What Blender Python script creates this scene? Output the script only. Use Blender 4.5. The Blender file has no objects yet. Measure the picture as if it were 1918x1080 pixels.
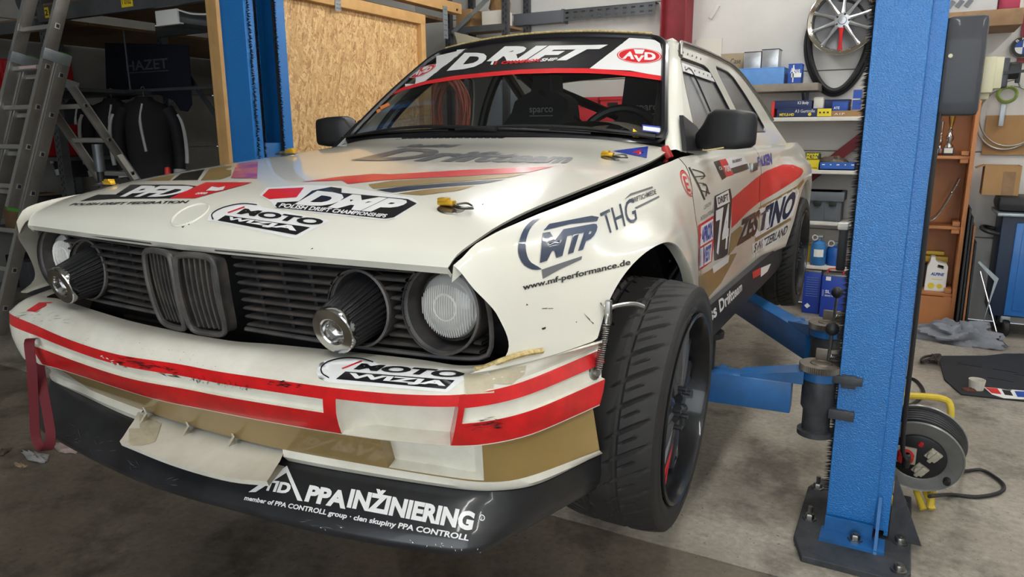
import bpy, bmesh, math, random
import numpy as np
from mathutils import Vector, Matrix
from mathutils.bvhtree import BVHTree
from mathutils.geometry import tessellate_polygon
random.seed(7); np.random.seed(7)
SC = bpy.context.scene
COL = SC.collection
PI = math.pi

# ------------------------------------------------------------------ camera
Z0 = 0.75                                   # height of the wheel hubs above the floor
CW = np.array([1.31061, -1.63219, 0.65537 + Z0])
YAW, PITCH, ROLL, FPX = math.radians(28.7733), math.radians(12.4052), math.radians(-0.3269), 1344.35
IW, IH = 1918, 1080
def _axes():
    F = np.array([-math.sin(YAW), math.cos(YAW), 0]); R = np.array([math.cos(YAW), math.sin(YAW), 0]); U = np.array([0, 0, 1.])
    F2 = F*math.cos(PITCH) - U*math.sin(PITCH); U2 = U*math.cos(PITCH) + F*math.sin(PITCH)
    return R*math.cos(ROLL) + U2*math.sin(ROLL), U2*math.cos(ROLL) - R*math.sin(ROLL), F2
AR, AU, AF = _axes()
cam = bpy.data.cameras.new('camera'); cam.sensor_width = 36; cam.lens = FPX/IW*36; cam.clip_start = .02; cam.clip_end = 200
camo = bpy.data.objects.new('camera', cam); COL.objects.link(camo)
mw = Matrix.Identity(4)
for i in range(3):
    mw[i][0] = AR[i]; mw[i][1] = AU[i]; mw[i][2] = -AF[i]; mw[i][3] = CW[i]
camo.matrix_world = mw
SC.camera = camo
vs = SC.view_settings
vs.view_transform = 'Standard'; vs.look = 'None'; vs.gamma = 1; vs.use_curve_mapping = False
vs.exposure = EXPOSURE = 0.0

def ray(u, v):
    return AF + AR*(u-IW/2)/FPX - AU*(v-IH/2)/FPX
def on(axis, u, v, val, hub=False):
    """point where the line of sight through a photo pixel meets the plane axis = val"""
    c = CW - (np.array([0, 0, Z0]) if hub else 0)
    d = ray(u, v); t = (val-c[axis])/d[axis]
    return c + t*d
def onx(u, v, x): return on(0, u, v, x)
def ony(u, v, y): return on(1, u, v, y)
def onz(u, v, z): return on(2, u, v, z)
def proj(P):
    d = np.asarray(P, float) - CW; z = d@AF
    return np.stack([IW/2+FPX*(d@AR)/z, IH/2-FPX*(d@AU)/z], -1)

# ------------------------------------------------------------------ world and lights
w = bpy.data.worlds.new('world'); SC.world = w; w.use_nodes = True
bg = w.node_tree.nodes['Background']; bg.inputs[0].default_value = (.80, .90, 1.0, 1); bg.inputs[1].default_value = .7
def area(name, loc, size, energy, col=(1, .97, .92), rot=(0, 0, 0), shape='RECTANGLE'):
    l = bpy.data.lights.new(name, 'AREA'); l.energy = energy; l.color = col; l.shape = shape; l.size = size[0]; l.size_y = size[1]
    o = bpy.data.objects.new(name, l); COL.objects.link(o); o.location = loc; o.rotation_euler = rot
    return o
# cool fill light added in the assumed front opening behind the camera
area('front_fill', (1.6, -5.6, 1.8), (4.6, 3.2), 150, (.90, .96, 1.0), (PI/2, 0, 0))

# ------------------------------------------------------------------ materials
def _n(nt, t, **k):
    n = nt.nodes.new(t)
    for a, b in k.items(): setattr(n, a, b)
    return n
MATS = {}
def pbr(name, col, rough=.5, metal=0., coat=0., var=None, bump=None, spec=.5, col2=None, trans=0., alpha=1., coords='Object', rvar=0., emit=None, ior=1.45, sheen=0.):
    """principled material; var=(scale, amount) mottles the colour towards col2, bump=(scale, strength, distance)"""
    m = bpy.data.materials.new(name); m.use_nodes = True; nt = m.node_tree; b = nt.nodes['Principled BSDF']
    c4 = tuple(col)+(1,) if len(col) == 3 else col
    b.inputs['Base Color'].default_value = c4; b.inputs['Roughness'].default_value = rough; b.inputs['Metallic'].default_value = metal
    b.inputs['Coat Weight'].default_value = coat; b.inputs['Coat Roughness'].default_value = .06
    b.inputs['Specular IOR Level'].default_value = spec; b.inputs['Transmission Weight'].default_value = trans; b.inputs['Alpha'].default_value = alpha
    b.inputs['IOR'].default_value = ior; b.inputs['Sheen Weight'].default_value = sheen
    if emit: b.inputs['Emission Color'].default_value = tuple(emit[0])+(1,); b.inputs['Emission Strength'].default_value = emit[1]
    if var or bump:
        tc = _n(nt, 'ShaderNodeTexCoord')
    if var:
        nz = _n(nt, 'ShaderNodeTexNoise'); nz.inputs['Scale'].default_value = var[0]; nz.inputs['Detail'].default_value = 8; nz.inputs['Roughness'].default_value = .62
        nt.links.new(tc.outputs[coords], nz.inputs['Vector'])
        r = _n(nt, 'ShaderNodeValToRGB'); e = r.color_ramp.elements
        d = tuple(col2) if col2 else tuple(x*.45 for x in c4[:3])
        e[0].position = .5-var[2] if len(var) > 2 else .35; e[1].position = .5+var[2] if len(var) > 2 else .68
        e[0].color = tuple(c4[i]*(1-var[1])+d[i]*var[1] for i in range(3))+(1,); e[1].color = c4
        nt.links.new(nz.outputs['Fac'], r.inputs[0]); nt.links.new(r.outputs[0], b.inputs['Base Color'])
        if rvar:
            mr = _n(nt, 'ShaderNodeMapRange'); mr.inputs['To Min'].default_value = rough+rvar; mr.inputs['To Max'].default_value = max(.02, rough-rvar)
            nt.links.new(nz.outputs['Fac'], mr.inputs['Value']); nt.links.new(mr.outputs[0], b.inputs['Roughness'])
    if bump:
        nb = _n(nt, 'ShaderNodeTexNoise'); nb.inputs['Scale'].default_value = bump[0]; nb.inputs['Detail'].default_value = 3
        nt.links.new(tc.outputs[coords], nb.inputs['Vector'])
        bp = _n(nt, 'ShaderNodeBump'); bp.inputs['Strength'].default_value = bump[1]; bp.inputs['Distance'].default_value = bump[2] if len(bump) > 2 else .002
        nt.links.new(nb.outputs['Fac'], bp.inputs['Height']); nt.links.new(bp.outputs[0], b.inputs['Normal'])
    MATS[name] = m
    return m
def srgb(r, g, b):
    f = lambda c: ((c/255+.055)/1.055)**2.4 if c > 10 else c/255/12.92
    return (f(r), f(g), f(b))

# ------------------------------------------------------------------ mesh helpers
def spl(xs, ys):
    """smooth monotone interpolation through (xs, ys)"""
    xs = np.asarray(xs, float); ys = np.asarray(ys, float)
    h = np.diff(xs); dl = np.diff(ys, axis=0)/(h if ys.ndim == 1 else h[:, None])
    m = np.zeros_like(ys); m[0] = dl[0]; m[-1] = dl[-1]
    for i in range(1, len(xs)-1):
        a, b = dl[i-1], dl[i]; w1 = 2*h[i]+h[i-1]; w2 = h[i]+2*h[i-1]
        s = a*b > 0
        with np.errstate(divide='ignore', invalid='ignore'):
            v = (w1+w2)/(w1/np.where(a == 0, 1e-12, a)+w2/np.where(b == 0, 1e-12, b))
        m[i] = np.where(s, v, 0)
    def f(x):
        x = np.clip(np.asarray(x, float), xs[0], xs[-1]); i = np.clip(np.searchsorted(xs, x)-1, 0, len(xs)-2)
        t = (x-xs[i])/h[i]; hh = h[i]
        if ys.ndim > 1: t = t[..., None]; hh = hh[..., None]
        return ys[i]*(2*t**3-3*t**2+1)+hh*m[i]*(t**3-2*t**2+t)+ys[i+1]*(-2*t**3+3*t**2)+hh*m[i+1]*(t**3-t**2)
    return f
def crv(pts, n, closed=False):
    """Catmull-Rom resample of a 3D polyline to n points, evenly spaced"""
    p = np.asarray(pts, float)
    if closed: q = np.vstack([p[-1], p, p[0], p[1]])
    else: q = np.vstack([2*p[0]-p[1], p, 2*p[-1]-p[-2]])
    out = []
    for i in range(1, len(q)-2):
        for t in np.linspace(0, 1, 12, endpoint=False):
            a, b, c, d = q[i-1], q[i], q[i+1], q[i+2]
            out.append(.5*((2*b)+(-a+c)*t+(2*a-5*b+4*c-d)*t*t+(-a+3*b-3*c+d)*t**3))
    if not closed: out.append(q[-2])
    else: out.append(out[0])
    out = np.array(out); L = np.r_[0, np.cumsum(np.linalg.norm(np.diff(out, axis=0), axis=1))]
    s = np.linspace(0, L[-1], n, endpoint=not closed)
    return np.stack([np.interp(s, L, out[:, k]) for k in range(out.shape[1])], -1)
def gridf(n, m, wrap=False, off=0):
    f = []
    for i in range(n-1):
        for j in range(m if wrap else m-1):
            k = (j+1) % m
            f.append((off+i*m+j, off+i*m+k, off+(i+1)*m+k, off+(i+1)*m+j))
    return f
class MB:
    """collects shapes into one mesh"""
    def __init__(s): s.v = []; s.f = []; s.m = []
    def add(s, v, f, m=0):
        o = len(s.v); s.v += [tuple(map(float, x)) for x in v]; s.f += [tuple(i+o for i in q) for q in f]; s.m += [m]*len(f)
        return s
    def box(s, c, size, m=0, rot=None, bev=0.):
        sx, sy, sz = [x/2 for x in size]
        if bev > 0:
            b = min(bev, sx*.9, sy*.9, sz*.9); v = []; 
            bm = bmesh.new(); bmesh.ops.create_cube(bm, size=1)
            for q in bm.verts: q.co = (q.co.x*size[0], q.co.y*size[1], q.co.z*size[2])
            bmesh.ops.bevel(bm, geom=list(bm.edges), offset=b, segments=2, profile=.6, affect='EDGES')
            bm.verts.ensure_lookup_table()
            v = np.array([q.co for q in bm.verts]); f = [[q.index for q in x.verts] for x in bm.faces]; bm.free()
        else:
            v = np.array([(x, y, z) for x in (-sx, sx) for y in (-sy, sy) for z in (-sz, sz)])
            f = [(0, 1, 3, 2), (4, 6, 7, 5), (0, 4, 5, 1), (2, 3, 7, 6), (0, 2, 6, 4), (1, 5, 7, 3)]
        if rot is not None: v = v@np.array(rot).T
        return s.add(v+np.array(c), f, m)
    def hexa(s, p8, m=0):
        """p8: four bottom points then four top points"""
        return s.add(p8, [(3, 2, 1, 0), (4, 5, 6, 7), (0, 1, 5, 4), (1, 2, 6, 5), (2, 3, 7, 6), (3, 0, 4, 7)], m)
    def bar(s, a, b, w, h, up=(0, 0, 1), m=0, bev=0.):
        a = np.array(a, float); b = np.array(b, float); d = b-a; L = np.linalg.norm(d); d /= L
        u = np.array(up, float); u = u-d*(u@d)
        if np.linalg.norm(u) < 1e-6: u = np.array([1, 0, 0.])-d*d[0]
        u /= np.linalg.norm(u); r = np.cross(d, u)
        return s.box((a+b)/2, (w, L, h), m, np.stack([r, d, u], 1), bev)
    def tube(s, pts, r, n=8, m=0, closed=False, caps=True):
        p = np.asarray(pts, float); N = len(p); rr = np.broadcast_to(np.asarray(r, float), (N,))
        t = np.gradient(p, axis=0) if not closed else np.roll(p, -1, 0)-np.roll(p, 1, 0)
        t /= np.linalg.norm(t, axis=1)[:, None]+1e-12
        u = np.cross(t[0], (0, 0, 1.)); u = u if np.linalg.norm(u) > .1 else np.cross(t[0], (1., 0, 0)); u /= np.linalg.norm(u)
        V = []; an = np.linspace(0, 2*PI, n, endpoint=False)
        for i in range(N):
            u = u-t[i]*(u@t[i]); u /= np.linalg.norm(u)+1e-12; w_ = np.cross(t[i], u)
            V += list(p[i]+rr[i]*(np.cos(an)[:, None]*u+np.sin(an)[:, None]*w_))
        f = gridf(N, n, True)
        if closed: f += [((N-1)*n+j, (N-1)*n+(j+1) % n, (j+1) % n, j) for j in range(n)]
        elif caps: f += [tuple(range(n))[::-1], tuple((N-1)*n+j for j in range(n))]
        return s.add(V, f, m)
    def lathe(s, prof, c=(0, 0, 0), axis=(0, 0, 1), n=24, m=0, a0=0., a1=2*PI):
        """prof: (radius, height) pairs turned about axis through c"""
        ax = np.array(axis, float); ax /= np.linalg.norm(ax); u = np.cross(ax, (0, 0, 1.)); u = u if np.linalg.norm(u) > .1 else np.cross(ax, (0, 1., 0)); u /= np.linalg.norm(u); w_ = np.cross(ax, u)
        full = abs(a1-a0-2*PI) < 1e-6; an = np.linspace(a0, a1, n, endpoint=not full)
        V = [np.array(c)+ax*h+r*(math.cos(a)*u+math.sin(a)*w_) for r, h in prof for a in an]
        s.add(V, gridf(len(prof), n, full), m)
        return s
    def cyl(s, a, b, r, n=16, m=0, r2=None):
        a = np.array(a, float); b = np.array(b, float); L = np.linalg.norm(b-a); r2 = r if r2 is None else r2
        return s.lathe([(1e-5, 0), (r, 0), (r2, L), (1e-5, L)], a, b-a, n, m)
    def sphere(s, c, r, n=12, m=0, sc=(1, 1, 1)):
        k = n//2+1; v = [(math.sin(a)*math.cos(t), math.sin(a)*math.sin(t), math.cos(a)) for a in np.linspace(.001, PI-.001, k) for t in np.linspace(0, 2*PI, n, endpoint=False)]
        return s.add(np.array(v)*r*np.array(sc)+np.array(c), gridf(k, n, True), m)
    def grid(s, P, m=0, fm=None):
        P = np.asarray(P, float); n, k = P.shape[:2]; f = gridf(n, k)
        o = len(s.v); s.v += [tuple(x) for x in P.reshape(-1, 3)]; s.f += [tuple(i+o for i in q) for q in f]
        s.m += [m]*len(f) if fm is None else list(np.asarray(fm).reshape(-1))
        return s
    def poly(s, outline, holes=(), fn=None, m=0):
        """flat polygon (2D) with holes, lifted to 3D by fn(a, b)"""
        loops = [list(map(lambda q: Vector((q[0], q[1], 0)), l)) for l in [outline]+list(holes)]
        tri = tessellate_polygon(loops); pts = [p for l in loops for p in l]
        return s.add([fn(p.x, p.y) for p in pts], tri, m)
    def prism(s, outline, fn, d, m=0, holes=()):
        """extruded polygon: fn lifts 2D points to 3D, d is the extrusion vector"""
        d = np.array(d, float); o = len(s.v)
        loops = [list(outline)]+[list(h) for h in holes]
        tri = tessellate_polygon([[Vector((q[0], q[1], 0)) for q in l] for l in loops]); pts = [q for l in loops for q in l]
        a = [np.array(fn(*q), float) for q in pts]; n = len(a)
        f = [tuple(t) for t in tri]+[tuple(i+n for i in t[::-1]) for t in tri]; k = 0
        for l in loops:
            for i in range(len(l)):
                j = (i+1) % len(l); f.append((k+i, k+j, k+j+n, k+i+n))
            k += len(l)
        return s.add(a+[q+d for q in a], f, m)
def origin(o):
    x = np.zeros(3)
    while o is not None:
        x += np.array(o.location); o = o.parent
    return x
def build(name, mb, mat, parent=None, smooth=35, hub=False, loc=None, bevel=0., solid=0., recalc=True):
    """link the collected shapes as ONE mesh object; vertices are given in world (or hub) space"""
    v = np.array(mb.v, float)
    if hub: v = v+np.array([0, 0, Z0])
    o0 = origin(parent) if parent is not None else (np.array(loc, float) if loc is not None else np.array([v[:, 0].mean(), v[:, 1].mean(), v[:, 2].min()]))
    me = bpy.data.meshes.new(name); me.from_pydata((v-o0).tolist(), [], mb.f)
    mats = mat if isinstance(mat, (list, tuple)) else [mat]
    for q in mats: me.materials.append(q)
    if len(mats) > 1: me.polygons.foreach_set('material_index', mb.m)
    if recalc:
        bm = bmesh.new(); bm.from_mesh(me); bmesh.ops.recalc_face_normals(bm, faces=bm.faces); bm.to_mesh(me); bm.free()
    if smooth:
        me.polygons.foreach_set('use_smooth', [True]*len(me.polygons))
        if smooth < 180: me.set_sharp_from_angle(angle=math.radians(smooth))
    me.update()
    o = bpy.data.objects.new(name, me); COL.objects.link(o)
    if parent is not None: o.parent = parent
    else: o.location = o0
    if bevel:
        b = o.modifiers.new('bevel', 'BEVEL'); b.width = bevel; b.segments = 2; b.limit_method = 'ANGLE'; b.angle_limit = math.radians(40)
    if solid:
        b = o.modifiers.new('solid', 'SOLIDIFY'); b.thickness = abs(solid); b.offset = -1 if solid > 0 else 1
    return o
def thing(name, label, cat, loc=(0, 0, 0), group=None):
    o = bpy.data.objects.new(name, None); COL.objects.link(o); o.location = loc; o.empty_display_size = .1
    return tag(o, label, cat, group)
def tag(o, label, cat, group=None):
    o['label'] = label; o['category'] = cat
    if group: o['group'] = group
    return o
def struct(name, mb, mat, **k):
    o = build(name, mb, mat, **k); o['kind'] = 'structure'
    return o
def inst(name, src, parent, mat4):
    """another copy of a small part, sharing its mesh"""
    o = bpy.data.objects.new(name, src.data); COL.objects.link(o); o.parent = parent; o.matrix_local = mat4
    for m in src.modifiers:
        n = o.modifiers.new(m.name, m.type)
        if m.type == 'BEVEL': n.width = m.width; n.segments = m.segments; n.limit_method = 'ANGLE'
    return o
def dup(root, loc, label=None, rot=None):
    r = root.copy(); COL.objects.link(r); r.location = loc
    if rot: r.rotation_euler = rot
    if label: r['label'] = label
    for ch in list(root.children):
        c = ch.copy(); COL.objects.link(c); c.parent = r
        for g in ch.children:
            d = g.copy(); COL.objects.link(d); d.parent = c
    return r

# ------------------------------------------------------------------ lettering and stickers laid on surfaces
_tc = {}
def text2d(body, bold=0., shear=0., spacing=1.):
    """outline lettering as a flat triangle mesh, scaled to the unit square; returns verts, faces, aspect"""
    k = (body, bold, shear, spacing)
    if k in _tc: return _tc[k]
    cu = bpy.data.curves.new('t', 'FONT'); cu.body = body; cu.offset = bold; cu.shear = shear; cu.space_character = spacing; cu.resolution_u = 3; cu.fill_mode = 'FRONT'
    o = bpy.data.objects.new('t', cu); COL.objects.link(o); dg = bpy.context.evaluated_depsgraph_get(); me = o.evaluated_get(dg).to_mesh()
    v = np.array([q.co[:2] for q in me.vertices]); f = [tuple(p.vertices) for p in me.polygons]
    o.evaluated_get(dg).to_mesh_clear(); bpy.data.objects.remove(o); bpy.data.curves.remove(cu)
    lo, hi = v.min(0), v.max(0)
    _tc[k] = ((v-lo)/(hi-lo), f, (hi-lo)[0]/(hi-lo)[1]); return _tc[k]
def cutgrid(v, f, nx, ny):
    bm = bmesh.new(); vv = [bm.verts.new((x, y, 0)) for x, y in v]
    for q in f:
        try: bm.faces.new([vv[i] for i in q])
        except ValueError: pass
    v = np.asarray(v); lo, hi = v.min(0), v.max(0)
    for ax, n in ((0, nx), (1, ny)):
        for t in np.linspace(lo[ax], hi[ax], n+1)[1:-1]:
            co = [0, 0, 0]; no = [0, 0, 0]; co[ax] = t; no[ax] = 1
            bmesh.ops.bisect_plane(bm, geom=bm.verts[:]+bm.edges[:]+bm.faces[:], plane_co=co, plane_no=no)
    bmesh.ops.triangulate(bm, faces=bm.faces[:]); bm.verts.ensure_lookup_table(); bm.verts.index_update()
    r = np.array([q.co[:2] for q in bm.verts]), [tuple(q.index for q in x.verts) for x in bm.faces]
    bm.free(); return r
def homog(dst):
    """map of the unit square (bl, br, tr, tl) onto four photo pixels"""
    src = [(0, 0), (1, 0), (1, 1), (0, 1)]; A = []; b = []
    for (x, y), (u, v) in zip(src, dst):
        A += [[x, y, 1, 0, 0, 0, -u*x, -u*y], [0, 0, 0, x, y, 1, -v*x, -v*y]]; b += [u, v]
    h = np.append(np.linalg.solve(np.array(A, float), np.array(b, float)), 1).reshape(3, 3)
    def f(p):
        q = np.c_[p, np.ones(len(p))]@h.T
        return q[:, :2]/q[:, 2:]
    return f
def bvh_of(*obs):
    v = []; f = []
    dg = bpy.context.evaluated_depsgraph_get()
    for o in obs:
        k = len(v); org = Vector(origin(o)); me = o.data
        v += [q.co+org for q in me.vertices]; f += [tuple(i+k for i in p.vertices) for p in me.polygons]
    return BVHTree.FromPolygons(v, f)
def lay(name, v2, f, tomap, bvh, mat, parent, off=.0012, nx=6, ny=4, mb=None):
    """lay a flat shape on a surface where the photo shows it; tomap turns its 2D points to photo pixels"""
    if nx*ny > 1: v2, f = cutgrid(v2, f, nx, ny)
    px = tomap(np.asarray(v2)); P = []; ok = []
    c = Vector(CW)
    for u, v in px:
        d = Vector(ray(u, v)).normalized(); h = bvh.ray_cast(c, d)
        if h[0] is None: P.append((0, 0, 0)); ok.append(False); continue
        n = h[1] if h[1].dot(d) < 0 else -h[1]
        P.append(tuple(h[0]+n*off)); ok.append(True)
    f = [q for q in f if all(ok[i] for i in q)]
    if mb is not None: mb.add(P, f); return None
    if not f: print('decal missed', name); return None
    used = sorted({i for q in f for i in q}); mp = {i: k for k, i in enumerate(used)}
    b = MB(); b.add([P[i] for i in used], [tuple(mp[i] for i in q) for q in f])
    return build(name, b, mat, parent, smooth=180, recalc=False)
def lay_text(name, body, quad, bvh, mat, parent, bold=.02, shear=0., off=.0018, nx=8, ny=3, spacing=1.):
    v, f, a = text2d(body, bold, shear, spacing)
    return lay(name, v, f, homog(quad), bvh, mat, parent, off, nx, ny)
def lay_poly(name, px, bvh, mat, parent, off=.0012, n=8, holes=()):
    """polygon given directly in photo pixels"""
    loops = [px]+list(holes); tri = tessellate_polygon([[Vector((q[0], q[1], 0)) for q in l] for l in loops]); v = [q for l in loops for q in l]
    return lay(name, np.array(v, float), tri, lambda p: p, bvh, mat, parent, off, n, max(2, n//2))
# ================================================================== the room
M_wall = pbr('wall_paint', srgb(216, 214, 209), .85, var=(3.5, .22, .2), col2=srgb(176, 172, 164), bump=(90, .25, .003))
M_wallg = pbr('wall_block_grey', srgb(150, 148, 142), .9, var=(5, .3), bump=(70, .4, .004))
M_ceil = pbr('ceiling_sheet', srgb(150, 148, 142), .9)
M_wood = pbr('timber', srgb(206, 164, 106), .65, var=(9, .35, .2), col2=srgb(150, 104, 58), bump=(60, .15, .002))
M_wood2 = pbr('cabinet_chipboard', srgb(176, 116, 70), .5, var=(7, .3, .2), col2=srgb(140, 84, 46))
M_wood3 = pbr('old_board', srgb(140, 112, 82), .75, var=(12, .5, .2), col2=srgb(96, 72, 50))
M_rackst = pbr('rack_steel', srgb(104, 108, 112), .45, metal=.6, var=(10, .4))
M_galv = pbr('galvanised', srgb(168, 176, 180), .4, metal=.7, var=(24, .35))
M_redst = pbr('column_red', srgb(132, 34, 44), .55, var=(8, .3))
M_yellow = pbr('tag_yellow', srgb(236, 206, 40), .6)
M_card = pbr('cardboard', srgb(164, 128, 86), .85, var=(14, .2), bump=(50, .1, .002))
M_black = pbr('satin_black', srgb(30, 30, 32), .5)
M_shelfw = pbr('shelf_white', srgb(214, 212, 204), .55, var=(12, .2))
M_shelfwood = pbr('shelf_weathered', srgb(138, 130, 118), .75, var=(16, .4), col2=srgb(92, 84, 74))

def concrete(name='concrete_floor', c0=srgb(142, 134, 122), c1=srgb(188, 182, 172)):
    m = bpy.data.materials.new(name); m.use_nodes = True; nt = m.node_tree; b = nt.nodes['Principled BSDF']; L = nt.links.new
    tc = _n(nt, 'ShaderNodeTexCoord')
    def noise(s, d=8, r=.6):
        n = _n(nt, 'ShaderNodeTexNoise'); n.inputs['Scale'].default_value = s; n.inputs['Detail'].default_value = d; n.inputs['Roughness'].default_value = r; L(tc.outputs['Object'], n.inputs['Vector']); return n
    def ramp(src, p0, p1, c0, c1):
        r = _n(nt, 'ShaderNodeValToRGB'); r.color_ramp.elements[0].position = p0; r.color_ramp.elements[1].position = p1; r.color_ramp.elements[0].color = c0+(1,); r.color_ramp.elements[1].color = c1+(1,); L(src, r.inputs[0]); return r
    a = ramp(noise(1.1).outputs['Fac'], .3, .72, c0, c1)
    f = ramp(noise(38, 6).outputs['Fac'], .3, .7, srgb(200, 196, 188), srgb(255, 255, 250))
    st = ramp(noise(2.6, 10, .7).outputs['Fac'], .38, .5, srgb(70, 64, 56), srgb(255, 255, 255))
    sp = ramp(noise(60, 2).outputs['Fac'], .28, .33, srgb(110, 104, 96), srgb(255, 255, 255))
    cur = a.outputs[0]
    for r, k in ((f, .8), (st, .55), (sp, .8)):
        mx = _n(nt, 'ShaderNodeMix', data_type='RGBA', blend_type='MULTIPLY'); mx.inputs[0].default_value = k; L(cur, mx.inputs[6]); L(r.outputs[0], mx.inputs[7]); cur = mx.outputs[2]
    L(cur, b.inputs['Base Color'])
    rr = ramp(noise(2.2, 6).outputs['Fac'], .35, .65, (.32, .32, .32), (.62, .62, .62)); L(rr.outputs[0], b.inputs['Roughness'])
    bp = _n(nt, 'ShaderNodeBump'); bp.inputs['Strength'].default_value = .25; bp.inputs['Distance'].default_value = .004; L(noise(45, 6).outputs['Fac'], bp.inputs['Height']); L(bp.outputs[0], b.inputs['Normal'])
    return m
M_conc = concrete(); M_concf = concrete('concrete_floor_oily', srgb(100, 92, 81), srgb(142, 132, 119))
M_concd = pbr('concrete_worn', srgb(112, 106, 96), .45, var=(3, .6, .2), col2=srgb(54, 50, 46), bump=(60, .3, .004), rvar=.15)
def osb():
    m = bpy.data.materials.new('oriented_strand_board'); m.use_nodes = True; nt = m.node_tree; b = nt.nodes['Principled BSDF']; L = nt.links.new
    tc = _n(nt, 'ShaderNodeTexCoord'); cur = None; hs = None
    for k, (ang, sc, thr) in enumerate(((.25, 1.0, 0), (1.25, 1.1, .45), (-.6, .9, .5), (.75, 1.3, .55), (-1.3, 1.2, .55))):
        m0 = _n(nt, 'ShaderNodeMapping'); m0.inputs['Rotation'].default_value = (ang, 0, 0); L(tc.outputs['Object'], m0.inputs[0]); mp = _n(nt, 'ShaderNodeMapping'); mp.inputs['Scale'].default_value = (0, 13*sc, 62*sc); mp.inputs['Location'].default_value = (0, k*7.3, k*3.1); L(m0.outputs[0], mp.inputs[0])
        nz = _n(nt, 'ShaderNodeTexNoise'); nz.inputs['Scale'].default_value = 5; L(tc.outputs['Object'], nz.inputs['Vector'])
        ad = _n(nt, 'ShaderNodeVectorMath', operation='MULTIPLY_ADD'); ad.inputs[1].default_value = (1.6, 1.6, 1.6); L(nz.outputs['Color'], ad.inputs[0]); L(mp.outputs[0], ad.inputs[2])
        v = _n(nt, 'ShaderNodeTexVoronoi'); v.inputs['Scale'].default_value = 1.; L(ad.outputs[0], v.inputs['Vector'])
        sp = _n(nt, 'ShaderNodeSeparateColor'); L(v.outputs['Color'], sp.inputs[0])
        r = _n(nt, 'ShaderNodeValToRGB'); e = r.color_ramp.elements; e[0].color = srgb(168, 126, 80)+(1,); e[1].color = srgb(228, 194, 140)+(1,); e.new(.2).color = srgb(194, 152, 100)+(1,); e.new(.7).color = srgb(210, 172, 118)+(1,); L(sp.outputs[0], r.inputs[0])
        if cur is None: cur = r.outputs[0]
        else:
            g = _n(nt, 'ShaderNodeMath', operation='GREATER_THAN'); g.inputs[1].default_value = thr; L(sp.outputs[1], g.inputs[0])
            mx = _n(nt, 'ShaderNodeMix', data_type='RGBA'); L(g.outputs[0], mx.inputs[0]); L(cur, mx.inputs[6]); L(r.outputs[0], mx.inputs[7]); cur = mx.outputs[2]
    n2 = _n(nt, 'ShaderNodeTexNoise'); n2.inputs['Scale'].default_value = 70; n2.inputs['Detail'].default_value = 3; L(tc.outputs['Object'], n2.inputs['Vector'])
    r = _n(nt, 'ShaderNodeValToRGB'); r.color_ramp.elements[0].position = .30; r.color_ramp.elements[1].position = .40; r.color_ramp.elements[0].color = (.35, .25, .15, 1); L(n2.outputs['Fac'], r.inputs[0])
    mx = _n(nt, 'ShaderNodeMix', data_type='RGBA', blend_type='MULTIPLY'); mx.inputs[0].default_value = .8; L(cur, mx.inputs[6]); L(r.outputs[0], mx.inputs[7]); cur = mx.outputs[2]
    L(cur, b.inputs['Base Color']); b.inputs['Roughness'].default_value = .6
    return m
M_osb = osb()

XL, XR, YB, YF, HC = -6.3, 4.4, 4.60, -6.0, 4.2
# floor: two slabs with an open joint
mb = MB(); mb.box(((XL+XR)/2, (YF+.571)/2, -.06), (XR-XL, .571-YF, .12), 0); fl = struct('floor', mb, M_concf, loc=(0, 0, 0))
mb = MB(); mb.box(((XL+XR)/2, (.579+YB)/2, -.06), (XR-XL, YB-.579, .12)); q = build('floor_slab', mb, M_conc, fl)
mb = MB(); mb.box(((XL+XR)/2, .575, -.03), (XR-XL, .008, .05)); build('joint_filler', mb, pbr('joint_pale', srgb(150, 140, 124), .8), fl)
# back wall in courses of panels
wb = struct('wall_back', MB().box(((XL+XR)/2, YB+.10, HC/2), (XR-XL, .16, HC)), M_wallg, loc=(0, YB, 0))
zs = [0, .62, 1.235, 1.845, 2.46, 3.08, 3.70, HC]
for a, b_ in zip(zs[:-1], zs[1:]):
    for x0, x1 in ((XL, -3.2), (-3.2, -.5), (-.5, XR)):
        mb = MB(); mb.box(((x0+x1)/2, YB+.012, (a+b_)/2), (x1-x0-.006, .024, b_-a-.008), bev=.003); build('wall_panel', mb, M_wall, wb)
wl = struct('wall_left', MB().box((XL-.06, (YB+YF)/2, HC/2), (.12, YB-YF, HC)), M_wallg, loc=(XL, 0, 0))
for a, b_ in zip(zs[:-1], zs[1:]):
    for y0, y1 in ((-2., .4), (.4, 2.8), (2.8, YB)):
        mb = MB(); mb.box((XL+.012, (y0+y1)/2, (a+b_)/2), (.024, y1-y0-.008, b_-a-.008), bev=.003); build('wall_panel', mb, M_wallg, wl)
struct('wall_right', MB().box((XR+.06, (YB+YF)/2, HC/2), (.12, YB-YF, HC)), M_wall)
mb = MB(); W_ = XR-XL
mb.box((XL+2.4, YF-.06, HC/2), (4.8, .12, HC)); mb.box((XR-.4, YF-.06, HC/2), (.8, .12, HC)); mb.box((1.05, YF-.06, HC-.3), (5.1, .12, .6)); struct('wall_front', mb, M_wall)
struct('ceiling', MB().box(((XL+XR)/2, (YB+YF)/2, HC+.06), (W_, YB-YF, .12)), M_ceil)
# red steel columns at the back wall
mb = MB(); mb.box((1.985, 4.59, 2.15), (.20, .012, .62)); tag(build('red_sheet', mb, M_redst, smooth=0), 'flat dark red sheet fixed to the wall behind the thick board shelf', 'sheet')
for nm, x0, x1 in (('trim_1', -.60, -.385),):
    mb = MB()
    for dx in (x0+.006, x1-.006): mb.box((dx, 4.49, HC/2), (.012, .20, HC))
    mb.box(((x0+x1)/2, 4.485, HC/2), (x1-x0-.024, .014, HC)); o = struct(nm, mb, M_redst); o['label'] = 'dark red steel column against the back wall'

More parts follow.
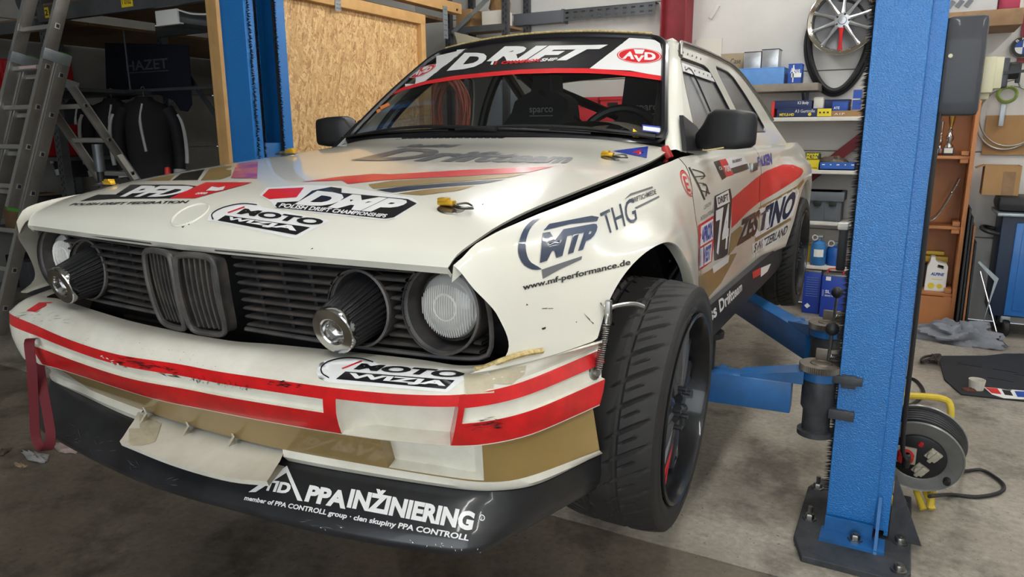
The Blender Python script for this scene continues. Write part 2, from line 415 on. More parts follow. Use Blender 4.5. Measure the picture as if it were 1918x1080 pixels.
# hanging fluorescent lamps
M_tube = pbr('lamp_tube', (1, 1, 1), .4, emit=((1, .99, .97), 63.))
M_lampw = pbr('lamp_housing', srgb(226, 226, 222), .4)
k = 0
for x, y, lb in ((-.9, 2.9, 'above the car boot near the partition'), (.9, -2.4, 'above the floor before the car bumper'), (1.0, .3, 'above the car bonnet'), (1.0, 3.0, 'above the car boot near the wall shelves'), (2.9, -2.4, 'above the open floor by the front opening'), (2.9, .3, 'above the floor beside the cable reel'), (2.9, 3.0, 'above the blue tool cart')):
    if True:
        L_ = thing('ceiling_lamp', 'white fluorescent batten lamp hanging '+lb, 'lamp', (x, y, 3.25))
        build('lamp_housing', MB().box((x, y, 3.30), (.16, 1.6, .07), bev=.01), M_lampw, L_)
        for dx in (-.04, .04): build('tube', MB().cyl((x+dx, y-.76, 3.245), (x+dx, y+.76, 3.245), .015, 10), M_tube, L_)
        for dy in (-.6, .6): build('hanger', MB().cyl((x, y+dy, 3.33), (x, y+dy, HC), .004, 6), M_black, L_)

def text_y(name, body, x0, x1, z0, z1, y, mat, parent, bold=.02, shear=0.):
    """lettering on a face that looks towards -Y"""
    v, f, a = text2d(body, bold, shear); mb = MB(); mb.add([(x0+(x1-x0)*p, y, z0+(z1-z0)*q) for p, q in v], f)
    return build(name, mb, mat, parent, smooth=0, recalc=False)
def pxr(u0, v0, u1, v1, y):
    """x range and z range of a photo rectangle on the plane Y = y"""
    um, vm = (u0+u1)/2, (v0+v1)/2
    return ony(u0, vm, y)[0], ony(u1, vm, y)[0], ony(um, v1, y)[2], ony(um, v0, y)[2]

# ------------------------------------------------------------------ shelves on the back wall
YS_ = 4.28
def shelf(px, label, mat, thick, x0=None, x1=None, bracket=True):
    a, b_, z0, z1 = pxr(*px, YS_); a = x0 if x0 is not None else a; b_ = x1 if x1 is not None else b_
    zt = z1
    s = thing('wall_shelf', label, 'shelf', ((a+b_)/2, 4.44, zt-thick))
    build('board', MB().box(((a+b_)/2, (YS_+YB-.002)/2, zt-thick/2), (b_-a, YB-.002-YS_, thick), bev=.003), mat, s)
    if bracket:
        for x in (a+.12*(b_-a), b_-.12*(b_-a)):
            mb = MB(); mb.box((x, YB-.012, zt-thick-.10), (.025, .02, .2)); mb.bar((x, YB-.02, zt-thick-.19), (x, YS_+.05, zt-thick-.01), .02, .012); build('bracket', mb, M_rackst, s)
    return zt
zS1 = shelf((1375, 157, 1532, 171), 'grey weathered wooden wall shelf carrying the long blue box', M_shelfwood, .055, x0=-.25)
zS2 = shelf((1432, 219, 1612, 228), 'white wall shelf carrying the row of spare part cartons', M_shelfw, .03, x0=.10, x1=1.16)
zS3 = shelf((1475, 318, 1600, 326), 'white wall shelf carrying the yellow green filter box', M_shelfw, .03, x0=.25, x1=1.16)
zS4 = shelf((1470, 414, 1580, 422), 'white wall shelf carrying the grey storage crate', M_shelfw, .028, x0=.25, x1=1.16)
zS5 = shelf((1470, 497, 1580, 504), 'white low wall shelf carrying gas bottles', M_shelfw, .028, x0=.25, x1=1.16)
def carton(px, zb, y, depth, label, mat, name='carton', cat='box', par=None, flap=True):
    x0, x1, z0, z1 = pxr(*px, y); z1 = max(z1, zb+.02)
    c = thing(name, label, cat, ((x0+x1)/2, y+depth/2, zb))
    build('box_body', MB().box(((x0+x1)/2, y+depth/2, (zb+z1)/2), (x1-x0, depth, z1-zb), bev=.002), mat, c)
    if flap: build('lid_edge', MB().box(((x0+x1)/2, y+depth/2, z1-.004), (x1-x0+.003, depth+.003, .006), bev=.001), mat, c)
    return c, x0, x1, z1
P_blue = pbr('carton_blue', srgb(36, 76, 160), .5, var=(20, .15)); P_dblue = pbr('carton_navy', srgb(30, 44, 84), .5); P_sil = pbr('foil_silver', srgb(200, 202, 204), .3, metal=.7, var=(12, .5, .15)); P_wht = pbr('carton_white', srgb(216, 212, 200), .6); P_yel = pbr('carton_yellow', srgb(226, 206, 50), .55); P_lblue = pbr('toolbox_blue', srgb(96, 148, 210), .45, var=(16, .35), col2=srgb(60, 100, 160)); P_grn = pbr('carton_green', srgb(60, 76, 40), .55); P_bluebin = pbr('bin_blue', srgb(40, 88, 170), .5); P_text = pbr('print_white', srgb(232, 232, 228), .6); P_textk = pbr('print_black', srgb(30, 30, 32), .6); P_red = pbr('carton_red', srgb(200, 46, 40), .5)
# shelf 1
c, a, b_, z1 = carton((1374, 127, 1468, 157), zS1, 4.30, .26, 'long light blue box on the weathered wooden shelf', P_lblue, 'long_box')
zt = z1
for px, l in (((1394, 98, 1425, 128), 'square silver foil box standing on the long blue box beside the cardboard sheet'), ((1427, 93, 1458, 127), 'square silver foil box with a slanted black lid on the long blue box')):
    c, a, b_, z1 = carton(px, zt, 4.36, .14, l, P_sil, 'foil_box')
    build('black_edge', MB().box(((a+b_)/2, 4.43, z1+.002), (b_-a+.006, .146, .006)), M_black, c)
c, a, b_, z1 = carton((1350, 100, 1392, 128), zt, 4.50, .02, 'handwritten brown cardboard sheet behind the silver boxes', pbr('card_pale', srgb(160, 146, 120), .85), 'cardboard_sheet', 'cardboard')
text_y('handwriting', 'Case', a+.08, b_-.02, z1-.08, z1-.04, 4.4985, P_textk, c, 0)
c, a, b_, z1 = carton((1476, 119, 1501, 156), zS1, 4.32, .12, 'upright dark blue carton with white print at the end of the wooden shelf', P_blue); text_y('print', 'Abus', a+.015, b_-.01, zS1+.075, zS1+.115, 4.3185, P_text, c); build('white_stripe', MB().box(((a+b_)/2-.01, 4.3185, (zS1+z1)/2), (.008, .002, z1-zS1-.02)), P_text, c); build('label', MB().box(((a+b_)/2+.012, 4.3185, zS1+.06), (.07, .002, .03)), P_text, c)
carton((1468, 139, 1478, 156), zS1, 4.34, .1, 'small navy carton between the long blue box and the upright blue carton', P_dblue)
# shelf 2
c, a, b_, z1 = carton((1455, 203, 1557, 219), zS2, 4.285, .12, 'long navy and yellow spare part carton with handwriting lying on the white shelf', P_dblue)
build('yellow_end', MB().box((a+.875*(b_-a), 4.284, (zS2+z1)/2), (.25*(b_-a), .003, z1-zS2-.008)), P_yel, c); text_y('print', 'MEYLE-HD', a+.02, a+.125, zS2+.010, zS2+.030, 4.2825, P_yel, c, .03); text_y('handwriting', 'A3 Gurtrolle', a+.13, a+.27, z1-.03, z1-.008, 4.2825, P_text, c, 0); build('yellow_seal', MB().cyl((a+.235, 4.285, zS2+.02), (a+.235, 4.2825, zS2+.02), .012, 14), P_yel, c)
for k in range(3): build('tick_mark', MB().box((a+(.80+.07*k)*(b_-a), 4.2815, (zS2+z1)/2), (.012, .002, .012)), P_textk, c)
zM = z1
c, a, b_, z1 = carton((1450, 188, 1520, 203), zM, 4.30, .14, 'long navy carton with white handwriting lying on the yellow ended carton', P_dblue); text_y('handwriting', 'K3 Body', a+.17, b_-.02, z1-.035, z1-.008, 4.2985, P_text, c, .01); 
c, a, b_, z1 = carton((1445, 190, 1450, 219), zS2, 4.28, .16, 'narrow red carton end standing at the left end of the part cartons', P_red)
carton((1524, 182, 1542, 203), zM, 4.34, .12, 'plain cream carton standing on the yellow ended carton', P_wht)
c, a, b_, z1 = carton((1557, 207, 1614, 219), zS2, 4.285, .14, 'flat brown cardboard carton with white writing on the white shelf', M_card); text_y('handwriting', 'A1P', a+.02, a+.09, zS2+.012, z1-.015, 4.2835, P_text, c, 0); zK = z1
carton((1543, 186, 1592, 207), zK, 4.42, .12, 'dark navy carton standing behind the small blue carton', P_dblue)
c, a, b_, z1 = carton((1559, 190, 1588, 207), zK, 4.30, .08, 'small bright blue carton on the brown carton', P_blue); text_y('print', 'ATE', a+.01, a+.05, zK+.012, zK+.03, 4.2985, P_text, c)
c, a, b_, z1 = carton((1597, 168, 1614, 207), zK, 4.30, .08, 'tall blue and white carton beside the lift post brushes', P_wht); build('blue_band', MB().box(((a+b_)/2, 4.2985, z1-.03), (b_-a-.002, .004, .06)), P_blue, c); build('blue_band', MB().box(((a+b_)/2, 4.2985, zK+.04), (b_-a-.002, .004, .07)), P_blue, c)
# shelf 3
c, a, b_, z1 = carton((1470, 299, 1507, 318), zS3, 4.29, .14, 'dark navy spare part carton beside the yellow green filter box', P_dblue); text_y('print', 'MEYLE', a+.04, b_-.02, zS3+.02, z1-.02, 4.2885, P_text, c, .03); build('white_edge', MB().box((b_-.006, 4.2885, (zS3+z1)/2), (.01, .003, z1-zS3-.004)), P_text, c)
c, a, b_, z1 = carton((1508, 286, 1534, 318), zS3, 4.29, .1, 'yellow and dark green filter box on the white shelf', P_yel); zz = zS3+.62*(z1-zS3); build('green_top', MB().box(((a+b_)/2, 4.339, (zz+z1)/2), (b_-a+.002, .104, z1-zz+.002)), P_grn, c); text_y('print', 'MANN', a+.008, b_-.008, zz+.026, zz+.046, 4.2855, P_yel, c, .05); text_y('print', 'FILTER', a+.008, b_-.008, zz+.004, zz+.022, 4.2855, P_yel, c, .05); text_y('print', 'W 719/30', a+.03, b_-.01, zS3+.008, zS3+.018, 4.2885, P_textk, c)
x0, x1, z0, z1 = pxr(1534, 304, 1602, 318, 4.28); t = thing('blue_tray', 'flat blue parts tray with a plastic bag in it on the white shelf', 'tray', ((x0+x1)/2, 4.36, zS3)); mb = MB()
for q in (((x0+x1)/2, 4.283, (x1-x0), .006), ((x0+x1)/2, 4.44, (x1-x0), .006)): mb.box((q[0], q[1], (zS3+z1)/2), (q[2], q[3], z1-zS3))
mb.box((x0+.003, 4.36, (zS3+z1)/2), (.006, .16, z1-zS3)); mb.box((x1-.003, 4.36, (zS3+z1)/2), (.006, .16, z1-zS3)); mb.box(((x0+x1)/2, 4.36, zS3+.004), (x1-x0, .16, .008)); build('tray_body', mb, P_bluebin, t)
for k in range(6): build('print', MB().box((x0+.03+k*.05, 4.2795, zS3+.04), (.02 if k % 2 == 0 else .01, .002, .008)), P_text, t)
def blob(c, size, seed, n=22, rough=.25, flat=True):
    """crumpled soft shape resting on z = c[2]"""
    r = random.Random(seed); ph = [(r.uniform(1, 5), r.uniform(1, 5), r.uniform(0, 6), r.uniform(0, 6)) for _ in range(7)]; mb = MB(); V = []; m = n//2
    for i in range(m+1):
        a = PI*i/m
        for j in range(n):
            t = 2*PI*j/n; d = sum(math.sin(p*math.cos(t)*2+q*math.sin(t)*2+s+a*3)*math.cos(q*a+w) for p, q, s, w in ph)/7
            k = 1+rough*d*2.2; z = math.cos(a)*k
            V.append((c[0]+size[0]*math.sin(a)*math.cos(t)*k, c[1]+size[1]*math.sin(a)*math.sin(t)*k, c[2]+max(0, size[2]*(z+.55))))
    mb.add(V, gridf(m+1, n, True)); return mb
M_bagb = pbr('bag_brown', srgb(96, 86, 76), .35, trans=.1, var=(30, .5)); tag(build('plastic_bag', blob(((x0+x1)/2-.03, 4.36, zS3+.01), (.10, .06, .055), 5), M_bagb), 'brownish plastic bag lying in the blue parts tray', 'bag')
# red diagonal brace behind the shelves
mb = MB(); p0 = ony(1500, 345, 4.53); p1 = ony(1622, 252, 4.53); mb.bar(p0, p1, .03, .075, (0, 0, 1)); tag(build('steel_brace', mb, M_redst, loc=p0), 'dark red diagonal steel brace on the back wall behind the shelves', 'brace')
# shelf 4: grey crate
P_crate = pbr('crate_grey', srgb(92, 98, 104), .55, var=(14, .2)); x0, x1, z0, z1 = pxr(1488, 359, 1580, 414, 4.29); t = thing('storage_crate', 'grey plastic storage crate with slots on the white shelf', 'crate', ((x0+x1)/2, 4.42, zS4))
mb = MB(); mb.box(((x0+x1)/2, 4.42, (zS4+z1)/2), (x1-x0-.03, .25, z1-zS4), bev=.012); build('crate_body', mb, P_crate, t); build('crate_rim', MB().box(((x0+x1)/2, 4.42, z1-.035), (x1-x0, .28, .07), bev=.006), P_crate, t)
for k in range(3): build('slot', MB().box((x0+.06+k*.105, 4.279, z1-.085-.002), (.05, .03, .032), bev=.004), M_dark0 if False else M_black, t)
build('rib_panel', MB().box((x0+.26, 4.294, zS4+.07), (.09, .008, .12), bev=.002), P_crate, t)
# shelf 5: gas bottles
def gas(px, label, col, y=4.36):
    x0, x1, z0, z1 = pxr(*px, y); r = (x1-x0)/2; c = (x0+x1)/2; h = z1-zS5; t = thing('gas_bottle', label, 'gas bottle', (c, y, zS5))
    build('bottle_body', MB().lathe([(1e-4, 0), (r*.9, 0), (r, .015), (r, h*.62), (r*.85, h*.75), (r*.35, h*.82), (r*.3, h*.84), (1e-4, h*.84)], (c, y, zS5+.0005), (0, 0, 1), 24), col, t)
    mb = MB(); mb.cyl((c, y, zS5+h*.82), (c, y, zS5+h*.93), r*.22, 10); mb.cyl((c-.02, y, zS5+h*.93), (c+.03, y-.01, zS5+h*.96), .012, 8); build('valve', mb, M_galv, t)
    mb = MB(); mb.lathe([(r*.28, -.008), (r*.38, -.008), (r*.38, .008), (r*.28, .008)], (c-r*.5, y-.03, zS5+h*.93), (.3, -1, 0), 16); build('valve_ring', mb, P_wht, t)
    return t, c, r, h
P_gb = pbr('gas_blue', srgb(46, 112, 170), .4, var=(16, .25)); P_gy = pbr('gas_yellow', srgb(214, 180, 44), .45, var=(16, .3)); P_gb2 = pbr('gas_blue_deep', srgb(28, 84, 160), .4, var=(16, .2))
gas((1498, 448, 1524, 497), 'yellow gas bottle on the low shelf behind the rear tyre', P_gy, 4.45); t, c, r, h = gas((1518, 440, 1548, 497), 'light blue gas bottle with a label and white valve ring on the low shelf', P_gb, 4.33)
build('bottle_label', MB().lathe([(r+.001, h*.30), (r+.001, h*.55)], (c, 4.33, zS5), (0, 0, 1), 8, 0, PI*.35+PI*.0, PI*.75), P_text, t)
gas((1547, 452, 1582, 497), 'deep blue gas bottle on the low shelf next to the lift post', P_gb2, 4.38)
# cans on the floor
def can(px, y, label, seed):
    x0, x1, z0, z1 = pxr(*px, y); w_ = x1-x0; t = thing('fluid_can', label, 'can', ((x0+x1)/2, y+w_*.4, 0)); z1 = z1-0.
    build('can_body', MB().box(((x0+x1)/2, y+w_*.4, z1*.46+.001), (w_, w_*.8, z1*.92), bev=.008), pbr('can_blue', srgb(30, 62, 158), .35, var=(10, .15)) if 'can_blue' not in MATS else MATS['can_blue'], t)
    build('can_top', MB().box(((x0+x1)/2, y+w_*.4, z1*.935), (w_*.94, w_*.74, z1*.05), bev=.004), M_steel, t)
    mb = MB(); c = ((x0+x1)/2, y+w_*.4, z1*.96); mb.tube(crv([(c[0]-w_*.3, c[1], c[2]-.01), (c[0]-w_*.28, c[1], c[2]+.03), (c[0]+w_*.28, c[1], c[2]+.03), (c[0]+w_*.3, c[1], c[2]-.01)], 14), .006, 6); build('handle', mb, P_red, t)
    return t, x0, x1, z1
M_steel = pbr('steel', srgb(150, 148, 144), .35, metal=1., var=(40, .4))
t, a, b_, z1 = can((1504, 503, 1537, 582), 4.24, 'blue metal fluid can with small print beside the rear tyre', 1); build('emblem', MB().box((a+.04, 4.2385, .06), (.03, .002, .03), rot=Matrix.Rotation(PI/4, 3, 'Y')), P_text, t)
for k in range(9): build('print_line', MB().box(((a+b_)/2, 4.2385, .14+k*.018), ((b_-a)*.7, .002, .003)), pbr('print_pale', srgb(110, 130, 190), .5) if 'print_pale' not in MATS else MATS['print_pale'], t)
t, a, b_, z1 = can((1537, 511, 1584, 592), 4.16, 'blue metal fluid can with pale lettering in front beside the lift post', 2); text_y('print', 'ATE', b_-.06, b_-.02, .03, .05, 4.1585, P_text, t); text_y('print', 'SL', a+.03, a+.065, .19, .215, 4.1585, P_text, t); text_y('print', 'BRAKE FLUID', a+.03, a+.11, .165, .178, 4.1585, P_text, t); build('white_shield', MB().box((a+.045, 4.1585, z1*.87), (.035, .002, .03)), P_text, t); build('print_bar', MB().box((a+.015, 4.1585, .19), (.012, .002, .05)), MATS['print_pale'], t)
# ------------------------------------------------------------------ hanging on the back wall
# slotted rail and grey duct
x0, x1, z0, z1 = pxr(1055, 12, 1227, 32, 4.50); zc = (z0+z1)/2; H_ = .095
t = thing('slotted_rail', 'dark slotted steel rail fixed along the back wall beside the red column', 'rail', ((x0+x1)/2, 4.55, zc-H_/2)); holes = []
n_ = 11
for k in range(n_):
    xc = x0+.04+(x1-x0-.08)*k/(n_-1)
    for dz in (-.02, .022): holes.append([(xc-.017, zc+dz-.007), (xc-.017, zc+dz+.007), (xc+.017, zc+dz+.007), (xc+.017, zc+dz-.007)])
mb = MB(); mb.prism([(x0, zc-H_/2), (x1, zc-H_/2), (x1, zc+H_/2), (x0, zc+H_/2)], lambda a, b_: (a, 4.50, b_), (0, .004, 0), holes=holes); build('rail_face', mb, M_rackst, t); build('rail_flange', MB().box(((x0+x1)/2, 4.55, zc+H_/2), (x1-x0, .10, .004)), M_rackst, t)
xa, xb_, z0, z1 = pxr(962, 28, 1052, 50, 4.50); mb = MB(); mb.box(((xa+xb_)/2, 4.55, zc), (xb_-xa, .10, .10), bev=.004); mb.box((xb_+.008, 4.55, zc), (.02, .11, .115)); tag(build('cable_duct', mb, pbr('duct_grey', srgb(92, 96, 102), .5)), 'plain grey cable duct on the back wall continuing the slotted rail', 'cable duct')
# spare rim with a red spoke, hung on a peg with black hoses
wc = ony(1578, 38, 4.44); R_w = .245; t = thing('spare_rim', 'silver multi spoke rim with one red spoke hanging on the back wall', 'wheel rim', (wc[0], 4.53, wc[2]-R_w)); ax = (0, -1, 0)
M_rims = pbr('rim_silver', srgb(176, 178, 180), .3, metal=.8, var=(12, .3)); M_rimp = pbr('rim_polished', srgb(226, 224, 214), .15, metal=1.)
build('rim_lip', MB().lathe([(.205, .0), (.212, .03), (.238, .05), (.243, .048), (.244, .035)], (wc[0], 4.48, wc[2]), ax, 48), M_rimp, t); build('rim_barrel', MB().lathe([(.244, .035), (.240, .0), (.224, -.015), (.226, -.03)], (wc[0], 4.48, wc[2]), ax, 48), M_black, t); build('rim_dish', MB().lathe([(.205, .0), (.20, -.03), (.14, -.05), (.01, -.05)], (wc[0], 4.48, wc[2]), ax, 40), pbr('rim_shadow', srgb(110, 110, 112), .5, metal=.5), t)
for k in range(10):
    a = 2*PI*k/10+.27; pts = [(wc[0]+r*math.cos(a+dd), 4.452-.012*(1-r/.2)+.02*(r/.2)**3, wc[2]+r*math.sin(a+dd)) for r, dd in ((.05, 0), (.09, .01), (.14, .02), (.205, .03))]
    build('spoke', MB().tube(crv(pts, 10), [.019, .017, .015, .014, .013, .012, .012, .013, .015, .018], 8), M_sredw if False else (pbr('spoke_red', srgb(190, 40, 44), .4) if 'spoke_red' not in MATS else MATS['spoke_red']) if k == 7 else M_rims, t)
build('hub', MB().lathe([(1e-4, .022), (.026, .02), (.03, .012), (.055, .01), (.062, -.02)], (wc[0], 4.45, wc[2]), ax, 28), M_rims, t)
for k in range(5): a = 2*PI*k/5; build('bolt_hole', MB().cyl((wc[0]+.044*math.cos(a), 4.452, wc[2]+.044*math.sin(a)), (wc[0]+.044*math.cos(a), 4.4385, wc[2]+.044*math.sin(a)), .008, 10), M_black, t)
for k in range(20): a = 2*PI*k/20; build('rim_bolt', MB().sphere((wc[0]+.209*math.cos(a), 4.446, wc[2]+.209*math.sin(a)), .0065, 8), M_rimp, t)
build('wall_peg', MB().cyl((wc[0], 4.598, wc[2]+.0), (wc[0], 4.46, wc[2]+.0), .012, 10), M_black, t)
for k, (rx, rz, y, dz) in enumerate(((.225, .335, 4.579, -.12), (.200, .325, 4.541, -.10))):
    a = np.linspace(0, 2*PI, 60, endpoint=False); c = ony(1572, 60, y); ang = .12*(1 if k else -.5)
    P = [(c[0]+rx*math.cos(t_)*1.0+.02*math.sin(2*t_), y, c[2]+dz+rz*math.sin(t_)) for t_ in a]; tag(build('rubber_hose', MB().tube(P, .0185, 8, closed=True), pbr('hose_black', srgb(34, 34, 36), .55) if 'hose_black' not in MATS else MATS['hose_black']), ('thick black hose loop hanging close to the wall behind the spare rim', 'black hose loop hanging in front of the other hose below the spare rim')[k], 'hose')
# small socket box and switch
p = ony(1338, 22, 4.59); tag(build('wall_fitting', MB().bar(p-(.03, 0, .05), p+(.03, 0, .05), .03, .03, bev=.005), M_shelfw), 'small tilted grey fitting screwed to the wall right of the red column', 'fitting')
x0, x1, z0, z1 = pxr(1303, 74, 1352, 100, 4.59); tag(build('wall_notice', MB().box(((x0+x1)/2, 4.592, (z0+z1)/2-.02), (x1-x0, .012, .16)), P_wht), 'pale blank notice board on the wall above the silver boxes', 'notice')
# ================================================================== the car
M_white = pbr('paint_cream', srgb(229, 227, 214), .28, coat=.9, var=(5, .14, .2), col2=srgb(196, 192, 172))
M_white2 = pbr('paint_cream_bumper', srgb(229, 226, 213), .35, coat=.5, var=(14, .3, .16), col2=srgb(176, 168, 146))
M_red = pbr('paint_red', srgb(214, 26, 30), .32, coat=.5, var=(22, .35, .14), col2=srgb(120, 14, 18))
M_gold = pbr('paint_gold', srgb(158, 132, 80), .38, metal=.25, coat=.4, var=(6, .2))
M_blk = pbr('plastic_black', srgb(28, 28, 30), .5, var=(30, .4), bump=(160, .12, .001))
M_blk2 = pbr('plastic_black_dusty', srgb(50, 50, 52), .45, var=(18, .5, .16), col2=srgb(104, 96, 88))
M_split = pbr('splitter_black', srgb(22, 23, 26), .33, coat=.3, var=(9, .5, .2), col2=srgb(54, 55, 58), bump=(22, .2, .002))
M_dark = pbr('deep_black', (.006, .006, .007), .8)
M_rubber = pbr('tyre_rubber', srgb(30, 29, 29), .68, var=(14, .5, .2), col2=srgb(50, 46, 42), bump=(240, .25, .001))
M_rimblk = pbr('rim_black', srgb(30, 31, 33), .3, metal=.4, coat=.4); M_spoke = pbr('spoke_black', srgb(66, 67, 71), .3, metal=.5, coat=.4)
M_chrome = pbr('chrome', srgb(214, 214, 214), .12, metal=1., var=(16, .4, .2), col2=srgb(150, 148, 142))
M_steel = pbr('steel', srgb(150, 148, 144), .35, metal=1., var=(40, .4))
M_brass = pbr('brass_yellow', srgb(206, 160, 44), .35, metal=.6)
M_ink = pbr('sticker_black', srgb(22, 22, 26), .3, coat=.4)
M_navy = pbr('sticker_navy', srgb(24, 40, 66), .3, coat=.4)
M_swhite = pbr('sticker_white', srgb(232, 232, 230), .3, coat=.4)
M_sred = pbr('sticker_red', srgb(208, 34, 40), .3, coat=.4)
M_sblue = pbr('sticker_blue', srgb(44, 66, 160), .3, coat=.4)
M_sgrey = pbr('sticker_grey', srgb(90, 92, 96), .35, coat=.4)
M_syel = pbr('sticker_yellow', srgb(232, 190, 40), .35, coat=.4)
M_purple = pbr('sticker_purple', srgb(150, 60, 130), .3, coat=.4, var=(14, .8, .1), col2=srgb(220, 120, 80))
M_seat = pbr('seat_fabric', srgb(46, 47, 51), .85, sheen=.2, bump=(300, .2, .001))
M_dash = pbr('dash_flock', srgb(84, 76, 68), .9, var=(30, .3))
M_cage = pbr('cage_black', srgb(30, 31, 33), .4)
def glass(name, tint=(.9, .93, .92), mixw=.12, gl=.02):
    m = bpy.data.materials.new(name); m.use_nodes = True; nt = m.node_tree; nt.nodes.remove(nt.nodes['Principled BSDF'])
    out = nt.nodes['Material Output']; t = _n(nt, 'ShaderNodeBsdfTransparent'); t.inputs[0].default_value = tuple(tint)+(1,)
    g = _n(nt, 'ShaderNodeBsdfGlossy'); g.inputs[1].default_value = gl; lw = _n(nt, 'ShaderNodeLayerWeight'); lw.inputs[0].default_value = .5
    pw = _n(nt, 'ShaderNodeMath', operation='POWER'); pw.inputs[1].default_value = 4.; ad = _n(nt, 'ShaderNodeMath', operation='MULTIPLY_ADD'); ad.inputs[1].default_value = .6; ad.inputs[2].default_value = .045+mixw
    nt.links.new(lw.outputs['Facing'], pw.inputs[0]); nt.links.new(pw.outputs[0], ad.inputs[0]); mx = _n(nt, 'ShaderNodeMixShader')
    nt.links.new(ad.outputs[0], mx.inputs[0]); nt.links.new(t.outputs[0], mx.inputs[1]); nt.links.new(g.outputs[0], mx.inputs[2]); nt.links.new(mx.outputs[0], out.inputs[0])
    return m
M_glass = glass('windscreen_glass', (.86, .89, .88), .0)
M_poly = glass('side_polycarbonate', (.74, .80, .88), .30, .22)

car = thing('race_car', 'cream race car with red and gold stripes and sponsor stickers raised on the blue lift', 'car', (0, 0, .445))
def H(u, v, x=None, y=None, z=None):
    """photo pixel to hub space on a plane"""
    if x is not None: return on(0, u, v, x, True)
    if y is not None: return on(1, u, v, y, True)
    return on(2, u, v, z, True)
def cp(name, mb, mat, parent=None, **k):
    return build(name, mb, mat, parent or car, hub=True, **k)

# ---------------------------------------------------------------- hood
_ze = spl([0, .012, .03, .06, .12, .25, .48, .78, 1.02, 1.10, 1.2], [.428, .447, .459, .470, .485, .503, .523, .548, .570, .582, .60])
_cr = spl([0, .05, .15, .3, .8, 1.1, 1.2], [.002, .014, .036, .046, .052, .046, .044])
def lipY(X): return -.676+.044*(abs(X)/.65)**1.6
def rearY(X): return .46+.085*(abs(X)/.65)**2
def hood_z(X, d): return _ze(d)+_cr(d)*(1-np.minimum(1, abs(X)/.668)**4)
def hood_edge(d): return .638+.026*(1-math.exp(-d/.03))-.05*max(0, (d-1.1)/.1)**2
mb = MB(); rows = []
ds = np.r_[0, .006, .012, .02, .03, .045, .06, .09, .12, np.linspace(.16, 1.0, 22)]
us = np.sign(np.linspace(-1, 1, 45))*(1-(1-abs(np.linspace(-1, 1, 45)))**1.15)
lip = []
for t in ds:
    r = []
    for u_ in us:
        xe = hood_edge(t*1.15); X = u_*xe; L = rearY(X)-lipY(X); d = t*L
        r.append((X, lipY(X)+d, float(hood_z(X, d))))
    e0 = np.array(r[0]); e1 = np.array(r[-1])
    rows.append([e0+(0.003, 0, -.006)]+r+[e1+(-.003, 0, -.006)])
P = np.array(rows); first = P[0].copy()+(0, .012, -.014); P = np.concatenate([first[None], P])
mb.grid(P)
hood = cp('hood', mb, M_white, smooth=60); hood['label'] = 'cream hood with drift stickers and yellow pins'
# underside so the hood has thickness
mb = MB(); Q = P[1:, 1:-1].copy(); Q[..., 2] -= .016; Q[..., 0] *= .985; Q[0, :, 1] += .02; mb.grid(Q); cp('hood_inner_panel', mb, M_dark, hood)

# ---------------------------------------------------------------- left/right body sides
_zt = spl([-.66, -.64, -.61, -.44, -.22, .07, .42, .55, 1.1, 1.75, 2.3, 2.7, 3.2, 3.45], [.425, .444, .468, .493, .510, .532, .563, .575, .581, .584, .584, .580, .572, .560])
_D = [0, .01, .03, .07, .12, .18, .26, .36, .5, .65]
_YS = [-.66, -.62, -.57, -.48, -.33, -.05, .22, .38, .50, .60, 1.1, 1.7, 2.0, 2.3, 2.57, 2.85, 3.15, 3.42]
_XT = [[.650, .657, .664, .672, .678, .68, .68, .675, .67, .67],
       [.676, .684, .693, .703, .709, .711, .709, .70, .69, .69],
       [.684, .694, .707, .722, .731, .736, .737, .735, .73, .73],
       [.688, .700, .717, .738, .753, .765, .775, .778, .77, .77],
       [.690, .703, .722, .748, .772, .793, .812, .818, .81, .80],
       [.690, .704, .724, .754, .829, .848, .853, .853, .84, .83],
       [.692, .705, .725, .752, .786, .812, .832, .838, .83, .82],
       [.697, .708, .726, .745, .760, .779, .802, .815, .80, .78],
       [.702, .713, .729, .743, .752, .764, .780, .788, .772, .75],
       [.705, .716, .731, .743, .750, .757, .764, .766, .757, .74],
       [.708, .719, .733, .745, .752, .756, .760, .760, .752, .737],
       [.708, .719, .733, .745, .752, .756, .758, .757, .750, .738],
       [.704, .716, .731, .744, .774, .786, .790, .788, .772, .75],
       [.700, .714, .730, .744, .806, .820, .825, .824, .81, .80],
       [.698, .713, .729, .743, .815, .828, .830, .827, .82, .81],
       [.694, .709, .725, .740, .804, .818, .822, .818, .81, .80],
       [.688, .700, .718, .738, .754, .763, .767, .764, .758, .75],
       [.620, .636, .655, .676, .688, .693, .694, .690, .685, .68]]
_SX = spl(_YS, _XT)
_dd = np.array(_D)
def side_x(Y, Z):
    d = float(_zt(Y))-Z
    return float(spl(_D, _SX(Y))(max(0, d)))
def arch(Y, yc, r, zmin):
    q = r*r-(Y-yc)**2
    return math.sqrt(q) if q > 0 and math.sqrt(q) > zmin else None
def zbot(Y):
    z = .253 if Y < -.34 else (.075 if Y < 3.0 else .12)
    for yc, r, zc in ((-.05, .402, 0), (2.57, .385, 0)):
        q = r*r-(Y-yc)**2
        if q > 0: z = max(z, zc+math.sqrt(q)) if not (Y < -.34) else max(z, math.sqrt(q))
    return z
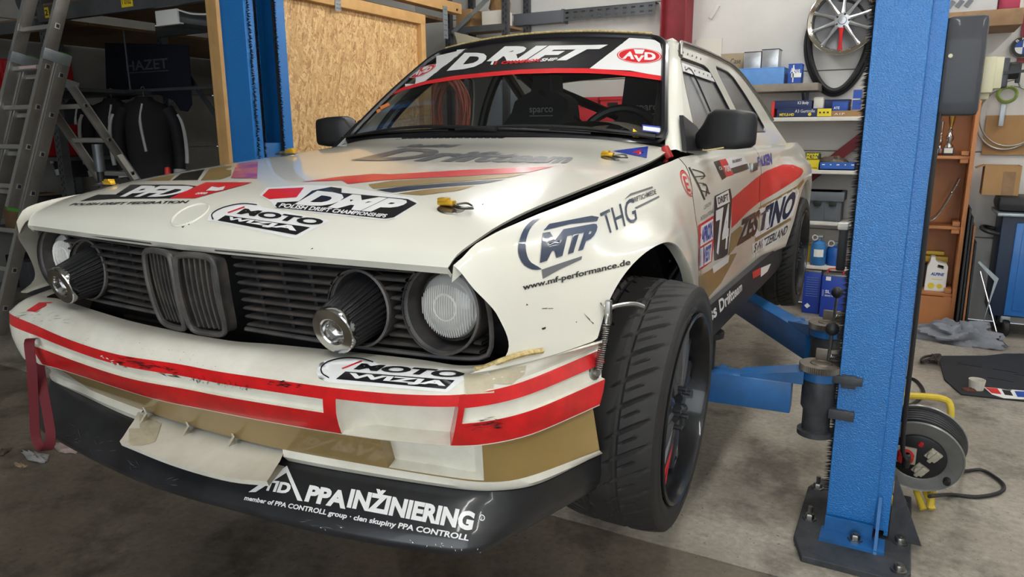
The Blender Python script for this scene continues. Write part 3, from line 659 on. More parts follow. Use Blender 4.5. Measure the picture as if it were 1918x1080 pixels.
def side_panel(name, ys, yfront=None, lipin=True, label=None, s=1):
    cols = []
    ts = np.r_[np.linspace(0, .12, 6), np.linspace(.17, 1, 18)]
    for k, Y in enumerate(ys):
        zt = float(_zt(Y)); zb = zbot(Y); c = []
        for t in ts:
            z = zt+(zb-zt)*t; y = Y
            if yfront is not None:
                a = max(0, 1-(Y-ys[0])/.16)
                y = Y+a*yfront(t)
            c.append((s*side_x(y, z), y, z))
        x, y, z = c[-1]; c.append((x-s*.004, y, z-.003)); c.append((x-s*.03, y, z-.001))
        x, y, z = c[0]; c.insert(0, (x-s*.004, y, z-.03)); 
        cols.append(c)
    mb = MB(); mb.grid(np.array(cols))
    o = cp(name, mb, M_white, smooth=50)
    if label: o['label'] = label
    return o
yf = spl([0, .2, .5, .8, .93, 1], [0, .012, .045, .062, .05, .0])
fy = np.r_[np.linspace(-.648, -.36, 22), np.linspace(-.345, .30, 34), np.linspace(.31, .36, 10), np.linspace(.38, .508, 8)]
dy = np.linspace(.514, 1.612, 24)
qy = np.r_[np.linspace(1.618, 2.17, 16), np.linspace(2.183, 2.95, 40), np.linspace(2.96, 3.43, 14)]
FL = side_panel('fender', fy, yf, label='cream left front fender with black lettering'); FR = side_panel('fender', fy, yf, s=-1)
DL = side_panel('door', dy, label='left door with racing stickers'); DR = side_panel('door', dy, s=-1)
QL = side_panel('rear_quarter_panel', qy, label='rear quarter panel with red and gold stripes'); QR = side_panel('rear_quarter_panel', qy, s=-1)
# inner structure below the hood gap, firewall, floor, wheel liners: dark metal
mb = MB()
for s in (1, -1):
    mb.grid([[(s*.694, y, float(_zt(y))-.012) for y in np.linspace(-.44, .5, 12)], [(s*.675, y, float(_zt(y))-.035) for y in np.linspace(-.44, .5, 12)], [(s*.63, y, float(_zt(y))-.04) for y in np.linspace(-.44, .5, 12)], [(s*.60, y, .25) for y in np.linspace(-.44, .5, 12)]])
    mb.box((s*.60, .06, .20), (.02, .84, .36))
mb.box((0, .52, .28), (1.36, .03, .56)); mb.box((0, 1.5, -.02), (1.44, 3.2, .06)); mb.box((0, .0, .02), (1.1, .9, .06))
mb.box((0, -.40, .30), (1.2, .03, .28)); mb.box((0, 2.55, .25), (1.3, .03, .5)); mb.box((0, 3.40, .3), (1.3, .03, .5))
cp('engine_bay_and_floor', mb, M_dark)
for s in (1, -1):
    for yc, r in ((-.05, .43), (2.57, .43)):
        mb = MB(); an = np.linspace(.12 if yc > 1 else -.1, PI-.12, 26)
        mb.grid([[(s*x, yc+r*math.cos(a), r*math.sin(a)) for a in an] for x in (.62, .68, .735)])
        mb.add([(s*.62, yc, .1)]+[(s*.62, yc+r*math.cos(a), r*math.sin(a)) for a in an], [(0, i, i+1) for i in range(1, len(an))])
        cp('wheel_arch_liner', mb, M_dark)
# sills
for s in (1, -1):
    mb = MB(); ys = np.linspace(.40, 2.24, 14)
    prof = [(.750, .090), (.770, .082), (.778, .0), (.765, -.05), (.70, -.06)]
    mb.grid([[(s*x, y, z) for x, z in prof] for y in ys]); mb.add([(s*x, ys[0], z) for x, z in prof], [tuple(range(5))]); mb.add([(s*x, ys[-1], z) for x, z in prof], [tuple(range(5))])
    sl = cp('side_skirt', mb, M_blk)
    if s == 1: SILL = sl

# ---------------------------------------------------------------- cabin
def ghx(z): return .700-.4527*(z-.585)
rail = [(2.62, .578), (2.41, .696), (2.25, .810), (2.07, .895), (1.95, .930), (1.82, .947), (1.43, .961), (1.10, .962), (1.06, .955), (.985, .905)]
belt_a = (.60, .588)
outl = [belt_a]+[(y, .578) for y in np.linspace(.7, 2.5, 10)]+rail+[(.80, .752), (.685, .655)]
wdoor = [(.80, .640), (1.535, .640), (1.50, .72), (1.44, .82), (1.385, .888), (1.33, .902), (1.02, .908), (.985, .895), (.90, .79)]
wquart = [(1.66, .640), (2.10, .640), (2.13, .665), (2.06, .735), (1.95, .82), (1.84, .885), (1.76, .905), (1.545, .915), (1.535, .89), (1.58, .80)]
def rnd(p, n=3, r=.12):
    """round the corners of a closed 2D polygon"""
    p = np.array(p, float); out = []
    for i in range(len(p)):
        a, b, c = p[i-1], p[i], p[(i+1) % len(p)]
        for t in np.linspace(0, 1, n):
            q0 = b+(a-b)*r*(1-t); q1 = b+(c-b)*r*t
            out.append(q0*(1-t)+q1*t)
    return out
for s in (1, -1):
    mb = MB(); f = lambda y, z: (s*ghx(z), y, z)
    mb.prism(outl, f, (-s*.018, 0, 0), holes=[rnd(wdoor), rnd(wquart)])
    o = cp('cabin_side_frame', mb, M_white, smooth=30)
    for nm, wp in (('door_window', wdoor), ('quarter_window', wquart)):
        mb = MB(); mb.prism(rnd(wp), lambda y, z: (s*(ghx(z)-.008), y, z), (-s*.003, 0, 0)); wn = cp(nm, mb, M_poly, smooth=30)
        mb = MB(); q = np.array([(s*(ghx(z)-.004), y, z) for y, z in rnd(wp)]); mb.tube(crv(q, 90, True), .0045, 6, closed=True); cp('window_seal', mb, M_ink, wn)
        if s == 1 and nm == 'door_window':
            DWIN = wn
            mb = MB(); sl = [(.93, .66), (1.12, .66), (1.10, .84), (1.02, .86)]
            mb.tube(crv([(ghx(z)+.001, y, z) for y, z in [(1.14, .645), (1.09, .855), (.99, .862)]], 24), .0035, 6); cp('sliding_pane_edge', mb, M_ink, wn)
            mb = MB(); mb.hexa([(ghx(z)+.002-dx, y, z) for dx in (0, .004) for y, z in [(.965, .855), (1.40, .842), (1.378, .876), (.985, .887)]]); rs = cp('window_rail', mb, M_swhite, wn)
    if s == 1: CABL = o
    # rain gutter strip along the roof rail
    mb = MB(); q = [(s*(ghx(z)+.004), y, z+.004) for y, z in rail[1:]]; mb.tube(crv(q, 40), .008, 8); cp('drip_rail', mb, M_steel if s == 1 else M_blk, o)
# rivets on the window rail
mb = MB(); mb.sphere((0, 0, 0), .0045, 8, 0, (.5, 1, 1)); rv = None
for k, t in enumerate(np.linspace(.02, .98, 7)):
    for row in (0, 1):
        y, z = (.99+t*.39, .871-t*.011) if row == 0 else (.99+t*.38, .93-t*.006)
        if row == 1 and k > 5: continue
        m4 = Matrix.Translation(Vector((ghx(z)+.003, y, z+Z0-.445)))
        if rv is None:
            rv = cp('rivet', mb, M_steel, CABL); rv.data.transform(Matrix.Translation(Vector((0, 0, -(Z0-.445))))); rv.matrix_local = m4
        else: inst('rivet', rv, CABL, m4)
# windscreen
def ws(u_, v_):
    """u -1..1 across, v 0 bottom .. 1 top"""
    xb, xt = .642, .497; X = u_*(xb+(xt-xb)*v_)
    yb = .475+.085*u_*u_; yt = .955+.05*u_*u_
    zb = .640-.028*u_*u_; zt = 1.004-.033*u_*u_
    b = .012*math.sin(PI*v_)
    return np.array((X, yb+(yt-yb)*v_-b*.6, zb+(zt-zb)*v_+b*.8))
def wedge(n=60):
    """rounded outline of the windscreen"""
    pts = []; r = .13
    for a, b in [((-1, 0), (1, 0)), ((1, 0), (1, 1)), ((1, 1), (-1, 1)), ((-1, 1), (-1, 0))]:
        for t in np.linspace(0, 1, n, endpoint=False):
            pts.append((a[0]+(b[0]-a[0])*t, a[1]+(b[1]-a[1])*t))
    out = []
    for u_, v_ in pts:   # superellipse-like rounding of the corners
        cu, cv = abs(u_), abs(2*v_-1); k = .10
        du, dv = max(0, cu-(1-k)), max(0, cv-(1-2.2*k))/2.2
        L = math.hypot(du, dv)
        if du > 0 and dv > 0 and L > k:
            cu = 1-k+du/L*k; cv = 1-2.2*k+dv/L*k*2.2
        out.append((math.copysign(cu, u_), .5+math.copysign(cv, 2*v_-1)/2))
    return out
mb = MB(); mb.grid([[ws(a, b) for a in np.linspace(-1, 1, 25)] for b in np.linspace(0, 1, 15)]); WS = cp('windscreen', mb, M_glass, smooth=180)
mb = MB(); e = np.array([ws(a*1.0, b) for a, b in wedge()]); mb.tube(e, .0135, 8, closed=True); cp('windscreen_seal', mb, M_ink, WS)
# pillars between glass and side frame
for s in (1, -1):
    mb = MB(); A = []; B = []; Cc = []
    for v_ in np.linspace(-.04, 1.02, 16):
        p = ws(s*1.0, v_); z = max(.585, p[2]-.012+.0*v_)
        yy = float(np.interp(z, [.588, .655, .752, .905, .955], [.60, .685, .80, .985, 1.06]))
        A.append(p+(0, .012, -.006)); B.append((p+np.array((s*ghx(z), yy, z)))/2+np.array((s*.004, -.012, .006))); Cc.append((s*(ghx(z)+.001), yy, z))
    mb.grid([A, B, Cc]); cp('front_pillar', mb, M_white, smooth=60)
# roof
_rz = spl([.98, 1.10, 1.43, 1.82, 1.95, 2.07], [.957, .964, .963, .949, .932, .897])
mb = MB(); R_ = []
for k, t in enumerate(np.linspace(0, 1, 24)):
    r = []
    for u_ in np.linspace(-1, 1, 25):
        y0 = .958+.055*u_*u_; y1 = 2.03-.02*u_*u_; Y = y0+(y1-y0)*t
        ze = float(_rz(max(.98, min(2.07, Y+.03*(1-u_*u_)*(1-t))))); X = u_*(ghx(ze)+.002)
        cr = .052*(1-u_*u_)*(1-.25*t)-.012*max(0, (t-.8)/.2)**2
        r.append((X, Y, ze+cr+.004))
    R_.append(r)
R_ = np.array(R_); f0 = R_[0]+(0, .006, -.014); mb.grid(np.concatenate([f0[None], R_])); roof = cp('roof', mb, M_white, smooth=60)
mb = MB(); mb.grid(R_-(0, 0, .02)); cp('headliner', mb, M_dark, roof)
# rear window frame, window and boot lid
def rw(u_, v_):
    X = u_*(.60-.07*v_); yb = 2.60+.02*(1-u_*u_); yt = 2.02+.02*(1-u_*u_)
    return np.array((X, yb+(yt-yb)*v_, .575+(.918-.575)*v_+.045*(1-u_*u_)*(.25+.6*v_)))
mb = MB(); us = np.linspace(-1, 1, 21); vv = np.linspace(0, 1, 13)
G = np.array([[rw(a, b) for a in us] for b in vv]); fs = gridf(13, 21); keep = []
for i in range(12):
    for j in range(20):
        if not (1 <= i < 11 and 2 <= j < 18): keep.append(fs[i*20+j])
mb.add(G.reshape(-1, 3), keep); cp('rear_window_frame', mb, M_white)
mb = MB(); mb.grid([[rw(a, b)-(0, 0, .006) for a in np.linspace(-.82, .82, 13)] for b in np.linspace(.06, .94, 9)]); cp('rear_window', mb, M_glass)
mb = MB(); mb.grid([[(u_*(.665-.03*t), 2.58+.84*t, .582+.02*(1-u_*u_)-.02*t) for u_ in np.linspace(-1, 1, 13)] for t in np.linspace(0, 1, 8)])
mb.grid([[(u_*.64, 3.42+.02*(1-u_*u_), z) for u_ in np.linspace(-1, 1, 13)] for z in (.56, .4, .2, .1)]); cp('boot_lid', mb, M_white)
# cowl and wipers
mb = MB(); mb.grid([[(u_*.66, rearY(u_*.65)-.05, .575+.03*(1-u_*u_)) for u_ in np.linspace(-1, 1, 15)], [tuple(ws(u_*1.0, 0)-(0, .0, .004)) for u_ in np.linspace(-1, 1, 15)], [tuple(ws(u_*1.0, .03)-(0, -.02, .012)) for u_ in np.linspace(-1, 1, 15)]])
cp('cowl', mb, M_blk)
for x0, x1, lb in ((.10, -.60, 0), (.62, -.06, 1)):
    mb = MB(); pts = [ws(x/.642, .02+.035*math.sin(PI*t))+(0, -.016, .012) for t, x in zip(np.linspace(0, 1, 14), np.linspace(x0, x1, 14))]
    mb.tube(pts, np.linspace(.008, .004, 14), 6); b2 = [ws(x/.642, .03+.015*t)+(0, -.008, .006) for t, x in zip(np.linspace(0, 1, 10), np.linspace(x0-.2, x1-.0, 10))]
    mb.tube(b2, .004, 5); cp('wiper', mb, M_blk)
mb = MB()
for k in range(16): mb.box((-.26+k*.026, .47, .628), (.018, .05, .012))
mb.box((-.06, .455, .622), (.46, .03, .012)); cp('cowl_vent', mb, M_blk)

# ---------------------------------------------------------------- nose: grille, lights, filters
def gy(X, Z): return -.655+.06*(abs(X)/.65)**2+max(0, .43-Z)*.16
def G3(X, Z, d=0.): return (X, gy(X, Z)+d, Z)
grille = cp('grille_backing', MB().grid([[G3(x, z, .11) for x in np.linspace(-.70, .70, 21)] for z in np.linspace(.225, .43, 5)]), M_dark)
gr = None
HL = [(.595, .342, .080), (.425, .330, .071)]           # outer light and inner opening: x, z, radius
def seg_of(z):
    a = [(.126, .672-.3*max(0, .31-z))]
    for x, zz, r in HL:
        q = (r+.002)**2-(z-zz)**2
        if q <= 0: continue
        q = math.sqrt(q); n = []
        for p0, p1 in a:
            if x-q > p0: n.append((p0, min(p1, x-q)))
            if x+q < p1: n.append((max(p0, x+q), p1))
            if not (x-q > p0 or x+q < p1): pass
            if x-q >= p1 or x+q <= p0: n = [w for w in n if w != (p0, p1)]+[(p0, p1)]
        a = [w for w in n if w[1]-w[0] > .006]
    return a
grille = thing('grille', '', ''); 
for k in ('label', 'category'): del grille[k]
grille.parent = car; grille.location = (0, 0, 0)
for s in (1, -1):
    for k in range(9):
        z = .262+.0185*k
        for a, b in seg_of(z):
            mb = MB(); xs = np.linspace(a, b, max(2, int((b-a)/.04)+1))
            mb.grid([[G3(s*x, z+dz, d) for x in xs] for dz, d in ((.0025, .035), (.003, .002), (.0, -.003), (-.004, .002), (-.002, .035))])
            cp('slat', mb, M_blk2, grille)
    for x in (.17, .24, .31):
        cp('slat_post', MB().grid([[G3(s*(x+dx), z, .012) for dx in (-.004, .004)] for z in np.linspace(.25, .42, 6)]), M_blk, grille)
    # frame rails above the lights and outer frame
    for z0, z1, d in ((.4145, .4205, -.008), (.4215, .430, -.016)):
        xs = np.linspace(.10, .66, 16); mb = MB(); mb.grid([[G3(s*x, z, dd) for x in xs] for z, dd in ((z0, .03), (z0, d), (z1, d-.002), (z1, .03))]); cp('top_rail', mb, M_blk2, grille)
    q = [(.66, .418), (.675, .395), (.684, .36), (.686, .31), (.680, .27), (.66, .252), (.60, .247), (.50, .247), (.40, .248), (.30, .25), (.12, .252)]
    mb = MB(); pts = crv([G3(s*x, z, -.002) for x, z in q], 40); mb.tube(pts, .005, 6); cp('grille_frame', mb, M_blk2, grille)
    for x, zz, r in HL:   # tubes around the lights
        c = np.array(G3(s*x, zz, -.012)); mb = MB(); mb.lathe([(r, 0), (r+.004, .002), (r+.004, .008), (r-.002, .012), (r-.006, .07), (r-.008, .10)], c, (0, 1, -.05), 40); cp('light_ring', mb, M_blk2, grille)
    x, zz, r = HL[0]; c = np.array(G3(s*x, zz, .022))
    lens = MB(); lens.lathe([(.0001, -.016), (.02, -.0155), (.04, -.012), (.055, -.006), (.0605, .002), (.062, .012)], c, (0, 1, -.02), 36)
    hl = cp('headlight', MB().lathe([(.062, .0), (.066, .003), (.067, .012), (.05, .03), (.02, .05), (.0001, .052)], c, (0, 1, -.02), 32), M_chrome); hl['label'] = 'round clear headlight'
    M_lens = MATS.get('lens') or pbr('lens', srgb(232, 232, 226), .12, trans=.55, ior=1.3, var=(26, .25), coat=.5)
    cp('lens', lens, M_lens, hl)
    mb = MB()
    for k in range(-11, 12):
        xx = k*.005; hh = math.sqrt(max(0, .058**2-xx*xx)); dep = lambda z_: -.0165+.011*((xx*xx+z_*z_)/.06**2)
        mb.tube([c+(xx, dep(z_), z_) for z_ in np.linspace(-hh, hh*.72, 7)], .0009, 4)
    mb.lathe([(.021, -.0135), (.024, -.016), (.027, -.0135)], c, (0, 1, 0), 24)
    cp('lens_ribs', mb, MATS.get('lens_rib') or pbr('lens_rib', srgb(205, 204, 198), .3), hl)
    mb = MB(); mb.lathe([(.0001, .0), (.022, .001), (.024, -.004)], c+(0, .004, 0), (0, 1, 0), 20); cp('bulb_cap', mb, M_steel, hl)
# kidneys
for s in (1, -1):
    ko = cp('kidney_grille', MB().add([(0, 0, 0)], []), M_blk2, grille) if False else None
    def K(a, b, d=0.):   # a across 0..1, b 0 bottom..1 top
        x = s*(.005+a*(.102+.006*b)); z = .243+b*.170
        return np.array((x, -.672-.020*b-.006*math.sin(PI*b)+.012*a+d, z))
    mb = MB(); out = [(0.0, .1), (0, .9), (.1, 1), (.85, 1), (1, .9), (1, .12), (.86, .0), (.14, 0)]
    e = np.array([K(a, b) for a, b in rnd(out, 4, .4)]); mb.tube(e, .0068, 8, closed=True)
    e2 = np.array([K(.5+(a-.5)*1.0, b, .03) for a, b in rnd(out, 4, .4)]); mb.grid(np.stack([np.vstack([e, e[:1]]), np.vstack([e2, e2[:1]])]))
    kf = cp('kidney_frame', mb, M_blk2, grille)
    for k in range(6):
        a = .17+k*.135; mb = MB(); mb.grid([[K(a+da, b, .004+dd+.012*(1-b)**2*.3) for b in np.linspace(.06, .95, 9)] for da, dd in ((-.02, .02), (-.022, 0), (.022, 0), (.02, .02))]); cp('kidney_bar', mb, M_blk2, grille)
# radiator fins seen under the kidneys, and dark clutter under the lights
mb = MB(); mb.box((0, -.50, .225), (1.1, .02, .16)); cp('radiator', mb, M_dark)
for k in range(4):
    a = H(236, 590+k*8, y=-.60); b = H(352, 612+k*8, y=-.60); mb = MB(); mb.bar(a, b, .012, .006); cp('oil_cooler_fin', mb, M_steel)
mb = MB(); mb.bar(H(365, 612, y=-.615), H(364, 632, y=-.615), .02, .01, (0, 1, 0)); cp('cooler_bracket', mb, M_steel)
# cone air filters
for s in (1, -1):
    b0 = np.array((s*.420, -.560, .336)); c0 = np.array((s*.423, -.688, .303)) ; ax = c0-b0; L = np.linalg.norm(ax); ax /= L
    mb = MB(); u_ = np.cross(ax, (0, 0, 1.)); u_ /= np.linalg.norm(u_); w_ = np.cross(ax, u_); N = 132; V = []
    for t in (0, .1, .5, .9, 1.0):
        r0 = .062+(.044-.062)*t
        for k in range(N):
            a = 2*PI*k/N; r = r0+(.0018 if (k//2) % 2 else -.0018)*(1 if .05 < t < .98 else .3); V.append(b0+ax*L*t+r*(math.cos(a)*u_+math.sin(a)*w_))
    mb.add(V, gridf(5, N, True)); af = cp('air_filter', mb, M_blk, smooth=20); af['label'] = 'black pleated cone air filter with chrome cap'
    mb = MB(); mb.lathe([(.0455, -.010), (.0465, -.002), (.046, .003), (.044, .005), (.027, .006), (.024, .004), (.021, -.012), (.011, -.014), (.009, -.008), (.0001, -.007)], c0, ax, 40); cp('chrome_cap', mb, M_chrome, af)
    mb = MB(); mb.lathe([(.064, -.012), (.066, -.006), (.066, .004), (.062, .008)], b0, ax, 40); cp('rubber_base', mb, M_blk, af)

# ---------------------------------------------------------------- bumper
def zl(a, b): return lambda u: a+(b-a)*min(1, max(0, u/1100))
BC = {
 'B1': ([(74, 553), (106, 567), (167, 587), (231, 606), (333, 628), (420, 643), (480, 647), (609, 660), (766, 677), (876, 690), (988, 677), (1060, 660), (1128, 641)], zl(.235, .25)),
 'B2': ([(14, 582), (72, 611), (139, 639), (222, 664), (333, 681), (400, 694), (480, 706), (551, 716), (625, 726), (736, 737), (847, 740), (903, 734), (960, 721), (1012, 702), (1128, 653)], zl(.20, .222)),
 'B3': ([(40, 668), (110, 691), (157, 706), (283, 746), (378, 766), (480, 786), (625, 811), (736, 826), (847, 836), (903, 834), (960, 824), (1012, 808), (1123, 759)], zl(.095, .115)),
 'B4': ([(95, 693), (167, 729), (268, 768), (350, 795), (440, 820), (529, 841), (699, 872), (847, 896), (916, 903), (988, 893), (1123, 843)], zl(0., .02)),
 'B5': ([(92, 707), (157, 741), (246, 782), (350, 815), (440, 840), (518, 858), (625, 879), (773, 903), (884, 918), (940, 918), (1012, 905), (1123, 850)], zl(-.03, -.01)),
 'B6': ([(57, 768), (75, 802), (110, 823), (189, 865), (268, 900), (350, 927), (440, 951), (588, 990), (736, 1018), (850, 1033), (897, 1031), (964, 997), (1123, 906)], zl(-.12, -.10)),
}
BN = 121
def bcurve(k):
    px, zf = BC[k]; p = np.array([H(u, v, z=zf(u)) for u, v in px])
    r = p[(p[:, 0] > .62) & (p[:, 1] > -.60)]
    m = r[::-1]*np.array([-1, 1, 1]); m = m[m[:, 1] > p[0, 1]+.05]
    m[:, 2] = p[0, 2]
    if len(m): m[:, 0] = np.minimum(m[:, 0], p[0, 0]-.01*np.arange(len(m))[::-1])
    p = np.vstack([m, p]); q = crv(p, 400)
    i = int(np.argmin(abs(q[:, 0]))); h = BN//2
    def re(a, n):
        L = np.r_[0, np.cumsum(np.linalg.norm(np.diff(a, axis=0), axis=1))]; s = np.linspace(0, L[-1], n); return np.stack([np.interp(s, L, a[:, c]) for c in range(3)], -1)
    return np.vstack([re(q[:i+1], h+1)[:-1], re(q[i:], BN-h)])
BV = {k: bcurve(k) for k in BC}
def sm(a):
    b = a.copy()
    for _ in range(3): b[1:-1] = (b[:-2]+2*b[1:-1]+b[2:])/4
    return b
BV = {k: sm(v) for k, v in BV.items()}
def inw(c):   # horizontal direction pointing into the car
    t = np.gradient(c, axis=0); n = np.stack([-t[:, 1], t[:, 0], 0*t[:, 0]], -1); n /= np.linalg.norm(n, axis=1)[:, None]
    return n
def dens(a, cols):   # resample columns at fractional indices
    i = np.clip(np.floor(cols).astype(int), 0, BN-2); t = (cols-i)[:, None]
    return a[i]*(1-t)+a[i+1]*t
def col_at(k, u):    # fractional column whose pixel x is u
    pu = proj(BV[k]+(0, 0, Z0))[:, 0]; j = np.arange(BN); h = int(np.argmin(abs(BV[k][:, 1]-BV[k][:, 1].min())))
    a = np.searchsorted(pu[20:], u)+20
    return a-1+(u-pu[a-1])/(pu[a]-pu[a-1])
cF0, cF1 = col_at('B3', 641), col_at('B3', 844); cG0, cG1 = col_at('B4', 728), col_at('B4', 906); cS0, cS1 = col_at('B3', 618), col_at('B3', 856)
cV0, cV1 = col_at('B4', 268), col_at('B4', 529); cL = col_at('B3', 80)
ed = [cF0, cF1, cG0, cG1, cS0, cS1, cV0, cV1, cL]
cols = np.unique(np.r_[np.arange(BN), [e+d for e in ed for d in (-.05, .05)], np.linspace(cF0, cF0+4, 9)]).round(4)
b = {k: dens(v, cols) for k, v in BV.items()}; n2 = dens(inw(BV['B2']), cols); n2 /= np.linalg.norm(n2, axis=1)[:, None]
rows = []; tags = []
def row(p, t): rows.append(p); tags.append(t)
z_ = np.array([0, 0, 1.])
row(b['B1']+n2*.03-z_*.004, 'w'); row(b['B1'], 'w')
for t in (.25, .5, .75): row(b['B1']*(1-t)+b['B2']*t+z_*.012*math.sin(PI*t), 'w')
row(b['B2']+n2*.006+z_*.004, 'w'); row(b['B2'], 'r0')
fr = [.03, .10, .20, .235, .25, .28, .47, .50, .515, .56, .75, .93, .98, 1.0]
inF = (cols > cF0) & (cols < cF1); inSa = (cols < cS0) & (cols > cL); inSb = cols > cS1
for t in fr:
    p = b['B2']*(1-t)+b['B3']*t-n2*(.010*math.sin(PI*t)); d = np.zeros(len(cols))
    if .24 < t < .51: d = np.where(inSa | inSb, .009, 0.)
    if .22 < t < .96: d = np.where(inF, np.minimum(.05, .05*np.clip((cols-cF0)/3.2, 0, 1)**.6+.004), d)
    row(p+n2*d[:, None], 'f%.3f' % t)
inG = (cols > cG0) & (cols < cG1)
row(b['B3']+n2*.014-z_*.002, 'g'); 
for t in (.06, .12, .35, .7, .90, .96): 
    p = (b['B3']+n2*.018)*(1-t)+b['B4']*t; d = np.where(inG & (.1 < t < .93), .03, 0.); row(p+n2*d[:, None], 'g')
row(b['B4'], 'l'); row(b['B4']*.5+b['B5']*.5-n2*.008, 'l'); row(b['B5'], 'l')
P = np.array(rows); fm = np.zeros((len(rows)-1, len(cols)-1), int); drop = np.zeros_like(fm, bool); cm = (cols[1:]+cols[:-1])/2
mF = (cm > cF0) & (cm < cF1); mG = (cm > cG0) & (cm < cG1); mS = ((cm < cS0) & (cm > cL)) | (cm > cS1); mV = (cm > cV0) & (cm < cV1); mL = cm < cL
for i in range(len(rows)-1):
    a, c = tags[i], tags[i+1]
    if a == 'w': fm[i] = 0
    elif a == 'r0' or a[0] == 'f':
        t0 = 0 if a == 'r0' else float(a[1:]); t1 = float(c[1:]) if c[0] == 'f' else 1.02; t = (t0+t1)/2
        fm[i] = 1
        if .242 < t < .51: fm[i][mS] = 0
        if .20 < t < .97: fm[i][mF] = 0
        if t > .24: fm[i][mL] = 0
        if t > .985: fm[i] = 0
    elif a == 'g':
        fm[i] = 2; k = [j for j in range(len(rows)) if tags[j] == 'g']; q = i-k[0]
        if q >= 1 and q < len(k)-1: fm[i][mG] = 0
        fm[i][mL] = 0
    else: fm[i] = 0; drop[i][mV] = True
F = gridf(len(rows), len(cols)); mb = MB()
kk = [j for j in range(len(F)) if not drop.reshape(-1)[j]]
mb.add(P.reshape(-1, 3), []); mb.f = [F[j] for j in kk]; mb.m = [int(fm.reshape(-1)[j]) for j in kk]
bumper = cp('front_bumper', mb, [M_white2, M_red, M_gold], smooth=40); bumper['label'] = 'front bumper with red white and gold bands'
# splitter
nb = inw(BV['B6']); nb /= np.linalg.norm(nb, axis=1)[:, None]; mb = MB()
S0, S1 = BV['B5'], BV['B6']
rowsS = [S0+nb*.03+z_*.004, S0-z_*.002, S0*.7+S1*.3-nb*.002+z_*.0, S0*.35+S1*.65-nb*.006, S0*.1+S1*.9-nb*.006, S1, S1+nb*.004-z_*.010, S1+nb*.10-z_*.004, S1+nb*.3+z_*.01]
mb.grid(np.array(rowsS)); splitter = cp('splitter', mb, M_split, smooth=50); splitter['label'] = 'glossy black front splitter with white sponsor lettering'
# central intake: dark throat, white tray and fins
iv0, iv1 = int(cV0), int(cV1)+1
T0 = BV['B4'][iv0:iv1+1]; T1 = BV['B5'][iv0:iv1+1]; ni = inw(BV['B4'])[iv0:iv1+1]; mb = MB()
mb.grid(np.array([T0, T0+ni*.02+z_*.01, T0+ni*.10+z_*.01, T1+ni*.10, T1+ni*.02])); cp('intake_throat', mb, M_dark, bumper)
bk = np.array([H(u, v, y=-.645) for u, v in [(258, 772), (345, 800), (430, 822), (531, 848)]]); ft = np.array([H(u, v, y=-.735) for u, v in [(224, 826), (320, 864), (420, 892), (500, 901)]])
bk = crv(bk, 18); ft = crv(ft, 18); mid = (bk+ft)/2+(0, 0, .006); mid[:, 2] -= .0
mb = MB(); P = np.array([bk+(0, .05, .0), bk, bk*.75+ft*.25-z_*.004, mid*1.0-z_*.008, bk*.2+ft*.8-z_*.002, ft, ft+(0, .004, -.012), bk+(0, .0, -.03)]); mb.grid(P)
tray = cp('intake_tray', mb, M_white2, smooth=45)
for u, v in ((268, 776), (347, 800), (432, 820)):
    a = H(u, v-14, y=-.655); bq = H(u+8, v+10, y=-.655); c = H(u-6, v+16, y=-.70); mb = MB()
    mb.hexa([p+np.array((dx, 0, 0)) for dx in (-.003, .003) for p in (a, bq, c, (a+c)/2+np.array((0, .012, 0)))]); cp('fin', mb, M_white2, tray)

# ---------------------------------------------------------------- wheels
def tyre_mesh(R=.305, Wd=.245, rr=.229):
    N = 34*12; ws_ = np.linspace(-1, 1, 37); mb = MB(); V = []
    for k in range(N):
        for w_ in ws_:
            m = abs(w_); sh = -1.5*m**.75+.5*min(1, max(0, (.08-w_)/.16)); a = 2*PI/34*(k/12+sh)
            crown = .010*m**3.2; dep = 0.; ph = k % 12
            for g in (-.30, .30):
                if abs(w_-g) < .05: dep = .006
            if ph == 0 and .14 < m < .95: dep = max(dep, .0068*(1-.7*max(0, m-.75)/.2))
            if ph == 1 and .30 < m < .80: dep = max(dep, .004)
            if ph == 6 and .42 < m < .72: dep = max(dep, .005)
            r = R-crown-dep
            V.append((w_*Wd*.47, r*math.cos(a), r*math.sin(a)))
    mb.add(V, [(k*37+j, k*37+j+1, ((k+1) % N)*37+j+1, ((k+1) % N)*37+j) for k in range(N) for j in range(36)])
    for s in (1, -1):
        prof = [(R-.010, s*.47*Wd), (R-.016, s*.488*Wd), (R-.026, s*.497*Wd), (R-.040, s*.500*Wd), (R-.042, s*.506*Wd), (R-.058, s*.502*Wd), (rr+.006, s*.480*Wd), (rr, s*.462*Wd), (rr-.004, s*.44*Wd), (rr-.002, s*.40*Wd)]
        mb.lathe(prof, (0, 0, 0), (1, 0, 0), 96)
    return mb
def ringtext(body, r, a0, da, h, x):
    v, f, asp = text2d(body, .02, 0., 1.05); v, f = cutgrid(v, f, 14, 1); mb = MB(); P = []
    for a, bq in v:
        t = a0-da*a; rr = r+h*bq; P.append((x, rr*math.cos(t), rr*math.sin(t)))
    mb.add(P, f); return mb
M_tyl = pbr('tyre_lettering', srgb(70, 69, 68), .6)
def make_wheel(parent, c, s, steer=0., camber=0., silver=False):
    e = bpy.data.objects.new('wheel', None); COL.objects.link(e); e.parent = parent; e.location = Vector(c)+Vector((0, 0, Z0-.445))
    e.rotation_euler = (0, math.radians(camber), (0 if s > 0 else PI)+math.radians(steer))
    def wp(n, mb, m, **k):
        o = build(n, mb, m, None, loc=(0, 0, 0), **k); o.parent = e; return o
    return e, wp
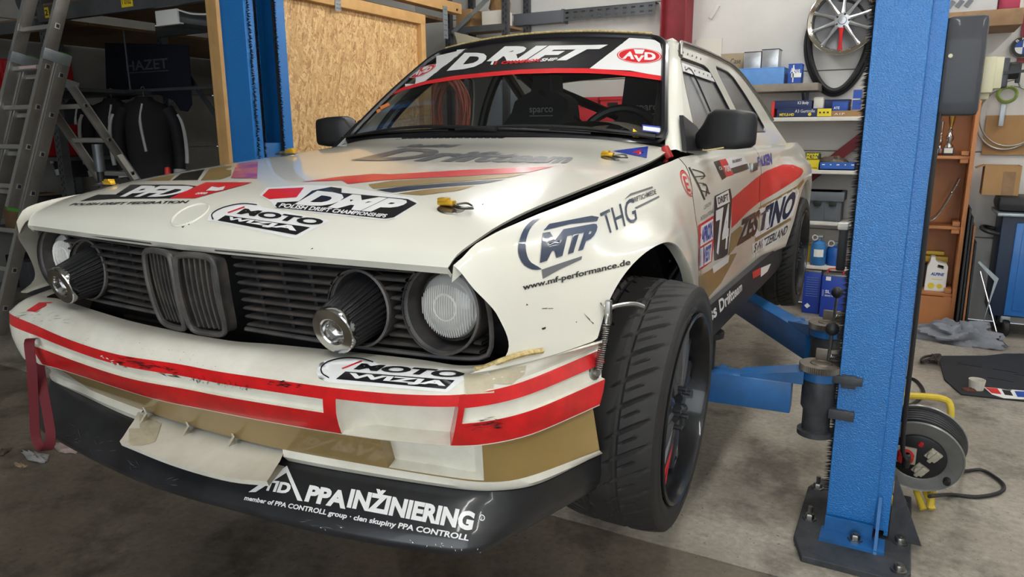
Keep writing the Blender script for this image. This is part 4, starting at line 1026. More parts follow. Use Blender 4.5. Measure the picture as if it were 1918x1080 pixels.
def fill_wheel(e, wp, Wd=.245):
    wp('tyre', tyre_mesh(Wd=Wd), M_rubber, smooth=40)
    for a0 in (PI*.56, PI*1.56): wp('tyre_lettering', ringtext('ZESTINO', .249, a0+.18, .36*1.0, .019, .512*Wd), M_tyl)
    hw = Wd*.475
    mb = MB(); mb.lathe([(.229, hw), (.2325, hw+.002), (.2325, hw+.008), (.229, hw+.011), (.224, hw+.009), (.219, hw-.004), (.2165, hw-.03), (.212, hw-.05), (.204, hw-.10), (.204, -hw+.02), (.225, -hw-.004), (.229, -hw)], (0, 0, 0), (1, 0, 0), 72); wp('rim_barrel', mb, M_rimblk)
    x0 = hw-.050
    for k in range(10):
        a = 2*PI*k/10+.12; mb = MB()
        for da in (-.10, .10):
            pts = []; 
            for t in np.linspace(0, 1, 8):
                r = .045+(.203-.045)*t; aa = a+da*(t**1.4)*1.15; pts.append((x0-.012+.030*math.sin(PI*.5*(1-t))+.018*t*t, r*math.cos(aa), r*math.sin(aa)))
            mb.tube(pts, np.linspace(.015, .0115, 8), 8)
        o = wp('spoke', mb, M_spoke)
        if k == 7:
            mb = MB(); 
            for da in (-.10, .10):
                pts = [(x0-.012+.030*math.sin(PI*.5*(1-t))+.018*t*t+.0085, r*math.cos(a+da*(t**1.4)*1.15), r*math.sin(a+da*(t**1.4)*1.15)) for t, r in [(t, .045+.158*t) for t in np.linspace(.3, 1, 7)]]
                mb.tube(pts, .0055, 6)
            wp('red_spoke_mark', mb, M_sred)
    mb = MB(); mb.lathe([(.0001, x0+.012), (.034, x0+.012), (.038, x0+.006), (.052, x0+.004), (.072, x0-.002), (.075, x0-.03), (.05, x0-.06)], (0, 0, 0), (1, 0, 0), 40); wp('hub', mb, M_spoke)
    nut = None
    for k in range(5):
        a = 2*PI*k/5+.45; mb = MB(); c = np.array((x0-.002, .050*math.cos(a), .050*math.sin(a)))
        mb.lathe([(.0001, .052), (.006, .052), (.0065, .045), (.0065, .032), (.0105, .030), (.0105, .004), (.0125, 0)], c, (1, 0, 0), 10); wp('lug_nut', mb, M_spoke)
    mb = MB(); mb.lathe([(.03, -.05), (.15, -.05), (.15, -.072), (.03, -.072)], (0, 0, 0), (1, 0, 0), 40); wp('brake_disc', mb, M_steel)
e, wp = make_wheel(car, (.888-.114, 0, 0), 1, 2.2, 1.6); fill_wheel(e, wp); wheelFL = e
def wheel_copy(c, s, steer=0., camber=0.):
    r = e.copy(); COL.objects.link(r); r.location = Vector(c)+Vector((0, 0, Z0-.445)); r.rotation_euler = (0, math.radians(camber), (0 if s > 0 else PI)+math.radians(steer))
    for ch in wheelFL.children:
        q = ch.copy(); COL.objects.link(q); q.parent = r
wheel_copy((-.78, 0, 0), -1, 2.2, 0); wheel_copy((.825-.114, 2.57, -.01), 1, 0, 0); wheel_copy((-.717, 2.57, -.01), -1, 0, 0)
# axles and struts so the wheels hang on something
mb = MB(); mb.tube([(-.78, 0, 0), (.78, 0, 0)], .03, 10); mb.tube([(-.72, 2.57, -.01), (.72, 2.57, -.01)], .035, 10)
for s in (1, -1): mb.tube([(s*.66, 0, .0), (s*.60, .05, .34)], .028, 10); mb.tube([(s*.6, 2.55, 0), (s*.58, 2.5, .4)], .028, 10)
cp('suspension', mb, M_blk)
# brake caliper hint
# ---------------------------------------------------------------- mirrors
for s in (1, -1):
    def mp(x, y, z): return (s*x, y, z)
    mb = MB(); rng = []
    # oval housing swept outwards from the door: rings over X
    for x, yc, zc, hy, hz in ((.700, .725, .622, .020, .022), (.722, .725, .632, .032, .040), (.742, .722, .650, .040, .059), (.762, .718, .655, .043, .0625), (.830, .708, .654, .043, .060), (.872, .702, .653, .038, .054), (.884, .70, .653, .026, .044), (.887, .70, .653, .010, .028)):
        rng.append([mp(x, yc+hy*np.sign(math.cos(a))*abs(math.cos(a))**.42*(1.2 if math.cos(a) < 0 else .8), zc+hz*np.sign(math.sin(a))*abs(math.sin(a))**.36) for a in np.linspace(0, 2*PI, 28, endpoint=False)])
    mb.add(np.array(rng).reshape(-1, 3), gridf(8, 28, True)+[tuple(range(28)), tuple(7*28+j for j in range(28))])
    mi = cp('side_mirror', mb, M_blk, smooth=60); mi['label'] = 'black side mirror'
    mb = MB(); mb.hexa([mp(ghx(max(.585, z))+dx, y, z) for dx in (.001, .014) for y, z in [(.565, .592), (.86, .585), (.80, .665), (.685, .70)]]); cp('mirror_foot', mb, M_blk, mi)
    mb = MB(); mb.grid([[mp(x, .756, z) for x in (.74, .87)] for z in (.61, .70)]); cp('mirror_glass', mb, M_chrome, mi)
    if s == 1:
        mb = MB(); mb.tube(crv([(.741, .69, .66), (.728, .70, .60), (.742, .66, .592), (.80, .66, .600)], 20), .0022, 5); cp('adhesive_seam', mb, MATS.get('glue') or pbr('glue', srgb(200, 180, 130), .6), mi)

# ---------------------------------------------------------------- interior
def seat(cx, cy, txt, prof):
    o = bpy.data.objects.new('seat', None); COL.objects.link(o); o.parent = car; o.location = (0, 0, 0)
    mb = MB(); R_ = []
    for t, w_, d in prof:
        z = .13+t*.80; R_.append([(cx+w_*u_, cy+d-.10*(abs(u_)**2.5)*(1 if t < .7 else .35), z) for u_ in np.linspace(-1, 1, 13)])
    R_ = np.array(R_); B_ = R_.copy(); B_[..., 1] = R_[:, 6:7, 1]+.09
    mb.grid(R_); mb.grid(B_); e1 = np.vstack([R_[:, 0], R_[-1], R_[::-1, -1]]); e2 = np.vstack([B_[:, 0], B_[-1], B_[::-1, -1]]); mb.grid(np.stack([e1, e2]))
    bk = cp('seat_shell', mb, M_seat, o, smooth=60)
    mb = MB(); mb.grid([[(cx+.23*u_, cy-.45+.46*t, .10+.06*abs(u_)**3+.03*(1-t)) for u_ in np.linspace(-1, 1, 9)] for t in np.linspace(0, 1, 6)]); mb.box((cx, cy-.2, .04), (.44, .46, .1)); cp('seat_cushion', mb, M_seat, o)
    for dx in (-.085, .085):
        mb = MB(); mb.tube(crv([(cx+dx-.03, cy+.085, .61), (cx+dx-.028, cy+.09, .655), (cx+dx+.015, cy+.095, .668), (cx+dx+.03, cy+.09, .64), (cx+dx+.03, cy+.085, .61)], 16), .006, 6); cp('harness_slot', mb, M_sgrey, o)
    v, f, a = text2d(txt, .015, 0, 1.); mb = MB(); mb.add([(cx-.062+.124*x, cy+.118, .728+.032*y) for x, y in v], f); mb.box((cx, cy+.117, .722), (.124, .002, .004)); cp('seat_lettering', mb, MATS.get('seat_letter') or pbr('seat_letter', srgb(150, 150, 152), .7), o)
    return o
sp = H(1003, 195, y=1.42); sd = H(1212, 190, y=1.42)
print('seat x', sp, sd)
seat(sp[0], 1.36, 'sparco', ((0, .22, .0), (.12, .23, .02), (.35, .235, .06), (.55, .225, .10), (.62, .20, .115), (.68, .16, .125), (.76, .148, .135), (.825, .135, .145), (.855, .10, .15), (.88, .055, .155), (.97, .045, .165)))
seat(sd[0]-.01, 1.36, 'sparco', ((0, .22, .0), (.12, .23, .02), (.35, .235, .06), (.55, .22, .10), (.64, .18, .115), (.72, .13, .125), (.80, .12, .140), (.94, .115, .160), (.985, .10, .17), (1.0, .06, .172)))
mb = MB(); mb.grid([[(u_*.64, .50+.36*t+(.02 if abs(u_) > .9 else 0), .632+.034*(1-u_*u_)-.004*t-(.14 if t == 1 else 0)) for u_ in np.linspace(-1, 1, 17)] for t in (0, .3, .6, .8, .92, 1.)])
mb.grid([[(u_*.64, .86, z) for u_ in (-1, 1)] for z in (.5, .2)])
mb.grid([[(.36+.17*math.cos(a), .62+.24*t, .615+.06*math.sin(a)*(1 if t < .99 else .8)+.01) for a in np.linspace(0, PI, 12)] for t in (0, .4, .8, 1.)])
cp('dashboard', mb, M_dash)
cw = np.array((.33, .98, .585)); mb = MB(); an = np.linspace(0, 2*PI, 40, endpoint=False)
tl = np.array((0, .42, .91)); u1 = np.array((1., 0, 0)); 
mb.tube([cw+.165*(math.cos(a)*u1+math.sin(a)*tl) for a in an], .017, 8, closed=True)
for a in (.15, PI-.15, -PI/2): mb.bar(cw, cw+.16*(math.cos(a)*u1+math.sin(a)*tl), .03, .006, (0, -.9, .4))
mb.tube([cw, cw+(0, -.12, -.05)], .04, 10); cp('steering_wheel', mb, M_blk)
mb = MB()
def tb(pts, r=.022): mb.tube(crv(pts, 26) if len(pts) > 2 else pts, r, 10)
for s in (1, -1):
    tb([(s*.60, .62, .1), (s*.585, .68, .60), (s*.50, 1.02, .90), (s*.47, 1.12, .935), (s*.46, 1.50, .945)])
    tb([(s*.62, 1.52, .0), (s*.60, 1.52, .6), (s*.50, 1.52, .90), (s*.40, 1.52, .945), (0, 1.52, .955)])
    tb([(s*.46, 1.54, .93), (s*.55, 2.45, .45)]); tb([(s*.62, .64, .12), (s*.62, 1.50, .45)]); tb([(s*.62, .64, .42), (s*.62, 1.50, .12)])
tb([(.50, 1.04, .915), (-.50, 1.04, .915)]); tb([(-.40, 1.53, .94), (.56, 1.53, .2)]); tb([(.40, 1.56, .92), (-.50, 2.4, .45)]); tb([(-.40, 1.56, .92), (.50, 2.4, .45)])
tb([(-.60, 1.52, .50), (.60, 1.52, .50)])
cp('roll_cage', mb, M_cage)
# ---------------------------------------------------------------- stickers, stripes and fittings on the car
def zq(o, sc):
    """reading helper: positions measured in an enlarged crop of the photo (origin o, scale sc)"""
    return lambda *p: [(o[0]+x/sc, o[1]+y/sc) for x, y in p]
bH = bvh_of(hood); bW = bvh_of(WS); bS = bvh_of(FL, DL, QL); bB = bvh_of(bumper); bP = bvh_of(splitter); bF = bvh_of(FL); bSill = bvh_of(SILL)
def ell(c, ax, ay, n=36, k=1.): return [(c[0]+ax*math.cos(a)*k, c[1]+ay*math.sin(a)*k) for a in np.linspace(0, 2*PI, n, endpoint=False)]
def stroke(pts, w):
    """polyline with width, as a polygon in pixels"""
    p = np.array(pts, float); t = np.gradient(p, axis=0); t /= np.linalg.norm(t, axis=1)[:, None]+1e-9; n = np.stack([-t[:, 1], t[:, 0]], -1); w = np.broadcast_to(np.asarray(w, float), (len(p),))[:, None]/2
    return [tuple(q) for q in p+n*w]+[tuple(q) for q in (p-n*w)[::-1]]
def smooth2(pts, n=24): return [tuple(q) for q in crv(np.array(pts, float), n)]
# ---- hood
z = zq((120, 260), 3.552)
lay_poly('federation_logo', z((105, 417), (225, 372), (345, 372), (445, 306), (790, 306), (905, 318), (940, 306), (800, 372), (705, 398), (330, 400)), bH, M_ink, hood, .0010)
lay_text('logo_lettering', 'PFD', z((372, 388), (705, 390), (905, 318), (470, 314)), bH, M_swhite, hood, .05, .25, .0018)
lay_poly('red_flag', z((705, 398), (945, 292), (1255, 293), (870, 398)), bH, M_sred, hood, .0018)
lay_text('year_lettering', '2008', z((870, 375), (945, 374), (965, 360), (890, 361)), bH, M_swhite, hood, .03, 0, .0024)
lay_poly('eagle_emblem', z((945, 352), (985, 322), (1030, 330), (1075, 320), (1060, 345), (1010, 352), (975, 350)), bH, M_swhite, hood, .0024, 4)
lay_text('federation_lettering', 'POLISH DRIFT FEDERATION', z((32, 446), (822, 430), (838, 412), (62, 430)), bH, M_ink, hood, .03, .2, .0014, 14)
for nm, m, p in (('gold_stripe', M_gold, ((550, 278), (600, 262), (740, 240), (705, 278))), ('black_stripe', M_ink, ((720, 277), (780, 232), (935, 205), (890, 275))), ('gold_stripe', M_gold, ((910, 277), (970, 200), (1115, 178), (1112, 245), (1040, 272))), ('purple_stripe', M_purple, ((1110, 262), (1150, 168), (1290, 150), (1285, 265)))):
    lay_poly(nm, z(*p), bH, m, hood, .0010, 5)
def motowizja(tgt, par, bg, moto, bar, wiz, arc, needle, w):
    lay_poly('sticker_base', bg, tgt, M_swhite, par, .0010, 10)
    lay_text('sticker_lettering', 'MOTO', moto, tgt, M_ink, par, .05, 0, .0018, 8, 3)
    lay_poly('sticker_bar', bar, tgt, M_ink, par, .0016, 8)
    lay_text('sticker_lettering', 'WIZJA', wiz, tgt, M_swhite, par, .045, 0, .0022, 8, 3)
    lay_poly('sticker_arc', stroke(smooth2(arc), w), tgt, M_ink, par, .0018, 8); lay_poly('sticker_needle', needle, tgt, M_sred, par, .0018, 3)
motowizja(bH, hood, z((952, 545), (968, 505), (1010, 470), (1100, 440), (1210, 424), (1290, 428), (1315, 455), (1775, 545), (1540, 664), (1010, 552)),
          z((1148, 502), (1690, 584), (1752, 542), (1205, 466)), z((1022, 546), (1075, 512), (1640, 592), (1545, 642)), z((1068, 545), (1535, 626), (1600, 592), (1105, 522)),
          z((995, 540), (985, 505), (1030, 472), (1110, 446), (1200, 434), (1285, 442)), z((1088, 492), (1200, 452), (1206, 460), (1096, 498)), [3, 2.5, 2, 2]+[2]*16+[2]*4)
lay_poly('championship_base', [(486, 366), (500, 352), (575, 347), (640, 349), (772, 371), (786, 381), (742, 409), (722, 413), (600, 400), (516, 390), (508, 378)], bH, M_swhite, hood, .0010, 10)
lay_poly('championship_plate', [(516, 386), (520, 380), (560, 378), (585, 358), (620, 351), (640, 354), (640, 362), (764, 374), (781, 382), (738, 408), (722, 410.5), (600, 398), (520, 390)], bH, M_ink, hood, .0016, 10)
lay_poly('championship_panel', [(492, 367), (504, 355), (570, 352), (556, 370), (505, 374)], bH, M_sred, hood, .0016, 4)
lay_text('championship_logo', 'DMP', [(552, 384), (726, 401), (772, 377), (588, 358)], bH, M_swhite, hood, .06, .1, .0022, 8, 3)
lay_text('championship_lettering', 'POLISH DRIFT CHAMPIONSHIPS', [(522, 389.5), (722, 409.5), (727, 403), (528, 382)], bH, M_swhite, hood, .03, .1, .0026, 10, 2)
lay_poly('red_stripe', [(566, 341), (640, 331), (700, 326), (730, 327), (880, 318), (1037, 312), (990, 323), (850, 331), (715, 338), (652, 345), (640, 338)], bH, M_sred, hood, .0010, 10)
lay_poly('gold_stripe', [(690, 346), (735, 339), (850, 332), (990, 325), (950, 333), (800, 345), (700, 354)], bH, M_gold, hood, .0010, 8)
lay_poly('navy_stripe', [(705, 356), (760, 349.5), (860, 342), (948, 336), (905, 344), (800, 353), (735, 361)], bH, M_navy, hood, .0010, 8)
lay_poly('gold_stripe', [(745, 363), (800, 355), (890, 348), (860, 357), (790, 366)], bH, M_gold, hood, .0010, 6)
lay_text('team_lettering', 'Driftteam', [(655, 301), (1062, 306), (1082, 291), (748, 277)], bH, M_sgrey, hood, .045, .1, .0014, 10, 4)
lay_text('team_lettering', 'Swiss', [(738, 277), (850, 276), (872, 269.5), (775, 270.5)], bH, M_sgrey, hood, .04, .1, .0014, 6, 3)
lay_poly('blue_pennant', [(1147, 283), (1214, 274.5), (1211, 296.5)], bH, M_sblue, hood, .0012, 4)
lay_poly('pennant_flash', [(1183, 287), (1204, 279), (1197, 285), (1206, 286), (1190, 293), (1196, 287)], bH, M_sred, hood, .0018, 2)
for p in ([(340, 425), (347, 418), (349, 419), (343, 427)], [(352, 422), (354, 419), (356, 421)], [(582, 467), (586, 464), (587, 466)], [(900, 385), (905, 381), (907, 383)]): lay_poly('paint_scratch', p, bH, M_ink, hood, .0008, 1)
def hit(u, v, b):
    for k in range(400):                     # nearest pixel that lands on the surface
        a = k*2.4; r = 1.2*math.sqrt(k)
        h = b.ray_cast(Vector(CW), Vector(ray(u+r*math.cos(a), v+r*math.sin(a))).normalized())
        if h[0] is not None: break
    n = h[1] if h[1].dot(Vector(ray(u, v))) < 0 else -h[1]
    return np.array(h[0]), np.array(n)
p, n = hit(356, 401, bH); mb = MB(); u1 = np.cross(n, (1, 0, 0)); u1 /= np.linalg.norm(u1); u2 = np.cross(n, u1)
mb.tube([p-n*.001+.041*(math.cos(a)*u1+math.sin(a)*u2) for a in np.linspace(0, 2*PI, 40, endpoint=False)], .0028, 6, closed=True); build('emblem_recess_rim', mb, M_white, hood)
def hood_pin(u, v, sgn):
    p, n = hit(u, v, bH); f = np.array((0, -1., 0)); x = np.array((1., 0, 0)); mb = MB()
    B = np.stack([x, -f, n], 1)
    mb.lathe([(.0001, .004), (.018, .004), (.026, .0015), (.027, 0)], p, n, 20, 1)
    mb.box(p+x*(-sgn*.010)+n*.012, (.036, .016, .011), 0, B, .004); mb.box(p+x*(-sgn*.016)+n*.019, (.020, .018, .006), 0, B, .002)
    mb.tube(crv([p+x*sgn*.004+n*.008, p+x*sgn*.03+n*.012-f*.008, p+x*sgn*.048+n*.006, p+x*sgn*.03+n*.006+f*.012, p+x*sgn*.006+n*.008], 20), .0022, 6, 1)
    mb.tube(crv([p+x*sgn*.010+n*.006+f*.01, p+x*sgn*.035+n*.004+f*.018, p+x*sgn*.05+n*.003, p+x*sgn*.03+n*.004-f*.014], 16), .0016, 5, 2)
    build('hood_pin', mb, [M_brass, M_steel, M_blk], hood)
hood_pin(845, 391, 1); hood_pin(1143, 297, 1); hood_pin(203, 350, -1); hood_pin(541, 291, -1)
# ---- windscreen banner
z = zq((640, 60), 2.997)
lay_poly('banner_band', [(797, 152), (873, 92), (920, 82), (974, 75), (1074, 69), (1130, 69), (1182, 70), (1104, 129.5), (1040, 128.5), (980, 131), (920, 135), (860, 143)], bW, M_ink, WS, .0022, 12)
lay_poly('banner_panel', [(1104, 129.5), (1180, 71), (1222, 73), (1236, 82), (1241, 100), (1244, 145), (1180, 133)], bW, M_swhite, WS, .0022, 8)
lay_poly('banner_panel', [(722, 180), (757, 150), (800, 110), (822, 98), (875, 92), (797, 152.5), (760, 163)], bW, M_swhite, WS, .0022, 8)
lay_poly('banner_stripe', z((248, 362), (255, 353), (350, 312), (470, 278), (640, 248), (840, 227), (1000, 214), (1200, 206), (1380, 207), (1500, 214), (1650, 228), (1812, 252), (1812, 278), (1650, 255), (1500, 240), (1380, 234), (1200, 233), (1000, 238), (840, 251), (640, 270), (480, 295), (350, 330), (255, 368)), bW, M_sred, WS, .0026, 14)
lay_text('banner_lettering', 'D', [(837, 134), (902, 127), (918, 100), (871, 100)], bW, M_swhite, WS, .06, .0, .0030, 4, 3)
lay_text('banner_lettering', 'RIFT', [(912, 116), (1082, 114), (1139, 85), (946, 88)], bW, M_swhite, WS, .06, .0, .0030, 8, 3)
lay_text('banner_lettering', 'CHAMPION', z((893, 185), (1108, 171), (1122, 152), (905, 166)), bW, M_sred, WS, .04, .1, .0030, 6, 2)
lay_text('banner_lettering', 'SHIP', z((1112, 170), (1203, 165), (1217, 147), (1126, 151)), bW, M_swhite, WS, .04, .1, .0030, 4, 2)
lay_poly('banner_mark', z((836, 187), (845, 168), (858, 168), (850, 187)), bW, M_swhite, WS, .003, 1); lay_poly('banner_mark', z((856, 187), (866, 168), (878, 168), (868, 187)), bW, M_sred, WS, .003, 1)
def avd(q):
    h = homog(q); e = lambda k: [tuple(x) for x in h(np.array([(.5+.5*k*math.cos(a), .5+.5*k*math.sin(a)) for a in np.linspace(0, 2*PI, 40, endpoint=False)]))]
    lay_poly('club_oval', e(1.0), bW, M_sred, WS, .0030, 6); lay_poly('club_oval_ring', e(.95), bW, M_swhite, WS, .0033, 6, holes=[e(.91)])
    m = lambda a, b_, c, d: [tuple(x) for x in h(np.array([a, b_, c, d], float))]
    lay_text('club_lettering', 'A', m((.12, .24), (.40, .24), (.38, .74), (.22, .74)), bW, M_swhite, WS, .06, 0, .0036, 2, 2)
    lay_text('club_lettering', 'V', m((.40, .10), (.60, .10), (.62, .52), (.38, .52)), bW, M_swhite, WS, .06, 0, .0036, 2, 2)
    lay_text('club_lettering', 'D', m((.62, .24), (.90, .24), (.84, .74), (.62, .74)), bW, M_swhite, WS, .06, 0, .0036, 2, 2)
    lay_poly('club_eagle', m((.42, .62), (.58, .62), (.62, .90), (.38, .90)), bW, M_swhite, WS, .0036, 2)
avd([(1155, 118), (1239, 122), (1240, 93), (1156, 90)]); avd([(757, 153), (806, 138), (824, 117), (778, 130)])
lay_poly('blue_sticker', [(1203, 234), (1239, 238), (1239, 251), (1203, 246)], bW, M_sblue, WS, .0022, 2); lay_poly('white_sticker', [(1204.5, 237), (1237.5, 241), (1237.5, 249), (1204.5, 244.5)], bW, M_swhite, WS, .0026, 2)
lay_poly('yellow_sticker', [(1186, 241), (1199, 252), (1199, 272), (1183, 272)], bW, M_syel, WS, .0022, 2); lay_text('sticker_lettering', 'S', [(1187.5, 255), (1195, 256), (1196, 248), (1188, 247)], bW, M_ink, WS, .03, 0, .0028, 1, 1); lay_text('sticker_lettering', 'a', [(1187, 267), (1194, 267), (1195, 258), (1187, 258)], bW, M_ink, WS, .03, 0, .0028, 1, 1)
for p in ([(712, 200), (728, 193), (731, 198), (714, 206)], [(705, 207), (712, 204), (714, 209), (707, 212)]): lay_poly('orange_sticker', p, bW, MATS.get('sticker_orange') or pbr('sticker_orange', srgb(226, 130, 60), .4), WS, .0022, 1)
# ---- front fender
z = zq((900, 300), 3.376)
o5 = z((440, 338), (340, 372), (270, 440), (237, 540), (242, 610), (275, 665), (330, 692), (385, 690)); i5 = z((360, 672), (310, 640), (286, 580), (286, 505), (318, 425), (375, 370))
lay_poly('sponsor_arc', smooth2(o5, 20)+smooth2(i5, 16), bF, M_navy, FL, .0014, 8)
lay_poly('sponsor_swoosh', z((385, 692), (500, 652), (640, 606), (635, 628), (500, 690), (392, 750)), bF, M_sgrey, FL, .0012, 5)
lay_text('sponsor_logo', 'MTP', z((372, 650), (690, 552), (752, 395), (392, 462)), bF, M_navy, FL, .06, .0, .0016, 10, 4)
lay_poly('sponsor_bar', z((395, 446), (432, 404), (700, 352), (745, 360), (735, 385), (560, 405)), bF, M_navy, FL, .0014, 6)
lay_text('sponsor_lettering', 'THG', z((795, 474), (990, 385), (965, 235), (752, 335)), bF, M_navy, FL, .0, 0, .0016, 8, 4)
lay_poly('sponsor_rule', z((905, 252), (945, 212), (1085, 166), (1088, 177), (950, 224)), bF, M_sgrey, FL, .0014, 4); lay_poly('sponsor_rule', z((972, 300), (1125, 225), (1130, 236), (985, 308)), bF, M_sgrey, FL, .0014, 4)
lay_text('sponsor_lettering', 'DRIFTSCHMIEDE', z((957, 272), (1112, 214), (1104, 184), (950, 242)), bF, M_ink, FL, .01, .1, .0016, 6, 2)
lay_text('web_address', 'www.mf-performance.de', z((266, 832), (945, 672), (945, 622), (262, 786)), bF, M_ink, FL, .028, 0, .0016, 12, 3)
for p in (((385, 1060), (412, 1052), (410, 1066), (390, 1072)), ((385, 936), (420, 933), (421, 938), (388, 940)), ((424, 935), (458, 934), (458, 938), (426, 939)), ((650, 965), (690, 1005), (694, 1018), (655, 972)), ((690, 1010), (715, 1030), (712, 1036)), ((600, 1022), (608, 1017), (606, 1028)), ((755, 905), (760, 898), (772, 925)), ((290, 905), (300, 915), (288, 918))): lay_poly('paint_scratch', z(*p), bF, M_ink, FL, .0008, 1)
z = zq((1240, 260), 4.91)
q = z((222, 528), (306, 536), (232, 292), (136, 278)); h_ = homog(q); e_ = lambda k: [tuple(x) for x in h_(np.array([(.5+.5*k*math.cos(a), .5+.5*k*math.sin(a)) for a in np.linspace(0, 2*PI, 32, endpoint=False)]))]
lay_poly('tow_mark_ring', e_(1.), bS, M_sred, FL, .0012, 4, holes=[e_(.90)]); lay_poly('tow_mark_ring', e_(.84), bS, M_sred, FL, .0012, 4, holes=[e_(.78)])
lay_text('tow_mark_letter', 'E', [tuple(x) for x in h_(np.array([(.30, .22), (.68, .22), (.68, .78), (.30, .78)]))], bS, M_sred, FL, .02, 0, .0014, 3, 3)
# ---- door and rear quarter
def part_of(u): return DL if u < 1421 else QL
def side(nm, px, m, off=.0012, n=6): lay_poly(nm, px, bS, m, part_of(np.mean([a for a, b_ in px])), off, n)
side('red_field', z((640, 552), (735, 468), (825, 392), (898, 332)) + z((896, 560), (890, 582), (800, 655), (638, 822)), M_sred, .0012, 10)
side('red_field', z((898, 332), (960, 292), (1110, 236), (1200, 240), (1285, 275), (1297, 300), (1270, 345), (1200, 395), (1050, 490), (890, 582)), M_sred, .0024, 26)
side('gold_band', z((880, 640), (900, 618), (1050, 540), (1240, 432), (1300, 368), (1306, 395), (1250, 470), (1240, 452), (905, 648)), M_gold, .0014, 10)
side('gold_field', z((635, 870), (715, 800), (740, 815), (690, 970), (620, 1060), (605, 1075)), M_gold, .0012, 8)
z6 = zq((1220, 260), 3.)
side('gold_field', z6((265, 772), (330, 735), (440, 650), (480, 640), (440, 720), (390, 810), (320, 890), (268, 850)), M_gold, .0010, 8)
side('white_field', z((850, 672), (1245, 440), (1258, 500), (1205, 700), (865, 905), (840, 880)), M_swhite, .0014, 8)
lay_text('brand_lettering', 'TINO', z((868, 892), (1180, 712), (1252, 458), (905, 640)), bS, M_navy, QL, .05, .0, .0020, 8, 4)
lay_text('brand_lettering', 'ZES', z((680, 992), (862, 880), (905, 640), (730, 740)), bS, M_ink, DL, .05, .0, .0020, 8, 4)
side('gold_band', z((850, 915), (1180, 722), (1186, 745), (858, 942)), M_gold, .0014, 8)
side('white_field', z((825, 968), (1175, 768), (1142, 882), (830, 1062)), M_swhite, .0014, 8)
lay_text('country_lettering', 'SWITZERLAND', z((838, 1050), (1138, 875), (1162, 785), (850, 962)), bS, M_ink, QL, .03, .0, .0020, 8, 3)
side('number_panel', z((480, 525), (625, 455), (640, 545), (632, 700), (600, 1060), (560, 1090), (480, 1120), (470, 900)), M_ink, .0014, 8)
lay_text('race_number', '74', z((492, 1075), (600, 1010), (622, 590), (490, 655)), bS, M_swhite, DL, .03, .0, .0020, 4, 6)
side('number_header', z((492, 532), (606, 470), (620, 578), (504, 634)), M_swhite, .0020, 3); lay_text('header_lettering', 'DRIFT', z((512, 602), (606, 562), (600, 500), (505, 540)), bS, M_ink, DL, .03, 0, .0026, 3, 2)
side('number_footer', z6((340, 716), (436, 650), (430, 692), (345, 756)), M_swhite, .0020, 3)
side('red_sticker', z6((262, 485), (355, 426), (352, 560), (338, 690), (266, 742)), M_sred, .0012, 5)
side('white_sticker', z6((276, 490), (345, 448), (345, 560), (272, 606)), M_swhite, .0016, 3); lay_text('sticker_lettering', 'APROX', z6((278, 592), (342, 552), (342, 460), (280, 500)), bS, M_sblue, DL, .05, 0, .0022, 3, 3)
side('white_sticker', z6((272, 616), (338, 576), (332, 686), (266, 728)), M_swhite, .0016, 3); lay_text('sticker_lettering', 'INVEST', z6((268, 716), (330, 676), (334, 588), (274, 626)), bS, M_sblue, DL, .05, 0, .0022, 3, 3)
lay_text('small_lettering', 'CERON', z6((292, 398), (332, 372), (332, 350), (292, 376)), bS, M_sgrey, DL, .0, 0, .0016, 3, 2); lay_text('small_lettering', 'INTERNATIONAL', z6((275, 462), (350, 414), (350, 390), (275, 438)), bS, M_sgrey, DL, .0, 0, .0016, 3, 2)
for p in (((470, 212), (522, 196), (592, 350), (552, 378)),): side('sponsor_plate', z(*p), M_ink, .0012, 3)
side('sponsor_plate', z((520, 196), (582, 182), (656, 330), (590, 350)), M_sred, .0012, 3); side('sponsor_plate', z((582, 182), (745, 148), (782, 226), (630, 272)), M_swhite, .0012, 3); side('sponsor_plate', z((632, 270), (782, 225), (800, 275), (658, 322)), M_ink, .0012, 3)
lay_text('plate_lettering', '700', z((580, 310), (632, 296), (610, 235), (560, 250)), bS, M_swhite, DL, .03, 0, .0020, 3, 2); lay_text('plate_lettering', 'ELBERT', z((650, 222), (736, 200), (728, 178), (642, 198)), bS, M_ink, DL, .02, 0, .0020, 3, 2)
lay_text('plate_lettering', 'C6', z((528, 290), (552, 282), (540, 250), (515, 258)), bS, M_swhite, DL, .02, 0, .0020, 2, 2)
lay_text('tyre_maker_lettering', 'FALKEN', z((886, 258), (1012, 234), (1002, 128), (872, 168)), bS, M_sblue, QL, .05, 0, .0016, 5, 3)
for p, w_ in ((((245, 262), (330, 420), (390, 560)), 14), (((300, 350), (395, 340)), 10), (((275, 280), (370, 310), (390, 350), (350, 370)), 10), (((345, 470), (440, 500)), 10), (((370, 420), (410, 440), (400, 530)), 10), (((330, 405), (400, 420), (430, 510)), 8)):
    lay_poly('brush_mark', stroke(smooth2(z(*p), 8), w_/4.91), bS, M_ink, DL, .0016, 2)
lay_poly('red_sticker', z6((565, 748), (612, 722), (612, 762), (568, 786)), bSill, M_sred, SILL, .0018, 2); lay_poly('white_sticker', z6((614, 724), (670, 700), (650, 745), (612, 776)), bSill, M_swhite, SILL, .0018, 2)
lay_text('team_lettering', 'ss Driftteam', z6((330, 1030), (508, 852), (506, 796), (318, 952)), bSill, M_swhite, SILL, .03, 0, .0016, 6, 2)
mb = MB(); a = np.array(hit(1409, 312, bS)[0]); mb.box(a+(.004, 0, 0), (.02, .11, .035), bev=.006); build('door_handle', mb, M_steel, DL)
